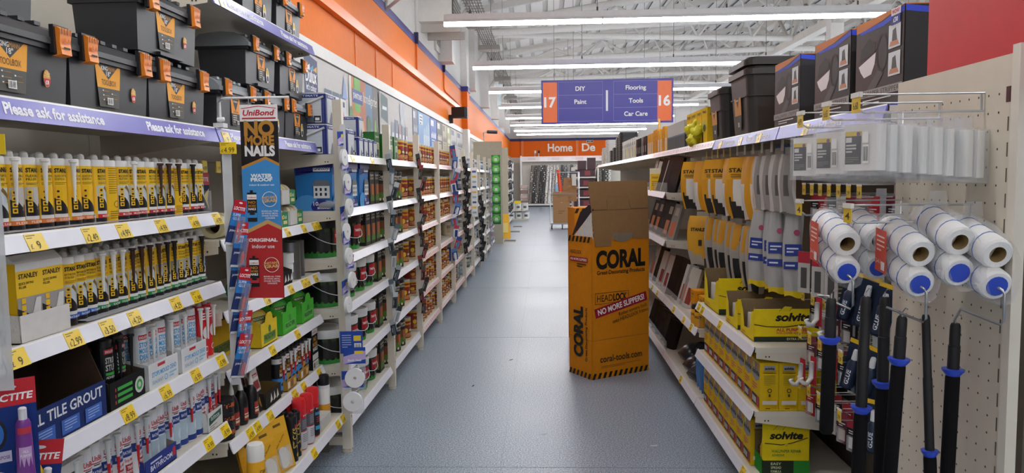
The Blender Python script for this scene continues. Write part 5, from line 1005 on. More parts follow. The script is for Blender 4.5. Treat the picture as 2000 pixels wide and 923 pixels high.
m = MB(); m.box(-.2, .2, 0, .3, 0, .14, '2f4fa4', 'satin', taper=.02, skip=('t',)); m.box(-.19, .19, .01, .29, .01, .02, '24408c'); put(Proto('plastic_tray', 'tray', ('tray', m)), (PXF-.02, PB[4]+.45, .50), 90, 'blue plastic tray low in the half-empty paint unit')
m = MB(); m.box(-.16, .16, 0, .25, 0, .24, '1b1b1e', 'satin'); m.d = .001
for k in range(3): m.disc(front(.32), .16, .05+k*.07, .022, 'c9c9c9', 10)
put(Proto('product_box', 'box', ('box', m)), (PXF-.02, PB[4]+.95, .172), 90, 'black box with three pale dots on the half-empty unit floor')
# farther units: mixed tins
MIX = [tin(.07, .17, (lambda c, c2: (lambda p, fr, r, h: (p.rect(fr, -r*2, h*.05, r*2, h*.88, c, 'satin'), p.rect(fr, -r*.8, h*.5, r*.8, h*.75, c2, 'satin'), p.lines(fr, -r*.7, h*.4, r*1.3, 3, h*.09, h*.03, c2))))(c, c2), c, '9a9da0', 'c9cccf', name='paint_tin', n=14) for c, c2 in (('dcdcd8', '4a4a52'), ('3a4a6a', 'e2e4ea'), ('4a5a44', 'd9dcd0'), ('c9b89a', '5a4a3a'), ('e4e2de', '8a2f34'), ('2a2a2e', 'c9c9c9'), ('8fa4b8', 'f0f2f4'))]
fu = ['sixth', 'seventh', 'eighth', 'ninth', 'tenth']
for b_ in range(5, 10):
    y = PB[b_]
    for j, z in enumerate(ZS):
        for i in range(5):
            if random.random() < .12: continue
            put(MIX[(i*2+j*3+b_ + (i*j) % 3) % 7], (PXF-.08, y+.16+i*.235, z+.002), 62, 'assorted paint tin, %s along the %s shelf of the %s paint unit' % (nth(i), sn[j], fu[b_-5]), 'assorted paint tins')
for i, y in enumerate((PB[4]+.3, PB[4]+.8, PB[5]+.3)): put(MIX[3], (PXF-.1, y, .832), 62, 'tan tin standing alone low in the half-empty units, %s' % nth(i), 'assorted paint tins')
# clip strips in front of the posts
def tape_pack():
    w, h = .1, .2; b = MB(); b.box(-w/2, w/2, 0, .001, 0, h*.62, 'd9dce2', 'film'); c = MB(); c.box(-w/2, w/2, -.001, 0.001, h*.62, h, '2f4fa8', 'card'); p = MB(); fr = plane((-w/2, -.001, h*.62), (1, 0, 0), (0, 0, 1)); p.poly(fr, [(0, 0), (w, .02), (w, .06), (0, .035)], 'b9a8d8'); p.text(fr, 'Bath Seal', w*.5, .012, .01, 'f2f2fa', w=w*.6); p.rect(fr, w*.5, .045, w*.9, .06, 'e8c83a'); r = MB(); r.lathe([(.008, 0), (.045, 0), (.045, .015), (.008, .015), (.008, 0)], 'e9e9e8', 'satin', 20, ax=Matrix.Translation((0, -.002, h*.3)) @ Matrix.Rotation(math.radians(90), 4, 'X')); return Proto('seal_pack', 'pack', ('bag', b), ('header_card', c), ('print', p), ('roll', r))
TP = tape_pack()
yy = PB[0]-.045
clip_strip(-1.10, yy-.01, .55, 1.86, 10, 'clear clip strip on the first post carrying white seal packs', .03)
for i in range(7):
    put(TP, (-1.10+.01*(i % 3), yy-.03+.012*(i % 2), 1.62-i*.135), 0, 'white bath seal roll in a blue-topped bag on the first post, %s down' % nth(i), 'bath seal packs', rot=(0, math.radians(4*(i % 3)-4), math.radians(84)))
m = MB(); m.box(-.062, .062, 0, .001, 0, .125, '2f4fa8', 'card'); fr = front(.124); m.rect(fr, .075, .07, .115, .1, 'e8c83a'); m.bars(fr, .078, .012, .038, .045); m.lines(fr, .012, .1, .05, 6, .013, .005, '9fb0dc')
put(Proto('header_card', 'card', ('card', m)), (-1.075, yy-.055, .60), 6, 'blue card back with yellow flash above the large seal rolls')
for i in range(2): put(TP, (-1.058-.012*i, yy-.06-.01*i, .395-.13*i), 8-6*i, 'large white bath seal roll facing the camera low on the first post, %s' % ('upper', 'lower')[i], 'bath seal packs', sc=1.2)
def strip_goods(b_, label, cols, n, z1, h=.12, w=.04, zz=.1, x=-1.105, shape='card'):
    y = PB[b_]-.04; clip_strip(x, y, z1-n*zz, z1+.05, 15, 'clip strip on the %s post' % nth(b_)+' of the paint run', .025)
    for i in range(n):
        c = cols[i % len(cols)]; m = MB(); m.box(-w/2, w/2, 0, .002, 0, h, c, 'card'); fr = front(w); m.rect(fr, 0, h*.7, w, h, cols[(i+1) % len(cols)]); m.rect(fr, w*.2, h*.2, w*.8, h*.5, 'c9ccd0'); q = MB(); q.rbox(-w*.22, w*.22, -.012, 0, h*.05, h*.62, .004, cols[(i+2) % len(cols)], 'gloss')
        put(Proto('carded_pack', 'pack', ('card', m), ('goods', q)), (x+.006*(i % 3), y-.01-.008*(i % 2), z1-(i+1)*zz), 0, '%s, %s down' % (label, nth(i)), 'packs on clip strips', rot=(math.radians(6), math.radians(14*(i % 3)-12), math.radians(38)))
strip_goods(1, 'slim grey brush pack on the second post of the paint run', ['2e3436', '9aa0a4', '55606a', 'c9cccc'], 13, 1.72)
strip_goods(2, 'dark brush card on the third post of the paint run', ['2a2724', '3f3a36', '8a3a34', '55504a'], 14, 1.75, .13)
strip_goods(4, 'red and blue pack on the fifth post of the paint run', ['b8404a', '2f4a8a', '5a80b4', 'd9dce2'], 10, 1.95, .15, .075, .14)
strip_goods(5, 'black brush pack on the sixth post of the paint run', ['1f1c1a', '2e2a28', '3a3432'], 13, 1.8, .16, .06)
strip_goods(7, 'black roller pack on the eighth post of the paint run', ['1d1d1f', '2a2a2c', '3f3f42'], 11, 1.2, .16, .07)
strip_goods(9, 'pink and grey pack on the tenth post of the paint run', ['a98a9a', '8a8d96', 'c4c6cc'], 16, 1.75, .12, .07)
m = MB(); m.box(-.05, .05, 0, .004, .95, 1.72, 'dcdcd8'); 
for k in range(9): m.rect(front(.1), .02, 1.0+k*.08, .08, 1.03+k*.08, ('8fa4b8', 'e2b83a', '3a4a8a')[k % 3])
put(Proto('header_strip', 'display strip', ('strip', m)), (-1.1, PB[6]-.04, 0), 10, 'tall white printed strip hanging on the seventh post')
# ================================================================ far end of the aisle
# green round packs on a white post
def gpack():
    b = MB(); b.box(-.09, .09, 0, .004, 0, .2, '1f6a2c', 'gloss'); c = MB(); fr = front(.18); c.disc(fr, .09, .12, .085, '4aa83a', 18); c.ring(fr, .09, .12, .06, .012, '8fc47a'); c.rect(fr, .06, .08, .12, .14, 'd0d8c8'); c.rect(fr, 0, 0, .18, .04, '1f5a2a')
    return Proto('hanging_pack', 'pack', ('card', b), ('print', c))
GP = gpack()
for i in range(7): put(GP, (-1.0, 15.5, 1.82-i*.205), 0, 'round green pack on the far strip, %s from the top' % nth(i), 'round green packs')
# dark shelves of hanging black and white goods past the end panels
def far_hang(y0, n, lab, cols):
    for i in range(n):
        k = i % 5; c = cols[i % len(cols)]; c2 = cols[(i*2+1) % len(cols)]; h = .22+.05*(i % 3)
        m = MB(); m.box(-.06, .06, 0, .03, 0, h, c, 'card'); m.rect(front(.12), .01, h*.55, .11, h*.95, c2); m.rect(front(.12), .02, h*.1, .1, h*.35, 'd9d9d6')
        put(Proto('hanging_pack', 'pack', ('pack', m)), (-1.12+.02*(i % 2), y0+(i//5)*.3, .35+k*.36), 75, '%s, %s' % (lab % ('low', 'lower middle', 'middle', 'upper middle', 'top')[k], nth(i//5)+' along'), 'far hanging packs')
bay(-1, -1.15, 20.5, 22.95, 'tall far shelf unit hung with black and white packs', [(1.75, 0, 'p', [], .5), (.15, 0, 'p', [], .5)], .6, 2.1, None)
bay(-1, -1.15, 23.0, 25.45, 'farther tall shelf unit hung with black and white packs', [(1.75, 0, 'p', [], .5), (.15, 0, 'p', [], .5)], .6, 2.1, None)
bay(-1, -1.15, 25.5, 27.0, 'farthest shelf unit before the small white pots', [(1.9, 0, 'p', [], .5), (.15, 0, 'p', [], .5)], .6, 2.1, None)
far_hang(20.65, 35, 'black and white pack on the %s row of the far unit', ['1f1f21', 'd9d9d6', '3a3a3c', 'e9e7e2', '2a2a2c', 'b9aa98'])
far_hang(23.1, 40, 'white and black pack on the %s row of the farther unit', ['e4e2de', '1b1b1d', 'c9c6c0', '2f2f31', 'd8b8ac', '1f1f22'])
far_hang(25.6, 20, 'pale pack on the %s row of the farthest unit', ['e4e2de', 'c9c6c0', '55565a'])
# little white pots on a low stand
def d_pot(p, fr, r, h): p.rect(fr, -r*2, h*.1, r*2, h*.85, 'e2e3e4', 'satin'); p.rect(fr, -r*.6, h*.3, r*.6, h*.65, '55585c')
POT = tin(.11, .24, d_pot, 'dfe0e0', '9aa0a4', 'c9cccf', n=14)
m = MB(); m.box(-.5, .25, 0, 1.1, 0, .05, 'c9c3b0'); m.box(-.5, .15, .0, 1.1, .33, .36, 'd4ccb4'); m.box(-.45, -.4, .1, 1.0, .05, .33, 'b9b3a0')
put(Proto('display_stand', 'stand', ('stand', m)), (-.85, 27.1, 0), 0, 'low cream stand of white paint pots beside the far aisle')
for i in range(3):
    for j in range(3):
        put(POT, (-1.2+i*.26, 27.25+j*.33, .052), 0, 'white paint pot, %s across on the lower tier of the stand, %s row' % (nth(i), nth(j)), 'white pots on the stand')
        if i < 3: put(POT, (-1.2+i*.24, 27.25+j*.33, .362), 0, 'white paint pot, %s across on the upper tier of the stand, %s row' % (nth(i), nth(j)), 'white pots on the stand')
m = MB(); m.box(-.12, .12, 0, .003, 0, .1, 'f0d52a'); m.tube([(0, .004, .05), (0, .004, -.243)], .004, 'c9c6c0', n=5); put(Proto('price_card', 'price ticket', ('card', m)), (-.98, 27.12, .605), 0, 'yellow price card above the white paint pots')
m = MB(); 
for s_ in (-1, 1):
    V = [(-.14, s_*.13, 0), (.14, s_*.13, 0), (.09, s_*.01, .62), (-.09, s_*.01, .62)]; m.faces(V+[(a, b+s_*.008, c) for a, b, c in V], [(0, 1, 2, 3), (7, 6, 5, 4), (0, 4, 5, 1), (2, 6, 7, 3), (1, 5, 6, 2), (0, 3, 7, 4)], 'f0b41e', 'satin')
m.rect(plane((-.1, -.14, .1), (1, 0, 0), (0, .19, .98)), .02, .05, .18, .3, 'e8d27a', 'satin'); put(Proto('floor_sign', 'sign', ('sign', m)), (-1.02, 19.2, 0), 0, 'yellow folding floor sign beside the far shelves')
# rack of vinyl rolls at the far end
rk = ob('roll_rack', None, None, (0, 39.2, 0)); rk['label'] = 'white rack of upright flooring rolls against the far wall'; rk['category'] = 'rack'
def rp(nm, *bx):
    m = MB()
    for b in bx: m.box(*b)
    ob(nm, m.mesh(nm), rk)
rp('post', (-1.25, -1.17, .0, .1, 0, 2.66, 'e4e2de')); rp('header_panel', (-1.17, 4.2, .55, .6, 0, 2.6, 'cfcabf'))
rp('light_box', (-1.17, 4.2, 0, .12, 2.4, 2.62, 'e6dad8'))
for k in range(8): rp('header_card', (-.85+k*.62, -.45+k*.62, -.01, 0, 2.42, 2.56, 'efe6e4' if k % 2 else 'dcc9c8'))
m = MB(); m.box(-1.15, 4.2, -.02, .03, 2.36, 2.4, 'fbfcff', 'matte'); ob('edge_strip', m.mesh('edge_strip'), rk)
rp('base', (-1.0, 4.2, -.25, .4, .08, .16, 'd9d7d3')); rp('plinth', (-1.0, 4.2, -.2, .4, 0, .08, '3a3a3c'))
for z in (.95, .75): rp('rail', (-1.0, 1.3, -.12, -.09, z, z+.03, 'dcdad6'))
RC = ['6a6058', '2b2a2b', '55504c', '1f1e20', '2b292b', 'dcdad4', 'cfcdc8', 'b9b7b3', 'd4d2cc', '8a8886', '3a3a3c', '55585a', '8f9092', '2a2a2c', 'c9c6c2', 'e4e2de', 'd9d0c4', '8a8784', 'e2e0dc', '3f4042']
for i in range(26):
    c = RC[i % len(RC)]; x = -.78+i*.165; m = MB(); m.lathe([(.068, 0), (.068, 2.0)], c, 'satin', 12); p = MB(); fr = wrap(.069)
    for k in range(18): p.rect(fr, -.05+.05*((k+i) % 2), .05+k*.11, .0+.05*((k+i) % 2), .1+k*.11, ('8d8b88', '2f2f31', 'efede8', '6f6d6a')[(i+k//5) % 4], 'satin')
    put(Proto('flooring_roll', 'roll', ('roll', m), ('pattern', p)), (x, 39.0+.05*(i % 2), .17), 0, 'patterned flooring roll standing in the far rack, %s from its end' % nth(i), 'flooring rolls', rot=(math.radians(-5), math.radians(5 if i < 9 else 2), 0))
m = MB(); m.box(-.2, .2, -.15, .15, 0, .03, '6f5a50'); 
for k in range(4): m.box(-.2, .2, -.15, .15, .25+k*.25, .27+k*.25, '6f5a50'); m.box(-.18, .18, -.12, .12, .27+k*.25, .42+k*.25, ('8a6a62', 'b9a098')[k % 2])
m.box(-.2, -.18, -.15, .15, 0, 1.1, '6f5a50'); m.box(.18, .2, -.15, .15, 0, 1.1, '6f5a50'); put(Proto('sample_stand', 'stand', ('stand', m)), (-1.0, 36.5, 0), 0, 'brown sample stand before the flooring rolls')
# stepped cartons of flooring beyond the roll cage
for k in range(4):
    m = MB(); m.box(0, .75, 0, .9, 0, .04, 'd4d0ca'); m.box(.02, .72, .02, .8, .04, .3, '3a2026', fc={'l': '8a4a44', 't': '5a3a36'}); m.rect(plane((.25, .02, .06), (1, 0, 0), (0, 0, 1)), .1, .03, .3, .2, '7a2f34')
    put(Proto('flooring_carton', 'carton', ('carton', m)), (1.05+.05*(k > 2), 27.0, .42+k*.36), 0, 'dark red flooring carton on a tray, %s up beyond the roll cage' % nth(k), 'flooring cartons')
m = MB(); m.box(1.9, 1.95, 27.0, 28, 0, 1.9, 'cfcabf'); m.box(1.0, 1.9, 27.95, 28, 0, 1.9, 'cfcabf'); m.box(1.0, 1.9, 27, 27.95, .38, .419, 'cfcabf'); m.box(1.0, 1.05, 27.0, 27.95, 0, .38, 'cfcabf'); put(Proto('carton_rack', 'rack', ('rack', m)), (0, 0, 0), 0, 'beige rack behind the flooring cartons')
for k in range(2): m = MB(); m.box(0, .3, 0, .2, 0, .42-.1*k, '3a2026', fc={'l': '8a4a44'}); put(Proto('flooring_carton', 'carton', ('carton', m)), (1.2+.34*(1-k), 27.0, 1.801), 0, 'upright dark red carton on top of the flooring cartons, %s' % ('taller' if k == 0 else 'shorter'), 'flooring cartons')
# roll cage with cartons
def cage():
    ps = []; C_ = 'b4b6b8'
    for x in (0, .85):
        for y in (0, .7): m = MB(); m.tube([(x, y, .18), (x, y, 1.69)], .016, C_, 'metal', 6); ps.append(('post', m))
    for x in (0, .85):
        for z in (.5, .85, 1.2, 1.69): m = MB(); m.tube([(x, 0, z), (x, .7, z)], .011, C_, 'metal', 5); ps.append(('side_rail', m))
        for k in range(3): m = MB(); m.tube([(x, .18+.17*k, .18), (x, .18+.17*k, 1.69)], .006, C_, 'metal', 5); ps.append(('side_bar', m))
    for z in (1.05, 1.69): m = MB(); m.tube([(0, .7, z), (.85, .7, z)], .012, C_, 'metal', 5); ps.append(('back_rail', m))
    m = MB(); m.tube([(0, 0, 1.68), (.85, 0, 1.68)], .012, 'd4d6d8', 'metal', 5); ps.append(('top_bar', m)); m = MB(); m.tube([(0, 0, 1.05), (.85, 0, 1.05)], .01, 'd4d6d8', 'metal', 5); ps.append(('mid_bar', m))
    m = MB(); m.box(-.01, .86, -.01, .71, .15, .19, 'a9abad', 'metal'); ps.append(('deck', m))
    for x in (.04, .35, .78):
        for y in (.04, .66):
            if x == .35 and y > .1: continue
            w = MB(); w.lathe([(.055, -.016), (.06, -.01), (.06, .01), (.055, .016)], '2a2a2c', 'matte', 14, ax=Matrix.Translation((x, y, .06)) @ Matrix.Rotation(math.radians(90), 4, 'Y')); w.box(x-.025, x+.025, y-.02, y+.02, .1, .15, '8a8c8e', 'metal'); ps.append(('castor', w))
    return Proto('roll_cage', 'trolley', *ps)
put(cage(), (.17, 22.1, 0), 0, 'wire roll cage trolley loaded with cardboard cartons')
def brown(w, d, h, c='a9805a'):
    b = MB(); b.box(-w/2, w/2, 0, d, 0, h, c, 'card'); t = MB(); t.box(-.025, .025, -.001, d+.001, h-.03, h+.001, 'c09a70', 'gloss'); p = MB(); p.lines(front(w), w*.3, h*.55, w*.4, 2, h*.1, h*.03, '6a4a30'); return Proto('cardboard_carton', 'carton', ('carton', b), ('tape', t), ('print', p))
for (w, d, h, x, y, z, lb) in ((.5, .4, .62, .5, 22.14, .191, 'largest brown carton at the foot of the roll cage'), (.45, .35, .3, .47, 22.16, .812, 'brown carton on top of the largest one in the cage'), (.42, .25, .24, .76, 22.55, .813, 'brown carton at the back of the cage, lower'), (.42, .25, .24, .76, 22.55, 1.054, 'brown carton at the back of the cage, middle'), (.38, .25, .22, .76, 22.55, 1.295, 'pale carton at the back of the cage, top')): put(brown(w, d, h), (x, y, z), 0, lb, 'cartons in the roll cage')
m = MB(); m.box(-.06, .06, 0, .3, 0, .34, 'dcd6c8', 'card'); m.lathe([(.12, .34), (.12, .35), (.08, .42), (0, .44)], '3a3a3c', n=12, c=(-.03, .15)); put(Proto('boxed_lamp', 'box', ('box', m)), (.88, 22.2, 1.29), 0, 'white carton with a dark dome on top at the cage rear')
m = MB(); m.lathe([(.06, 0), (.05, 1.1)], 'e2502a', 'gloss', 10); put(Proto('carpet_tube', 'tube', ('tube', m)), (.48, 22.4, 1.113), 0, 'orange tube leaning upright in the roll cage', rot=(0, math.radians(-6), 0), sc=(1, 1, .6))
m = MB(); m.lathe([(.045, 0), (.05, .02), (.05, .15), (.02, .2), (.02, .24)], '8fb8d8', 'gloss', 10); put(Proto('spray_bottle', 'bottle', ('bottle', m)), (.36, 22.3, 1.113), 0, 'pale blue bottle standing on the cage cartons')
m = MB(); m.box(-.3, .2, 0, .3, 0, .05, 'd9c9c8', 'card'); m.rbox(.0, .2, .02, .25, .05, .1, .03, '3a3a3e'); put(Proto('loose_pack', 'pack', ('pack', m)), (1.3, 22.2, .62), 0, 'loose pack lying on the low carton beside the cage')
put(brown(.6, .5, .62, '9a7450'), (1.35, 22.15, 0), 0, 'low brown carton standing beside the roll cage')
# ================================================================ tall orange roller cartons in the aisle
def d_haz(p, fr, w, v, h, n):
    for k in range(n): u = w*k/n; p.poly(fr, [(u, v), (u+w/n*.5, v), (u+w/n*.85, v+h), (u+w/n*.35, v+h)], '1b1815')
def stand_box(w, d, h):
    b = MB(); t = .004; OR = 'e08a16'; IN = '8a6a48'
    b.box(-w/2, w/2, 0, t, 0, h, OR, 'card', fc={'k': IN}); b.box(-w/2, w/2, d-t, d, 0, h, OR, 'card', fc={'f': IN}); b.box(-w/2, -w/2+t, 0, d, 0, h, OR, 'card', fc={'r': IN}); b.box(w/2-t, w/2, 0, d, 0, h, OR, 'card', fc={'l': IN}); b.box(-w/2, w/2, 0, d, .3, .304, IN, 'card')
    p = MB(); fr = front(w)
    d_haz(p, fr, w, .0, .045, 11)
    p.text(fr, 'CORAL', w*.5, h*.78, .125, '1a1712', w=w*.86, b=.05); p.text(fr, 'Great Decorating Products', w*.5, h*.735, .03, '1a1712', w=w*.84, b=.02)
    p.text(fr, 'HEAD', w*.08, h*.545, .05, '1a1712', 'l', w=w*.27, b=0); p.text(fr, 'LOCK', w*.36, h*.545, .05, '1a1712', 'l', w=w*.24, b=.04); p.line(fr, [(w*.05, h*.53), (w*.05, h*.605), (w*.63, h*.605), (w*.63, h*.53), (w*.05, h*.53)], .003, '1a1712')
    f2 = plane(fr(w*.06, h*.43), Vector((.966, 0, .19)), Vector((-.19, 0, .966))); p.rect(f2, 0, 0, w*.94, .075, 'a61f38', 'card'); p.text(f2, 'NO MORE SLIPPERS!', w*.47, .018, .042, 'f4efe8', w=w*.84, b=.03)
    p.text(f2, 'Roller covers lock', w*.66, -.045, .03, '1a1712', w=w*.52, b=.0); p.text(f2, 'onto HEADLOCK frames', w*.6, -.085, .03, '1a1712', w=w*.66, b=.0)
    p.text(fr, 'coral-tools.com', w*.5, h*.115, .05, '1a1712', w=w*.74, b=.01); p.lines(fr, w*.15, h*.085, w*.7, 2, .012, .003, '6a4a14')
    fl_ = sideL(w, d); d_haz(p, fl_, d, .0, .045, 6); d_haz(p, fl_, d, h-.045, .045, 6)
    p.text(fl_, 'CORAL', d*.62, h*.14, .11, '1a1712', 'l', rot=90, w=.4, b=.05); p.text(fl_, 'Great Decorating Products', d*.82, h*.12, .026, '1a1712', 'l', rot=90, w=.42, b=.02)
    p.text(fl_, 'HEADLOCK', d*.1, h*.875, .028, '1a1712', 'l', w=d*.5, b=.01); f3 = plane(fl_(d*.08, h*.82), Vector((0, -1, 0)), Vector((0, 0, 1))); p.rect(f3, 0, 0, d*.78, .035, 'a61f38', 'card'); p.text(f3, 'NO MORE SLIPPERS!', d*.39, .009, .018, 'f4efe8', w=d*.7); p.lines(fl_, d*.4, h*.8, d*.4, 2, .018, .008, '3a2a10')
    # opened front flap standing up
    f = MB(); q = lambda x, z: (x, -.008+.07*max(0, z-h), z)
    for P in ([(-w*.45, h-.075), (-w*.18, h-.075), (-w*.16, h+.02), (-w*.47, h+.02)], [(w*.2, h+.02), (w*.2, h-.03), (w*.49, h-.035), (w*.49, h+.02)], [(-w*.47, h+.02), (w*.49, h+.02), (w*.5, h+.2), (-w*.49, h+.2)], [(-w*.49, h+.2), (w*.5, h+.2), (w*.5, h+.42), (-w*.53, h+.42)]):
        V = [q(*c) for c in P]; n = len(V); f.faces(V+[(a_, b_+.005, c_) for a_, b_, c_ in V], [tuple(range(n)), tuple(range(2*n-1, n-1, -1))]+[(n+i, n+(i+1) % n, (i+1) % n, i) for i in range(n)], '99754f', 'card')
    pl = plane((-w/2, -.009, h), (1, 0, 0), Vector((0, .07, 1)).normalized()); s_ = MB()
    s_.rect(pl, w*.02, .199, w*.99, .203, '6a4e34', 'card'); s_.line(pl, [(0, .206), (w*.27, .206), (w*.27, .28)], .004, '6a4e34'); s_.line(pl, [(w*1.0, .206), (w*.68, .206), (w*.65, .28)], .004, '6a4e34'); s_.line(pl, [(w*.3, .3), (w*.65, .3)], .003, '7d5f40')
    g_ = MB(); g_.poly(plane((-w/2, -.004, h), (1, 0, 0), (0, 0, 1)), [(w*(.52+.2*math.cos(t)), .02-.07*math.sin(t)) for t in [math.pi*k/10 for k in range(11)]], '8d7f70', 'card', d=.002)
    return Proto('display_carton', 'carton', ('carton', b), ('print', p), ('flap', f, [('crease', s_), ('cut_out', g_)]))
SB = stand_box(.56, .305, 1.1)
# front face runs from the near corner (.353, 5.653) to (.824, 5.956)
ang = math.degrees(math.atan2(5.956-5.653, .824-.353))
put(SB, ((.353+.824)/2, (5.653+5.956)/2, 0), ang, 'tall orange roller display carton with its brown flap open')
def stand_box2(w, d, h):
    b = MB(); b.box(-w/2, w/2, 0, d, 0, h, 'd9861a', 'card'); p = MB(); fr = front(w); d_haz(p, fr, w, h-.05, .045, 9); d_haz(p, fr, w, 0, .045, 9); p.text(fr, 'HEADLOCK', w*.42, h-.17, .05, '1a1712', w=w*.7, b=.01); p.rect(fr, w*.05, h-.27, w*.8, h-.2, 'a61f38', 'card'); p.text(fr, 'NO MORE SLIPPERS!', w*.42, h-.25, .03, 'f4efe8', w=w*.68); return Proto('display_carton', 'carton', ('carton', b), ('print', p))
put(stand_box2(.5, .3, 1.27), (.52, 6.95, 0), 10, 'second orange roller carton standing behind the open one')
m = MB(); V = [(.03, 0, 0), (.29, 0, 0), (.27, 0, .2)]; m.faces(V+[(a, .004, c) for a, b_, c in V], [(0, 1, 2), (5, 4, 3), (0, 3, 4, 1), (1, 4, 5, 2), (2, 5, 3, 0)], 'dcdad4', 'card'); k = MB(); V = [(0, .006, 0), (.29, .006, .22), (.24, .006, .26), (.12, .006, .2)]; k.faces(V+[(a, .012, c) for a, b_, c in V], [(0, 1, 2, 3), (7, 6, 5, 4), (0, 4, 5, 1), (1, 5, 6, 2), (2, 6, 7, 3), (3, 7, 4, 0)], '3a3236', 'card')
put(Proto('folded_card', 'card', ('white_card', m), ('dark_card', k)), (.205, 5.895, 1.085), -57.6, 'folded white card and dark packs poking from the open carton')
# ================================================================ the near pegboard wing and the bay behind it
bay(1, RX, 2.36, 3.415, 'white shelf unit behind the pegboard carrying the wallpaper stripper boxes', [(1.765, .1, 'v', T(3.05, '9'), .45)], .54, 1.9, None, panel='5f584e')
PX = 1.05
pb = ob('pegboard_wing', None, None, (PX, 0, 0)); pb['label'] = 'cream pegboard wing with a slotted upright carrying rollers and poles'; pb['category'] = 'shelving'
m = MB(); m.box(0, .02, 1.73, 2.29, .12, 1.822, 'd6cdbb', 'satin'); ob('pegboard', m.mesh('pegboard'), pb)
m = MB()
for i in range(12):
    for j in range(34):
        y = 1.79+i*.041; z = .35+j*.042; m.face([(-.0008, y+.0032*math.cos(a), z+.0032*math.sin(a)) for a in (0, 1.05, 2.1, 3.14, 4.19, 5.24)], '4a443b')
q = ob('peg_holes', m.mesh('peg_holes'), pb); q['kind'] = 'stuff'
m = MB(); m.box(-.01, .014, 1.702, 1.73, .0, 1.838, 'e0d9cb', 'satin'); ob('upright', m.mesh('upright'), pb)
m = MB()
for k in range(26): m.box(-.0015, 0, 1.752, 1.7545, .2+k*.058, .232+k*.058, '6a6357')
m.box(-.0015, 0, 1.748, 1.763, 1.715, 1.75, '4a1a22'); q = ob('slots', m.mesh('slots'), pb); q['kind'] = 'stuff'
m = MB(); m.box(-.3, .02, 1.70, 2.29, .0, .1, '2b2723'); ob('plinth', m.mesh('plinth'), pb)
# red promotion board on the far face of the wing
m = MB(); m.box(1.10, 1.12, 1.55, 2.225, 1.74, 2.7, 'c8252c', 'paint'); put(Proto('promotion_board', 'board', ('board', m)), (0, 0, 0), 0, 'plain red promotion board above the pegboard')
# neighbouring gondola seen past the upright
bay(1, 2.7, 3.9, 5.15, 'shelf unit of the neighbouring aisle at the picture edge', [(z, 0, 'n', [], .5) for z in (.3, .65, 1.0, 1.35, 1.7)], .55, 2.1, None, panel='7a7468')
for i, (z, c, c2) in enumerate(((.302, 'dcdad4', '4f86b8'), (.652, 'c9c7c0', '9a9a96'), (1.002, '2f4f9c', 'e6e6ea'), (1.352, '6a2030', 'd9d0cc'), (1.702, '8a2430', '8a2430'))):
    m = MB(); m.box(-.5, .5, 0, .3, 0, .24, c, 'card'); p = MB(); p.rect(front(1.0), .1, .05, .9, .16, c2); put(Proto('product_box', 'box', ('box', m), ('print', p)), (2.73, 4.45, z), -90, 'packed goods on the neighbouring aisle, %s shelf up' % nth(i), 'goods of the neighbouring aisle')
# ================================================================ boxes and tubs on the top shelf
def d_strip(p, fr, w, h):
    p.rect(fr, 0, 0, w, h, '3f3735'); p.poly(fr, [(0, h*.12), (w*.6, h*.1), (w*.45, h*.8), (0, h*.75)], '4a3430'); p.poly(fr, [(0, h), (0, h*.9), (w*.15, h*.9), (w*.55, h*.93), (w, h*1.0)], 'c9722e'); p.poly(fr, [(w*.1, h*.87), (w*.6, h*.87), (w, h*.93), (w, h*.985), (w*.6, h*.92), (w*.1, h*.9)], '2f45c4')
    p.poly(fr, [(w*.07, h*.52), (w*.45, h*.62), (w*.43, h*.5), (w*.36, h*.4), (w*.2, h*.38), (w*.12, h*.45)], 'e8dedd'); p.poly(fr, [(w*.1, h*.56), (w*.45, h*.64), (w*.42, h*.74), (w*.3, h*.8), (w*.12, h*.7)], '26211f'); p.poly(fr, [(w*.2, h*.18), (w*.35, h*.14), (w*.62, h*.38), (w*.5, h*.42)], '55504e'); p.ring(fr, w*.58, h*.6, w*.12, .006, '2a2422', ry=h*.2)
    for v in (.32, .6): p.rect(fr, w*.72, h*v, w*.95, h*(v+.24), 'd9dcde'); p.poly(fr, [(w*.78, h*(v+.02)), (w*.9, h*(v+.02)), (w*.86, h*(v+.2)), (w*.8, h*(v+.18))], '5a5450'); p.poly(fr, [(w*.74, h*(v+.02)), (w*.93, h*(v+.02)), (w*.9, h*(v+.07)), (w*.76, h*(v+.07))], 'c98a6a')
    p.rect(fr, 0, h*.15, w, h*.235, '9a938e'); p.text(fr, 'WALLPAPER STRIPPER', w*.5, h*.165, h*.05, '3a3634', w=w*.9, b=0); p.rect(fr, 0, 0, w, h*.04, '2f45c4'); p.lines(fr, w*.2, h*.11, w*.6, 2, h*.035, h*.014, 'd9d6d2')
def d_strs(p, fr, w, h): p.rect(fr, 0, 0, w, h, '231f20'); p.poly(fr, [(0, h*.93), (w*.5, h*.88), (w, h*.93), (w, h*.99), (w*.5, h*.94), (0, h*.99)], '2f45c4'); p.rect(fr, 0, h*.99, w, h, 'c9722e'); p.lines(fr, w*.4, h*.6, w*.3, 4, h*.08, h*.012, 'b9b4b0'); p.line(fr, [(w*.5, h*.35), (w*.5, h*.5), (w*.8, h*.5)], .003, 'd0ccc8')
STB = carton(.35, .26, .305, '2a2526', d_strip, d_strs, None, {'t': 'c9722e'}, name='appliance_box')
for i, (y, x) in enumerate(((2.545, 1.10), (2.945, 1.10), (3.475, 1.10))): put(STB, (x, y, 1.766), -90, 'dark wallpaper stripper box with a blue swoosh, %s' % ('nearest the red board', 'middle of three', 'beside the black storage tubs')[i], 'wallpaper stripper boxes')
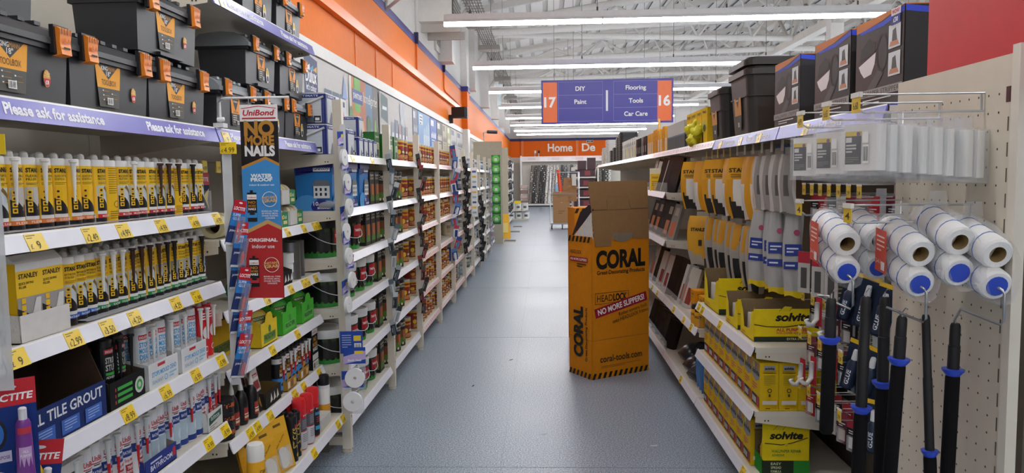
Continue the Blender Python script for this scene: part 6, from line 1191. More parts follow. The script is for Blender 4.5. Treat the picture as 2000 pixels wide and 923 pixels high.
m = MB(); m.box(-.03, .03, 0, .002, 0, .028, '2a3480'); fr = front(.06); m.text(fr, '£30', .03, .007, .014, 'f4f4fa'); m.box(-.03, .03, 0, .002, .028, .05, 'e6d9da'); m.text(fr, 'WOW!', .03, .033, .012, 'b8323a', w=.05, b=.03); put(Proto('price_flash', 'sticker', ('flash', m)), (1.096, 2.42, 2.02), -90, 'blue and white thirty pound flash on the nearest stripper box')
m = MB(); m.box(-.14, .14, 0, .2, 0, .3, 'd9802a', 'card', fc={'t': 'c9c2bc'}); m.box(-.14, .14, 0, .2, .3, .306, 'c03a44', 'card'); put(Proto('product_box', 'box', ('box', m)), (1.30, 3.93, 1.766), -90, 'orange and red box between the stripper boxes and the storage tubs')
def tote(w, d, h, lids):
    b = MB(); b.rbox(-w/2, w/2, 0, d, 0, h*.86, .05, '2e2a28', 'black', 4)
    for i, v in enumerate(b.V):
        k = .86+.14*v[2]/(h*.86); b.V[i] = (v[0]*k, d/2+(v[1]-d/2)*k, v[2])
    ps = [('tub', b)]; z = h*.84
    for k in range(lids):
        l = MB(); l.rbox(-w/2-.012, w/2+.012, -.012, d+.012, z, z+.03, .055, '2a2725', 'black', 4); l.rbox(-w/2+.01, w/2-.01, .01, d-.01, z+.03, z+.045, .05, '2e2b29', 'black', 4); ps.append(('lid', l)); z += .05
    r = MB(); r.rbox(-w/2*.97-.004, w/2*.97+.004, -.004+d*.015, d*.985+.004, h*.55, h*.57, .05, '2a2625', 'black', 4); ps.append(('rib', r))
    p = MB(); f = plane((-.06, d*.045-.004, h*.12), (1, 0, 0), Vector((0, -.07, 1)).normalized()); p.poly(f, [(.0, 0), (.1, 0), (.12, h*.2), (.125, h*.45), (-.02, h*.45), (-.015, h*.2)], '4a4642'); p.poly(f, [(-.016, h*.2), (.12, h*.2), (.125, h*.45), (-.02, h*.45)], 'c98a3a'); p.poly(f, [(.05, h*.3), (.09, h*.45), (.015, h*.45)], '3f3a36'); p.bars(f, .04, h*.04, .03, h*.06); p.text(f, 'KINGMANN', .052, h*.4, .01, 'e8e0d4', w=.05); ps.append(('label', p))
    return Proto('storage_tub', 'storage tub', *ps)
put(tote(.42, .36, .40, 2), (1.11, 4.38, 1.766), -90, 'larger black storage tub with two stacked lids'); put(tote(.36, .34, .35, 1), (1.10, 4.93, 1.766), -90, 'smaller black storage tub beside the yellow boxes')
def d_yb(p, fr, w, h): p.rect(fr, 0, 0, w*.3, h*.35, '1f1d18'); p.poly(fr, [(w*.1, h*.55), (w*.6, h*.7), (w*.9, h*.4), (w*.4, h*.25)], 'a9b02e'); p.disc(fr, w*.5, h*.45, w*.25, '3a3a24', ry=h*.1); p.text(fr, 'STANLEY', w*.5, h*.85, h*.07, '1d1a10', w=w*.7)
def d_yb2(p, fr, w, h):
    for k in range(4): p.rect(fr, w*.5, h*(.06+.2*k), w*.9, h*(.2+.2*k), '2a2615'); p.disc(fr, w*.7, h*(.13+.2*k), w*.1, 'e8c420', 8)
YB = carton(.17, .16, .25, 'e4b71c', d_yb, d_yb2)
for i in range(4): put(YB, (1.1, 5.22+i*.185, 1.766), -90, 'yellow boxed kit on the top shelf, %s from the black tubs' % nth(i), 'yellow boxed kits')
def bundle():
    b = MB(); n = 16; V = []
    for j in range(9):
        t = j/8; rr = .045*math.sin(math.pi*(.08+.84*t))**.6*(1 if t < .6 else .55+.5*(t-.6))
        for i in range(n): a = 2*math.pi*i/n; k = rr*(1+.28*math.sin(3*a+5*t)+.2*math.sin(7*a-9*t)); V.append((k*math.cos(a), k*math.sin(a), .12*t+.008*math.sin(5*a)))
    b.faces(V, [(j*n+i, j*n+(i+1) % n, (j+1)*n+(i+1) % n, (j+1)*n+i) for j in range(8) for i in range(n)]+[tuple(range(8*n, 9*n)), tuple(range(n-1, -1, -1))], 'd2c824', 'gloss', True); return Proto('cloth_bundle', 'cloth', ('bundle', b))
BN = bundle()
for i, (y, z) in enumerate(((5.32, 1.835), (5.52, 1.85), (5.42, 1.768))): put(BN, (1.05, y, z), 40*i, 'bright yellow bundle spilling from the yellow kits, %s' % nth(i), 'yellow bundles', rot=(.4*i, .9-.5*i, .5))
def d_sp(p, fr, w, h): p.rect(fr, 0, 0, w, h*.5, '2f3338'); p.rect(fr, 0, h*.5, w, h*.55, '4a6a94'); p.rect(fr, 0, h*.55, w, h, 'b9b7b2')
SP = carton(.06, .2, .225, 'b9b7b2', d_sp, d_sp)
for i in range(12): put(SP, (1.1, 5.98+i*.068, 1.766), -90, 'slim grey and navy pack on the top shelf, %s in its row' % nth(i), 'slim grey packs')
def d_ob(p, fr, w, h): p.text(fr, 'STANLEY', w*.65, h*.08, w*.3, '1d1a10', 'l', rot=90, w=h*.5, b=.03); p.rect(fr, w*.1, h*.7, w*.9, h*.72, 'a86a10')
OB = carton(.13, .2, .24, 'e39a1e', d_ob)
OB2 = carton(.1, .2, .22, 'e3a63a', lambda p, fr, w, h: [p.rect(fr, w*(.1+.3*k), h*.05, w*(.3+.3*k), h*.6, 'd4d2cc') for k in range(3)])
for i in range(9): put(OB if i in (1, 4, 5) else OB2, (1.1, 6.85+i*.145, 1.766), -90, 'orange upright box on the top shelf, %s in its row' % nth(i), 'orange upright boxes')
m = MB(); m.tube([(0, 0, 0), (.02, 0, .08), (-.01, .0, .12)], .012, 'd9a84a', n=6); put(Proto('bent_brush', 'brush', ('shaft', m)), (1.15, 7.6, 2.0), -90, 'bent tan handle rising above the orange boxes')
for i in range(6):
    m = MB(); c = ('3a3030', '5a3a34', '8a8480', '2a2628')[i % 4]; m.box(-.03, .03, 0, .2, 0, .22, c, 'card', fc={'f': c}); m.rect(front(.06), .01, .05, .05, .12, 'a9a49e'); put(Proto('slim_pack', 'pack', ('pack', m)), (1.1, 8.22+i*.16, 1.766), -90, 'slim dark pack on the top shelf, %s past the orange boxes' % nth(i), 'slim dark packs')
for i in range(8):
    m = MB(); m.box(-.05, .05, 0, .2, 0, .26, 'dcdad4', 'card'); m.rect(front(.1), .01, .03, .09, .15, ('d9c23a', '9a9894')[i % 2]); m.rect(front(.1), .02, .17, .08, .21, '4a4844'); put(Proto('white_pack', 'pack', ('pack', m)), (1.1, 9.2+i*.2, 1.766), -90, 'white and yellow pack on the top shelf, %s in its row' % nth(i), 'white and yellow packs')
def stack(col, w, n, s_, lip): 
    m = MB()
    for k in range(n): m.rbox(-w/2, w/2, 0, w*.9, k*s_, k*s_+s_*.45, .04, col, 'satin', 2); m.rbox(-w/2+.01, w/2-.01, .01, w*.9-.01, k*s_+s_*.45, (k+1)*s_, .04, lip, 'satin', 2)
    return Proto('tray_stack', 'trays', ('trays', m))
for i, (y, n, c, l) in enumerate(((10.95, 16, '242426', '3a3a3c'), (11.35, 14, '242426', '3a3a3c'), (11.9, 9, '2a2a2c', '3f3f42'), (12.4, 8, '2a2a2c', '3f3f42'), (13.2, 16, 'e2e0dc', 'c4c2be'), (14.0, 12, 'e2e0dc', 'c4c2be'))): put(stack(c, .3, n, .026, l), (1.08, y, 1.766), -90, '%s stack of nested trays far along the top shelf, %s' % ('black' if i < 4 else 'white', nth(i)), 'stacks of nested trays')
for i in range(5): m = MB(); m.box(-.05, .05, 0, .2, 0, .26, 'd9d4bc', 'card'); m.rect(front(.1), .02, .02, .08, .2, 'c9b43a'); put(Proto('white_pack', 'pack', ('pack', m)), (1.1, 13.6+i*.2, 1.766), -90, 'pale yellow pack at the far end of the top shelf, %s' % nth(i), 'pale yellow packs')
# hanging price tabs below the top shelf
for i in range(11):
    m = MB(); m.box(-.018, .018, 0, .003, -.05, 0, 'cfc9b4' if i < 6 else 'c9ad52'); put(Proto('price_tab', 'price ticket', ('tab', m)), (1.09, 3.5+i*.16, 1.715), -90, 'hanging price tab under the top shelf, %s from the pegboard' % nth(i), 'price tabs under the top shelf')
# ================================================================ paste cartons
def solv(p, fr, u, v, w, c='1c1a14'): p.text(fr, 'solvite', u, v, w*.21, c, w=w, b=.045, sh=.2); p.poly(fr, [(u-w*.4, v+w*.27), (u-w*.25, v+w*.42), (u-w*.02, v+w*.4), (u-w*.12, v+w*.27)], 'd9bd18'); p.line(fr, [(u-w*.4, v+w*.27), (u-w*.25, v+w*.42), (u-w*.02, v+w*.4), (u-w*.12, v+w*.27)], w*.012, '4a4210')
def paste_tray(wy, dx, h, text=True):
    t = .004; b = MB(); Y_ = 'e8cc1c'; IN = '8a7458'
    b.box(-wy/2, wy/2, dx-t, dx, 0, h, Y_, 'card', fc={'f': IN}); b.box(-wy/2, -wy/2+t, 0, dx, 0, h, Y_, 'card', fc={'r': IN}); b.box(wy/2-t, wy/2, 0, dx, 0, h*.94, Y_, 'card', fc={'l': IN}); b.box(-wy/2, wy/2, 0, dx, 0, t, IN, 'card')
    b.face([(-wy/2, 0, 0), (wy/2, 0, 0), (wy/2, 0, h*.9), (wy*.3, 0, h*.8), (wy*.2, 0, h*.3), (-wy*.2, 0, h*.25), (-wy*.3, 0, h*.7), (-wy/2, 0, h)], Y_, 'card')
    p = MB(); fr = sideR(wy, dx); p.rect(fr, 0, 0, dx, h*.14, '1f2a1c'); p.text(fr, 'EXTRA STRONG', dx*.5, h*.04, h*.06, 'e8d9a0', w=dx*.26); solv(p, fr, dx*.44, h*.6, dx*.4); p.line(fr, [(0, h*.5), (dx*.15, h*.43), (dx*.35, h*.42), (dx*.5, h*.47), (dx*.75, h*.5), (dx, h*.6)], .004, '26241a'); p.ring(fr, dx*.53, h*.44, h*.06, .003, '26241a')
    if text: p.text(fr, 'ALL PURPOSE', dx*.42, h*.3, h*.08, 'b8303a', w=dx*.34, b=.03); p.text(fr, 'WALLPAPER ADHESIVE', dx*.42, h*.22, h*.05, 'b8303a', w=dx*.34)
    p.lines(front(wy), wy*.1, h*.12, wy*.3, 3, h*.04, h*.015, 'b8303a'); p.rect(fr, dx*.0, 0, .001, h, Y_)
    g = MB()
    for k in range(3): g.prism([(-wy*.3, .02+k*.05), (wy*.3, .02+k*.05), (wy*.3, .045+k*.05), (-wy*.3, .045+k*.05)], t, h*.66, ('d8d6d2', 'd9b41c', 'c9c4ba')[k], 'satin', sc=.9)
    return Proto('paste_carton', 'carton', ('carton', b), ('print', p), ('sachet_row', g))
PT = paste_tray(.24, .42, .165); PT2 = paste_tray(.38, .42, .22, False)
put(PT, (.985, 3.665, .768), -90, 'wide open yellow paste carton at the near end of its shelf', 'yellow paste cartons'); put(PT, (.98, 3.945, .768), -90, 'wide open yellow paste carton behind the nearest one', 'yellow paste cartons'); put(PT2, (.98, 4.43, .768), -90, 'taller torn yellow paste carton far along its shelf', 'yellow paste cartons')
def d_pk(p, fr, w, h):
    p.poly(fr, [(w*.05, h*.62), (w*.5, h*.55), (w*.95, h*.64), (w*.95, h*.96), (w*.05, h*.96)], '8f8f92'); p.text(fr, 'solvite', w*.5, h*.7, h*.1, '1c1a14', w=w*.92, b=.045, sh=.2); p.disc(fr, w*.25, h*.88, w*.12, 'e8cf3a'); p.disc(fr, w*.8, h*.88, w*.13, 'd98a2a'); p.lines(fr, w*.1, h*.48, w*.6, 3, h*.055, h*.025, 'c0504a'); p.rect(fr, w*.05, h*.05, w*.7, h*.28, '2a2424'); p.rect(fr, w*.7, h*.05, w, h*.28, 'a8242e'); [p.rect(fr, w*(.15+.18*k), h*.1, w*(.25+.18*k), h*.22, 'e2dfd8') for k in range(3)]
def d_pks(p, fr, w, h): p.rect(fr, w*.2, h*.84, w*.8, h*.95, '8f8f92'); p.text(fr, 'solvite', w*.5, h*.865, h*.05, '1c1a14', w=w*.5, b=.05); p.rect(fr, w*.15, h*.79, w*.85, h*.8, '2a2410'); p.lines(fr, w*.2, h*.74, w*.6, 10, h*.022, h*.007, '8a7a20'); p.ring(fr, w*.5, h*.43, w*.12, .004, '4a4210'); p.rect(fr, w*.45, h*.3, w*.55, h*.36, '4a4210'); p.rect(fr, w*.12, h*.14, w*.88, h*.22, 'd9cfc4'); p.lines(fr, w*.3, h*.05, w*.4, 1, .01, h*.015, '4a4210')
PK = carton(.128, .086, .225, 'e2bb1c', d_pk, d_pks); 
for i in range(9):
    put(PK, (.985, 3.50+i*.133, .467), -90, 'yellow wallpaper paste box, %s along the front row of the middle paste shelf' % nth(i), 'yellow paste boxes')
    if i < 8: put(PK, (.985, 3.64+i*.133, .152), -90, 'yellow wallpaper paste box, %s along the front row of the bottom paste shelf' % nth(i), 'yellow paste boxes')
for i in range(3): put(PK, (.985+.088*(i+1), 3.50, .467), -90, 'yellow wallpaper paste box at the near end, %s behind the front one' % nth(i), 'yellow paste boxes')
def d_rep(p, fr, w, h): p.rect(fr, 0, 0, w, h*.28, '1f2f1c'); p.rect(fr, w*.66, 0, w, h*.28, '2a8a2c'); solv(p, fr, w*.5, h*.68, w*.7); p.line(fr, [(w*.05, h*.6), (w*.4, h*.57), (w*.6, h*.6), (w*.95, h*.7)], .004, '26241a'); p.text(fr, 'WALLPAPER REPAIR', w*.5, h*.43, h*.05, '1f7a2c', w=w*.62); p.text(fr, 'ADHESIVE', w*.2, h*.36, h*.04, '1f7a2c', 'l', w=w*.26); [p.text(fr, t, w*.18, h*(.2-.07*k), h*.045, 'd9e2b0', 'l', w=w*.22) for k, t in enumerate(('EASY', 'SPREAD', 'FORMULA'))]; p.disc(fr, w*.5, h*.57, w*.04, 'c9ae18')
b = MB(); w, d, h = .22, .13, .26; b.box(-w/2, w/2, 0, .004, 0, h, 'e8cc1c', 'card', fc={'k': '8a7458'}); b.box(-w/2, w/2, d-.004, d, 0, h*.7, 'e8cc1c', 'card', fc={'f': '8a7458'}); b.box(w/2-.004, w/2, 0, d, 0, h, 'e8cc1c', 'card'); b.box(-w/2, -w/2+.004, 0, d, 0, h*.3, '2a8a2c', 'card'); p = MB(); d_rep(p, front(w), w, h)
put(Proto('repair_carton', 'carton', ('carton', b), ('print', p)), (1.115, 3.45, .152), 0, 'yellow and green repair adhesive carton at the near foot of the shelf')
b = MB(); b.lathe([(.018, 0), (.02, .01), (.02, .11), (.012, .13)], 'e2b41c', 'gloss', 12); k = MB(); k.lathe([(.012, .13), (.01, .16), (.003, .19)], 'd8d6d0', 'satin', 10); put(Proto('adhesive_bottle', 'bottle', ('bottle', b), ('spout', k)), (1.035, 3.52, .156), 0, 'small yellow adhesive bottle inside the repair carton')
STT = can(.05, .13, 'e2a01e', '1d1c1c', lambda p, fr, r, h: p.text(fr, 'STANLEY', 0, h*.45, h*.12, '1d1a10', w=r*1.5, b=.03), .035, 'filler_tub')
for i, (x, y) in enumerate(((1.0, 4.77), (1.0, 4.88), (1.09, 4.82), (1.3, 4.25), (1.3, 4.12))): put(STT, (x, y, .592 if i < 3 else .768), -60, 'orange filler tub with a black lid, %s' % ('beside the paste shelf corner', 'second at the shelf corner', 'behind the first two', 'behind the torn paste carton', 'at the back of the paste shelf')[i], 'orange filler tubs')
def d_sb(p, fr, w, h): p.text(fr, 'STANLEY', w*.5, h*.55, h*.16, '1d1a10', w=w*.6, b=.03); p.lines(fr, w*.2, h*.35, w*.5, 2, h*.12, h*.05, '7a5a10')
SBX = carton(.13, .1, .075, 'e39a1e', d_sb, d_sb, name='small_box')
for i, (x, y, z) in enumerate(((1.05, 5.05, 0), (1.05, 5.05, 1), (1.05, 5.19, 0), (1.05, 5.34, 0), (1.05, 5.34, 1), (1.17, 5.1, 0), (1.17, 5.1, 1), (1.17, 5.26, 0), (1.17, 5.26, 1), (1.17, 5.26, 2), (1.28, 5.15, 0), (1.28, 5.15, 1), (1.28, 5.15, 2))): put(SBX, (x, y, .592+z*.0755), -90+random.uniform(-4, 4), 'small orange box in the jumbled pile, %s from the tubs' % nth(i), 'small orange boxes')
# ================================================================ hanging bags
def pouch(w, h, d, cf, draw=None, m='gloss', n=14, tap=.18):
    """soft hanging bag; cf(u, v) gives the printed colour, v = 0 at its foot"""
    b = MB(); V = []; F = []; C = []; q = n+1
    for j in range(q):
        v = 1-j/n; ww = w*(1-tap*max(0, .25-v)/.25)*(1-.08*max(0, v-.85)/.15)
        for s_ in (-1, 1):
            for i in range(q):
                u = i/n; k = (math.sin(math.pi*u)**.7)*(math.sin(math.pi*min(max(v*.93+.06, .01), .99))**.45)
                V.append((ww*(u-.5)+.006*math.sin(5*v+2), s_*d/2*k+.004*math.sin(9*u+7*v)+.003*math.sin(17*u*v), -h*j/n+.006*math.sin(6*u)*(j == n)))
    for j in range(n):
        for s_ in (0, 1):
            for i in range(n):
                a = (j*2+s_)*q+i; c = ((j+1)*2+s_)*q+i; F.append((a, c, c+1, a+1) if s_ == 0 else (a+1, c+1, c, a)); C.append(cf((i+.5)/n, 1-(j+.5)/n))
    b.faces(V, F, C, m, True); p = MB(); fr = plane((-w/2, -d/2-.002, -h), (1, 0, 0), (0, 0, 1))
    if draw: draw(p, fr, w, h)
    t = MB(); t.box(-w*.2, w*.2, -.001, .001, -.002, .03, 'c9c4b4', 'frost')
    return Proto('hanging_bag', 'bag', ('bag', b), *([('print', p)] if p.F else []), ('hang_tab', t))
def d_ov(p, fr, w, h): p.text(fr, 'STANLEY', w*.5, h*.76, h*.062, '1d1a10', w=w*.8, b=.035); p.lines(fr, w*.15, h*.71, w*.5, 2, h*.03, h*.012, '4a3a10'); p.disc(fr, w*.85, h*.9, w*.06, '8a4a7a')
def c_ov(u, v):
    if v > .66: return 'e3a41e'
    if v < .42-.6*u and u > .06: return '2a2622'
    return 'dcd7cf' if .22 < u < .84 and v > .05+.25*abs(u-.5) else 'd99a1c'
OV = pouch(.21, .345, .07, c_ov, d_ov); OVS = pouch(.2, .345, .09, lambda u, v: 'dcd7cf' if u < .3 and v < .6 else 'd99a1c')
for i, (y, x, a) in enumerate(((5.5, 1.10, -25), (5.28, 1.13, -45), (4.86, 1.12, -25), (4.70, 1.13, -40), (4.46, 1.12, -62), (4.22, 1.12, -35), (4.06, 1.13, -60), (3.93, 1.14, -64))): put(OVS if i in (1, 4, 6, 7) else OV, (x, y, 1.655), a, 'yellow bag of overalls hanging below the top shelf, %s' % nth(i)+' from the brush packs', 'yellow overall bags')
KN = pouch(.085, .27, .03, lambda u, v: '5f5b58' if .35 < u < .62 and .3 < v < .62 else ('9a948e' if .15 < u < .85 else 'c4beb8'), tap=0)
for i in range(6): put(KN, (1.10+.015*(i % 2), 3.86-i*.075, 1.65), -42, 'grey carded blade hanging beside the overall bags, %s' % nth(i), 'grey carded blades')
m = MB(); m.box(-.1, .1, 0, .02, -.09, 0, '3f6fa8', 'gloss'); put(Proto('blue_header', 'card', ('card', m)), (1.2, 3.7, 1.7), -60, 'blue header card above the grey blades')
BRB = pouch(.21, .345, .07, lambda u, v: 'd9a02a' if u < .74 and v > .3-.25*u else ('3a3634' if u > .6 and v < .55 else 'aaa296'), lambda p, fr, w, h: (p.text(fr, 'STANLEY', w*.42, h*.7, h*.06, '1d1a10', w=w*.55, b=.045), p.rect(fr, w*.4, h*.4, w*.52, h*.52, '2a2622'), p.disc(fr, w*.72, h*.83, w*.07, '8a4a8a')))
SCR = pouch(.1, .34, .06, lambda u, v: 'c98f26' if v > .55+.1*u and .15 < u < .8 else ('1a1a1e' if .3 < u < .75 and v < .45 else 'a09a92'))
BLU = pouch(.16, .3, .05, lambda u, v: '2b2b2e' if v > .76 else ('cfcac4' if abs(u-.5) < .2 and abs(v-.45) < .12 else ('b8484a' if v < .2 and abs(u-.5) < .22 else '8f8a82')))
put(BRB, (1.10, 5.25, 1.275), -28, 'clear bag with yellow card hanging above the small orange boxes, widest')
for i in range(7): put(SCR, (1.11+.012*(i % 2), 5.0-i*.17, 1.275), -35-5*(i % 3), 'dark scraper on a yellow card in the lower hanging row, %s' % nth(i), 'hanging scrapers')
for i in range(3): put(BLU, (1.16, 4.35-i*.16, 1.25), -35, 'clear pack with a dark header behind the scrapers, %s' % nth(i), 'dark-headed clear packs')
def d_rb(p, fr, w, h): p.disc(fr, w*.65, h*.78, w*.16, 'b04a6a'); p.rect(fr, w*.05, h*.5, w*.9, h*.64, '2c3c8c', 'gloss'); p.lines(fr, w*.15, h*.58, w*.6, 2, h*.04, h*.018, 'dfe2ee'); p.rect(fr, 0, h*.34, w, h*.43, '2c3c8c', 'gloss'); p.lines(fr, w*.1, h*.375, w*.8, 1, .01, h*.02, 'dfe2ee')
RB = pouch(.085, .39, .025, lambda u, v: 'e2c21c' if v < .07 else ('b3b0ac' if u < .7 else 'a6a3a0'), d_rb, tap=0)
for i, (y, x) in enumerate(((3.86, 1.10), (3.72, 1.12), (3.62, 1.11), (3.50, 1.15))): put(RB, (x, y, 1.375), -30+4*i, 'long grey pack with blue labels and a yellow foot, %s from the scrapers' % nth(i), 'long grey packs', rot=(math.radians(3), math.radians(4 if i == 0 else 0), math.radians(-30+4*i)))
# brush packs leaning on the shelves beside the orange carton
def brushpk(c, hand, h=.26, w=.085):
    b = MB(); b.box(-w/2, w/2, 0, .03, 0, h, c, 'gloss'); p = MB(); fr = front(w); p.rect(fr, w*.2, h*.1, w*.8, h*.5, hand, 'gloss'); p.rect(fr, w*.25, h*.68, w*.75, h*.9, hand if c < '2' else 'b9b2a8', 'gloss'); return Proto('brush_pack', 'pack', ('pack', b), ('print', p))
BP = [brushpk('1d1a1a', '231f1f', .33, .105), brushpk('2a2626', 'b87a5a', .31, .1), brushpk('b9b4ac', '8a3a34', .3, .1), brushpk('1b191a', '2e2a2a', .33, .105), brushpk('8f8a84', 'c4694a', .31, .1)]
for j, (z, lab) in enumerate(((1.422, 'top'), (1.042, 'middle'), (.592, 'third'), (.152, 'bottom'))):
    for i in range(9):
        y = 6.05+i*.132
        k = ((0, 3, 0, 2, 0, 3, 2, 0, 4, 3, 2), (4, 1, 1, 0, 3, 0, 1, 0, 1, 3, 0), (0, 2, 2, 4, 2, 2, 3, 2, 4, 2, 0), (0, 3, 0, 0, 3, 0, 3, 0, 0, 3, 0))[j][i]
        put(BP[k], (1.0+.015*(i % 2), y, z+(.0 if j < 3 else 0)), 0, 'leaning brush pack, %s along the %s brush shelf' % (nth(i), lab), 'leaning brush packs', rot=(math.radians(-14), math.radians(8), math.radians(-62+random.uniform(-8, 8))), sc=(1, 1, (.9, .95, 1, .72)[j]))
for i in range(5): put(BP[(2, 4, 2, 0, 3)[i]], (1.02, 5.45+i*.1, .592), 0, 'pale brush pack leaning beside the small orange boxes, %s' % nth(i), 'leaning brush packs', rot=(math.radians(-14), math.radians(8), math.radians(-62)))
put(carton(.13, .1, .2, 'd9d0b0', lambda p, fr, w, h: (p.rect(fr, w*.05, 0, w*.95, h*.75, 'e0b41e'), p.text(fr, 'STANLEY', w*.5, h*.55, h*.08, '1d1a10', w=w*.6), p.lines(fr, w*.2, h*.4, w*.6, 3, h*.08, h*.03, '8a7020'))), (.985, 6.72, 1.422), -50, 'cream pack with a yellow label on the top brush shelf')
# bottom shelf clutter
for i, (x, y, w, h, c, mm, lb) in enumerate(((1.1, 5.55, .26, .15, '2a2a2e', 'film', 'black goods in a clear bag on the bottom shelf'), (1.08, 5.25, .24, .13, '26262a', 'film', 'second clear bag of black goods on the bottom shelf'), (1.06, 5.0, .2, .14, '3a3a40', 'film', 'loose clear wrapping on the bottom shelf'))): put(bag_of(w, .22, h, c, 'wrapped_bundle', 'bundle', 'gloss' if i < 2 else 'frost'), (x, y, .152), -90, lb)
def glove():
    m = MB(); m.rbox(-.055, .055, 0, .05, .12, .2, .02, '6f9ad0', 'cloth'); [m.tube([(-.042+.021*k, .02, .13), (-.04+.019*k, .01, .04), (-.036+.018*k, .015, -.05-.02*(k % 3))], .013, ('6490ca', '6f9ad0')[k % 2], 'cloth', 7, .008) for k in range(5)]; c = MB(); c.box(-.04, .04, -.002, .042, .18, .24, '222226', 'card'); return Proto('blue_gloves', 'gloves', ('gloves', m), ('header_card', c))
put(glove(), (1.0, 4.78, .24), -50, 'pale blue gloves drooping over the bottom shelf edge'); put(glove(), (1.06, 4.86, .30), -60, 'folded blue gloves above the drooping pair')
# ================================================================ small hooks between the paste and the pegboard
def hook(L, t):
    a = MB(); a.tube([(0, L, 0), (0, 0, 0), (0, -.004, .006)], .0025, 'b4b6b8', 'metal', 5); a.tube([(0, L, .045), (0, .012, .045)], .002, 'b4b6b8', 'metal', 5); b = MB(); b.box(-.02, .02, -.004, 0, .04, .048, 'e4e0d4'); b.box(-.018, .018, -.003, 0, -.005, .042, 'e2bf3c'); b.text(front(.036, -.003, -.005), t, .018, .01, .016, '4a4010', w=.026); return Proto('peg_hook', 'hook', ('rod', a), ('ticket', b))
HK = {t: hook(.32, t) for t in ('1.99', '2.99', '3.79', '2.49')}
SM = [card_pack(.06, .13, c, c2, (lambda k: (lambda p, fr, w, h: (p.rect(fr, w*.2, h*.1, w*.8, h*.45, k), p.lines(fr, w*.2, h*.62, w*.6, 2, h*.07, h*.03, 'e4e2de'))))(k), name='carded_pack', bub=(.6, .5, .015)) for c, c2, k in (('a82434', '2a2426', 'd9d6d2'), ('b92a34', 'a8242e', 'e2dfda'), ('2a2a2c', '1f1f21', 'b9b6b2'), ('d9d6d0', 'b9b5ae', '7a3a34'), ('8a2a3a', '55303a', 'c9b4a4'))]
rows = ((1.47, 1.16, [3.40-i*.098 for i in range(7)], 'uppermost', .13), (1.0, 1.15, [3.36, 3.24, 3.12, 3.0], 'second', .13), (.83, 1.14, [3.36, 3.24, 3.12, 3.0, 2.9], 'third', .13), (.60, 1.14, [3.36, 3.24, 3.12, 3.0, 2.9], 'lowest', .13))
for j, (z, x, ys, nm, h) in enumerate(rows):
    for i, y in enumerate(ys):
        t = ('1.99', '2.99', '2.49', '3.79')[(i+j) % 4]
        put(HK[t], (x, y, z), -90, 'small peg hook with a yellow ticket, %s in the %s accessory row' % (nth(i), nm), 'small peg hooks')
        for k in range(2): put(SM[(i+j*2+k*3) % 5], (x+.05+.07*k, y, z-.128), -70, 'small carded accessory on the %s hook of the %s row, %s' % (nth(i), nm, 'front' if k == 0 else 'behind'), 'small carded accessories')
for i, (x, y, z) in enumerate(((1.13, 3.3, 1.16), (1.14, 3.16, 1.16), (1.15, 3.04, 1.16))):   # pale blade cards above
    m = MB(); m.box(-.03, .03, 0, .003, -.18, 0, 'b9b6b0', 'card'); fr = front(.06, 0, -.18); m.rect(fr, 0, .13, .06, .18, 'a82434'); m.rect(fr, .015, .02, .045, .11, '4a4846'); put(Proto('blade_pack', 'pack', ('card', m)), (x, y, z+.06), -55, 'pale blade card with red top between the accessory rows, %s' % nth(i), 'pale blade cards')
def wallhook():
    m = MB(); m.tube([(0, 0, .07), (0, -.004, .0), (0, -.02, -.025), (0, -.04, -.02), (0, -.048, .0)], .011, 'e2e0dc', 'satin', 8); c = MB(); c.box(-.02, .02, .004, .008, -.03, .09, 'b02a34', 'card'); return Proto('coat_hook', 'hook', ('hook', m), ('card', c))
for i, (y, z) in enumerate(((3.1, .98), (2.95, .96), (3.15, .72), (3.28, .68))): put(wallhook(), (1.12, y, z-.02), -80, 'white plastic hook on a red card, %s among the accessories' % nth(i), 'white plastic hooks')
def glue():
    w, h = .075, .21; b = MB(); b.box(-w/2, w/2, 0, .003, 0, h, '232e42', 'card'); t = MB(); t.lathe([(.018, .02), (.02, .03), (.02, .12), (.01, .135)], '1f2c44', 'gloss', 10, (0, -.012)); t.lathe([(.012, .135), (.01, .17), (.008, .175)], 'cfd2d6', 'satin', 10, (0, -.012)); p = MB(); p.text(wrap(.0205, 0, 0, -.012), 'GLUE', .006, .035, .016, 'e4e8ee', 'l', rot=90, w=.06, b=.03); p.rect(front(w), 0, h*.92, w, h, 'e2b41c'); return Proto('glue_pack', 'pack', ('card', b), ('tube', t), ('print', p))
GL = glue()
for i, (x, y, z) in enumerate(((1.17, 2.95, .98), (1.2, 2.87, .97), (1.23, 2.8, .95), (1.17, 2.9, .72), (1.2, 2.82, .71), (1.21, 2.75, .52), (1.25, 2.7, .50))): put(GL, (x, y, z), 0, 'dark blue glue pack with a yellow top edge, %s of the cluster behind the poles' % nth(i), 'dark blue glue packs', rot=(math.radians(4), math.radians(14 if i < 5 else 2), math.radians(-48)))
clip_strip(1.26, 2.86, .62, 1.5, -25, 'clear clip strip hanging before the pegboard', .035)
m = MB(); m.box(-.008, .008, 0, .01, .3, 1.75, 'e2ddd2', 'satin'); put(Proto('slotted_strip', 'strip', ('strip', m)), (1.40, 3.05, 0), -60, 'slim white slotted strip beside the clear clip strip')
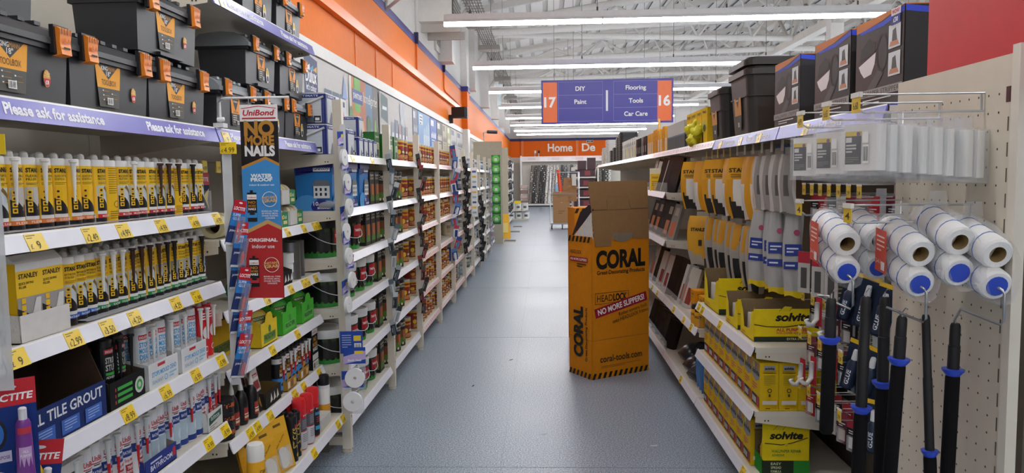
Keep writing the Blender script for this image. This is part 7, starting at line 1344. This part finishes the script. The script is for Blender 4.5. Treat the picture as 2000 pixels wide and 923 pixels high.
# ================================================================ roller refills on long hooks
def long_hook(t):
    L = .3; a = MB(); a.tube([(0, L, 0), (0, .02, 0), (0, 0, .014)], .003, 'c2c4c6', 'metal', 6); b = MB(); b.tube([(0, L, .042), (0, .0, .043)], .0025, 'c2c4c6', 'metal', 6); b.tube([(0, L-.007, 0), (0, L-.007, .043)], .0025, 'c2c4c6', 'metal', 6); c = MB(); c.box(-.025, .025, -.004, .004, .036, .048, 'e2e0d8', 'satin'); c.box(-.023, .023, -.002, 0, -.0, .039, 'e8c42a', 'gloss'); c.text(front(.046, -.002, -.0), t, .024, .008, .017, '4a4010', w=.028); return Proto('long_hook', 'hook', ('rod', a), ('label_rod', b), ('ticket', c))
for i, (y, z, t) in enumerate(((1.848, 1.703, '6.60'), (2.04, 1.70, '6.65'), (2.24, 1.693, '4.99'), (1.883, 1.437, '4'), (2.237, 1.437, '4'))): put(long_hook(t), (.75, y, z), -90, 'long wire hook with a yellow ticket, %s' % ('nearest of the upper row', 'middle of the upper row', 'farthest of the upper row', 'nearest of the lower row', 'farthest of the lower row')[i], 'long wire hooks')
def sponge():
    w, h = .105, .11; b = MB(); b.rbox(-w/2, w/2, -.014, .014, 0, h, .009, 'efeeea', 'satin', 3); l = MB(); fr = front(w, -.0145); l.rect(fr, w*.08, h*.14, w*.52, h*.86, '232124'); l.rect(fr, w*.08, h*.76, w*.52, h*.86, 'e6c41c'); l.rect(fr, w*.1, h*.62, w*.26, h*.73, 'dcdad6'); l.disc(fr, w*.44, h*.8, w*.05, '7a4a8a'); l.lines(fr, w*.11, h*.54, w*.28, 3, h*.07, h*.035, 'd0ceca'); l.lines(fr, w*.11, h*.28, w*.36, 3, h*.045, h*.014, '8a8886'); l.bars(fr, w*.58, h*.16, w*.16, h*.4); l.rect(fr, w*.58, h*.6, w*.74, h*.84, 'f4f3f0')
    k = MB(); k.box(-w/2-.004, w/2+.004, -.017, .017, -.012, h+.003, 'e9ebee', 'film'); t = MB(); t.box(-.025, .025, -.001, .001, h, h+.035, 'dfe2ea', 'film'); return Proto('roller_sleeve_pack', 'pack', ('sleeves', b), ('label', l), ('wrapper', k), ('hang_tab', t))
SPG = sponge()
for j, (y, n, z) in enumerate(((1.855, 8, 1.565), (2.04, 6, 1.558), (2.235, 6, 1.553))):
    for i in range(n):
        put(SPG, (.775+i*.0335, y+.008*((i+j) % 2), z-.003*i), -62-6*(i % 3), 'white mini roller refill pack, %s along the %s upper hook' % (nth(i), ('nearest', 'middle', 'farthest')[j]), 'mini roller refill packs')
def roller_pack(red=True):
    r, L = .036, .17; ps = []; tilt = Matrix.Rotation(math.radians(90+17), 4, 'X')
    for k, z in enumerate((0, -.07)):
        A = Matrix.Translation((0, 0, z)) @ tilt
        s_ = MB(); s_.lathe([(.0185, 0), (r*.86, 0), (r*.98, .005), (r, .014), (r, L-.014), (r*.98, L-.005), (r*.86, L), (.0185, L), (.0185, 0)], 'efeeec', 'cloth', 24, cols=['efeeec']*7+['a58a5e'], ax=A); ps.append(('sleeve', s_))
        g = MB(); 
        for q in range(3): g.tube([A @ Vector(((r+.0006)*math.cos(a), (r+.0006)*math.sin(a), .022+q*.046+.036*a/6.28)) for a in [i*.4 for i in range(17)]], .0016, '3f6ac0', 'cloth', 4)
        ps.append(('stripe', g))
        if k == 0: c = MB(); c.lathe([(.0185, .1), (.0, .101)], '5a4830', 'card', 16, ax=A); ps.append(('core', c))
        else: c = MB(); c.lathe([(.023, L-.003), (.023, L+.003), (.005, L+.004)], '2f4fc4', 'gloss', 16, ax=A); ps.append(('end_cap', c))
    w = MB(); n = 14; V = []
    for y, q in ((.012, .9), (-.05, 1.12), (-.14, 1.12), (-.19, .95)):
        for i in range(n): a = 2*math.pi*i/n; V.append((q*(r*1.08)*math.cos(a)*(1+.06*math.sin(3*a+y*40)), y, -.035-.28*abs(min(y, 0))+q*.078*math.sin(a)*(1+.05*math.sin(5*a))))
    w.faces(V, [(j*n+i, j*n+(i+1) % n, (j+1)*n+(i+1) % n, (j+1)*n+i) for j in range(3) for i in range(n)]+[tuple(range(n))], 'e9ebee', 'film', True); w.face([(-.025, -.06, .03), (.025, -.06, .03), (.02, -.06, .065), (-.02, -.06, .065)], 'e9ebee', 'film'); ps.append(('wrapper', w))
    if red: l = MB(); fr = plane((-r*1.28, -.03, -.1), (0, -1, -.12), (0, 0, 1)); l.rect(fr, 0, 0, .06, .105, 'd8503a', 'gloss'); l.lines(fr, .008, .085, .042, 4, .011, .004, 'f2d2c8'); l.rect(fr, .035, .007, .055, .028, 'e8e0dc'); l.text(fr, '2-4-1', .02, .02, .011, 'f4e0da', w=.025); ps.append(('label', l))
    return Proto('roller_pack', 'roller', *ps)
RP, RP0 = roller_pack(), roller_pack(False)
for i, (x, y, z, p) in enumerate(((.76, 2.07, 1.431, RP), (.86, 2.12, 1.435, RP), (.872, 1.93, 1.419, RP), (.944, 1.90, 1.449, RP0), (1.005, 1.86, 1.424, RP0))): put(p, (x, y, z), 0, 'wrapped twin roller sleeves with blue stripes, %s' % ('on the farthest lower hook', 'tucked between the hooks', 'with the boldest red label', 'near the pegboard holes', 'nearest the white upright')[i], 'twin roller packs')
# extension poles and wire frames
def pole(h1, h2, thin=False):
    r1, r2 = (.012, .0155) if not thin else (.0095, .014); a = MB(); a.lathe([(r1*.75, .003), (r1*.95, -.003), (r1, -.014), (r1, -h1*.45), (r1*1.12, -h1*.46), (r1*1.12, -h1)], '1d1c1e', 'matte', 14); b = MB(); b.lathe([(r1*1.2, -h1-.015), (r1*2.0, -h1-.003), (r1*2.1, -h1+.002), (r1*1.1, -h1+.003)], '2f4fd0', 'satin', 16); c = MB(); c.lathe([(r2, -h1-.014), (r2*1.05, -h1-.02), (r2*1.05, -h1-h2), (r2*.8, -h1-h2-.007)], '151416', 'cloth', 14); e = MB(); e.tube([(0, 0, -.006), (0, 0, .014), (.006, 0, .024), (.011, 0, .021)], .002, 'b9bbbd', 'metal', 6); return Proto('extension_pole', 'pole', ('upper_tube', a), ('collar', b), ('foam_grip', c), ('hang_loop', e))
for i, (x, y, z, h1, h2, ry) in enumerate(((.69, 1.82, 1.256, .095, .23, 1), (.772, 1.82, 1.259, .27, .35, 1), (.832, 1.855, 1.252, .21, .35, 0), (.842, 1.785, 1.217, .1, .28, 2.5), (.914, 1.82, 1.214, .33, .28, -3), (.977, 1.806, 1.196, .11, .385, 1))): put(pole(h1, h2, i == 4), (x, y, z), 0, 'black extension pole with a blue collar, %s counting from the paste cartons' % nth(i), 'black extension poles', rot=(0, math.radians(ry), math.radians(-30)))
for i, (x, y, z, x2, y2, z2) in enumerate(((.762, 1.895, 1.303, .69, 1.83, 1.27), (.874, 1.762, 1.295, .842, 1.795, 1.235), (1.007, 1.692, 1.302, .977, 1.812, 1.214))):
    m = MB(); m.tube([(x, y+.01, z), (x, y-.012, z-.004), (x+.001, y-.018, z-.012), (x+.003, y-.018, z-.072), (x, y-.012, z-.082), (x-.07, y+.02, z-.052), (x2, y2, z2-.008), (x2, y2, z2-.03)], .003, 'b9bbbd', 'metal', 7); put(Proto('wire_roller', 'roller wire', ('rod', m)), (0, 0, 0), 0, 'bent steel roller frame below the blue-capped sleeve, %s' % ('farthest', 'middle', 'nearest')[i], 'roller frames')
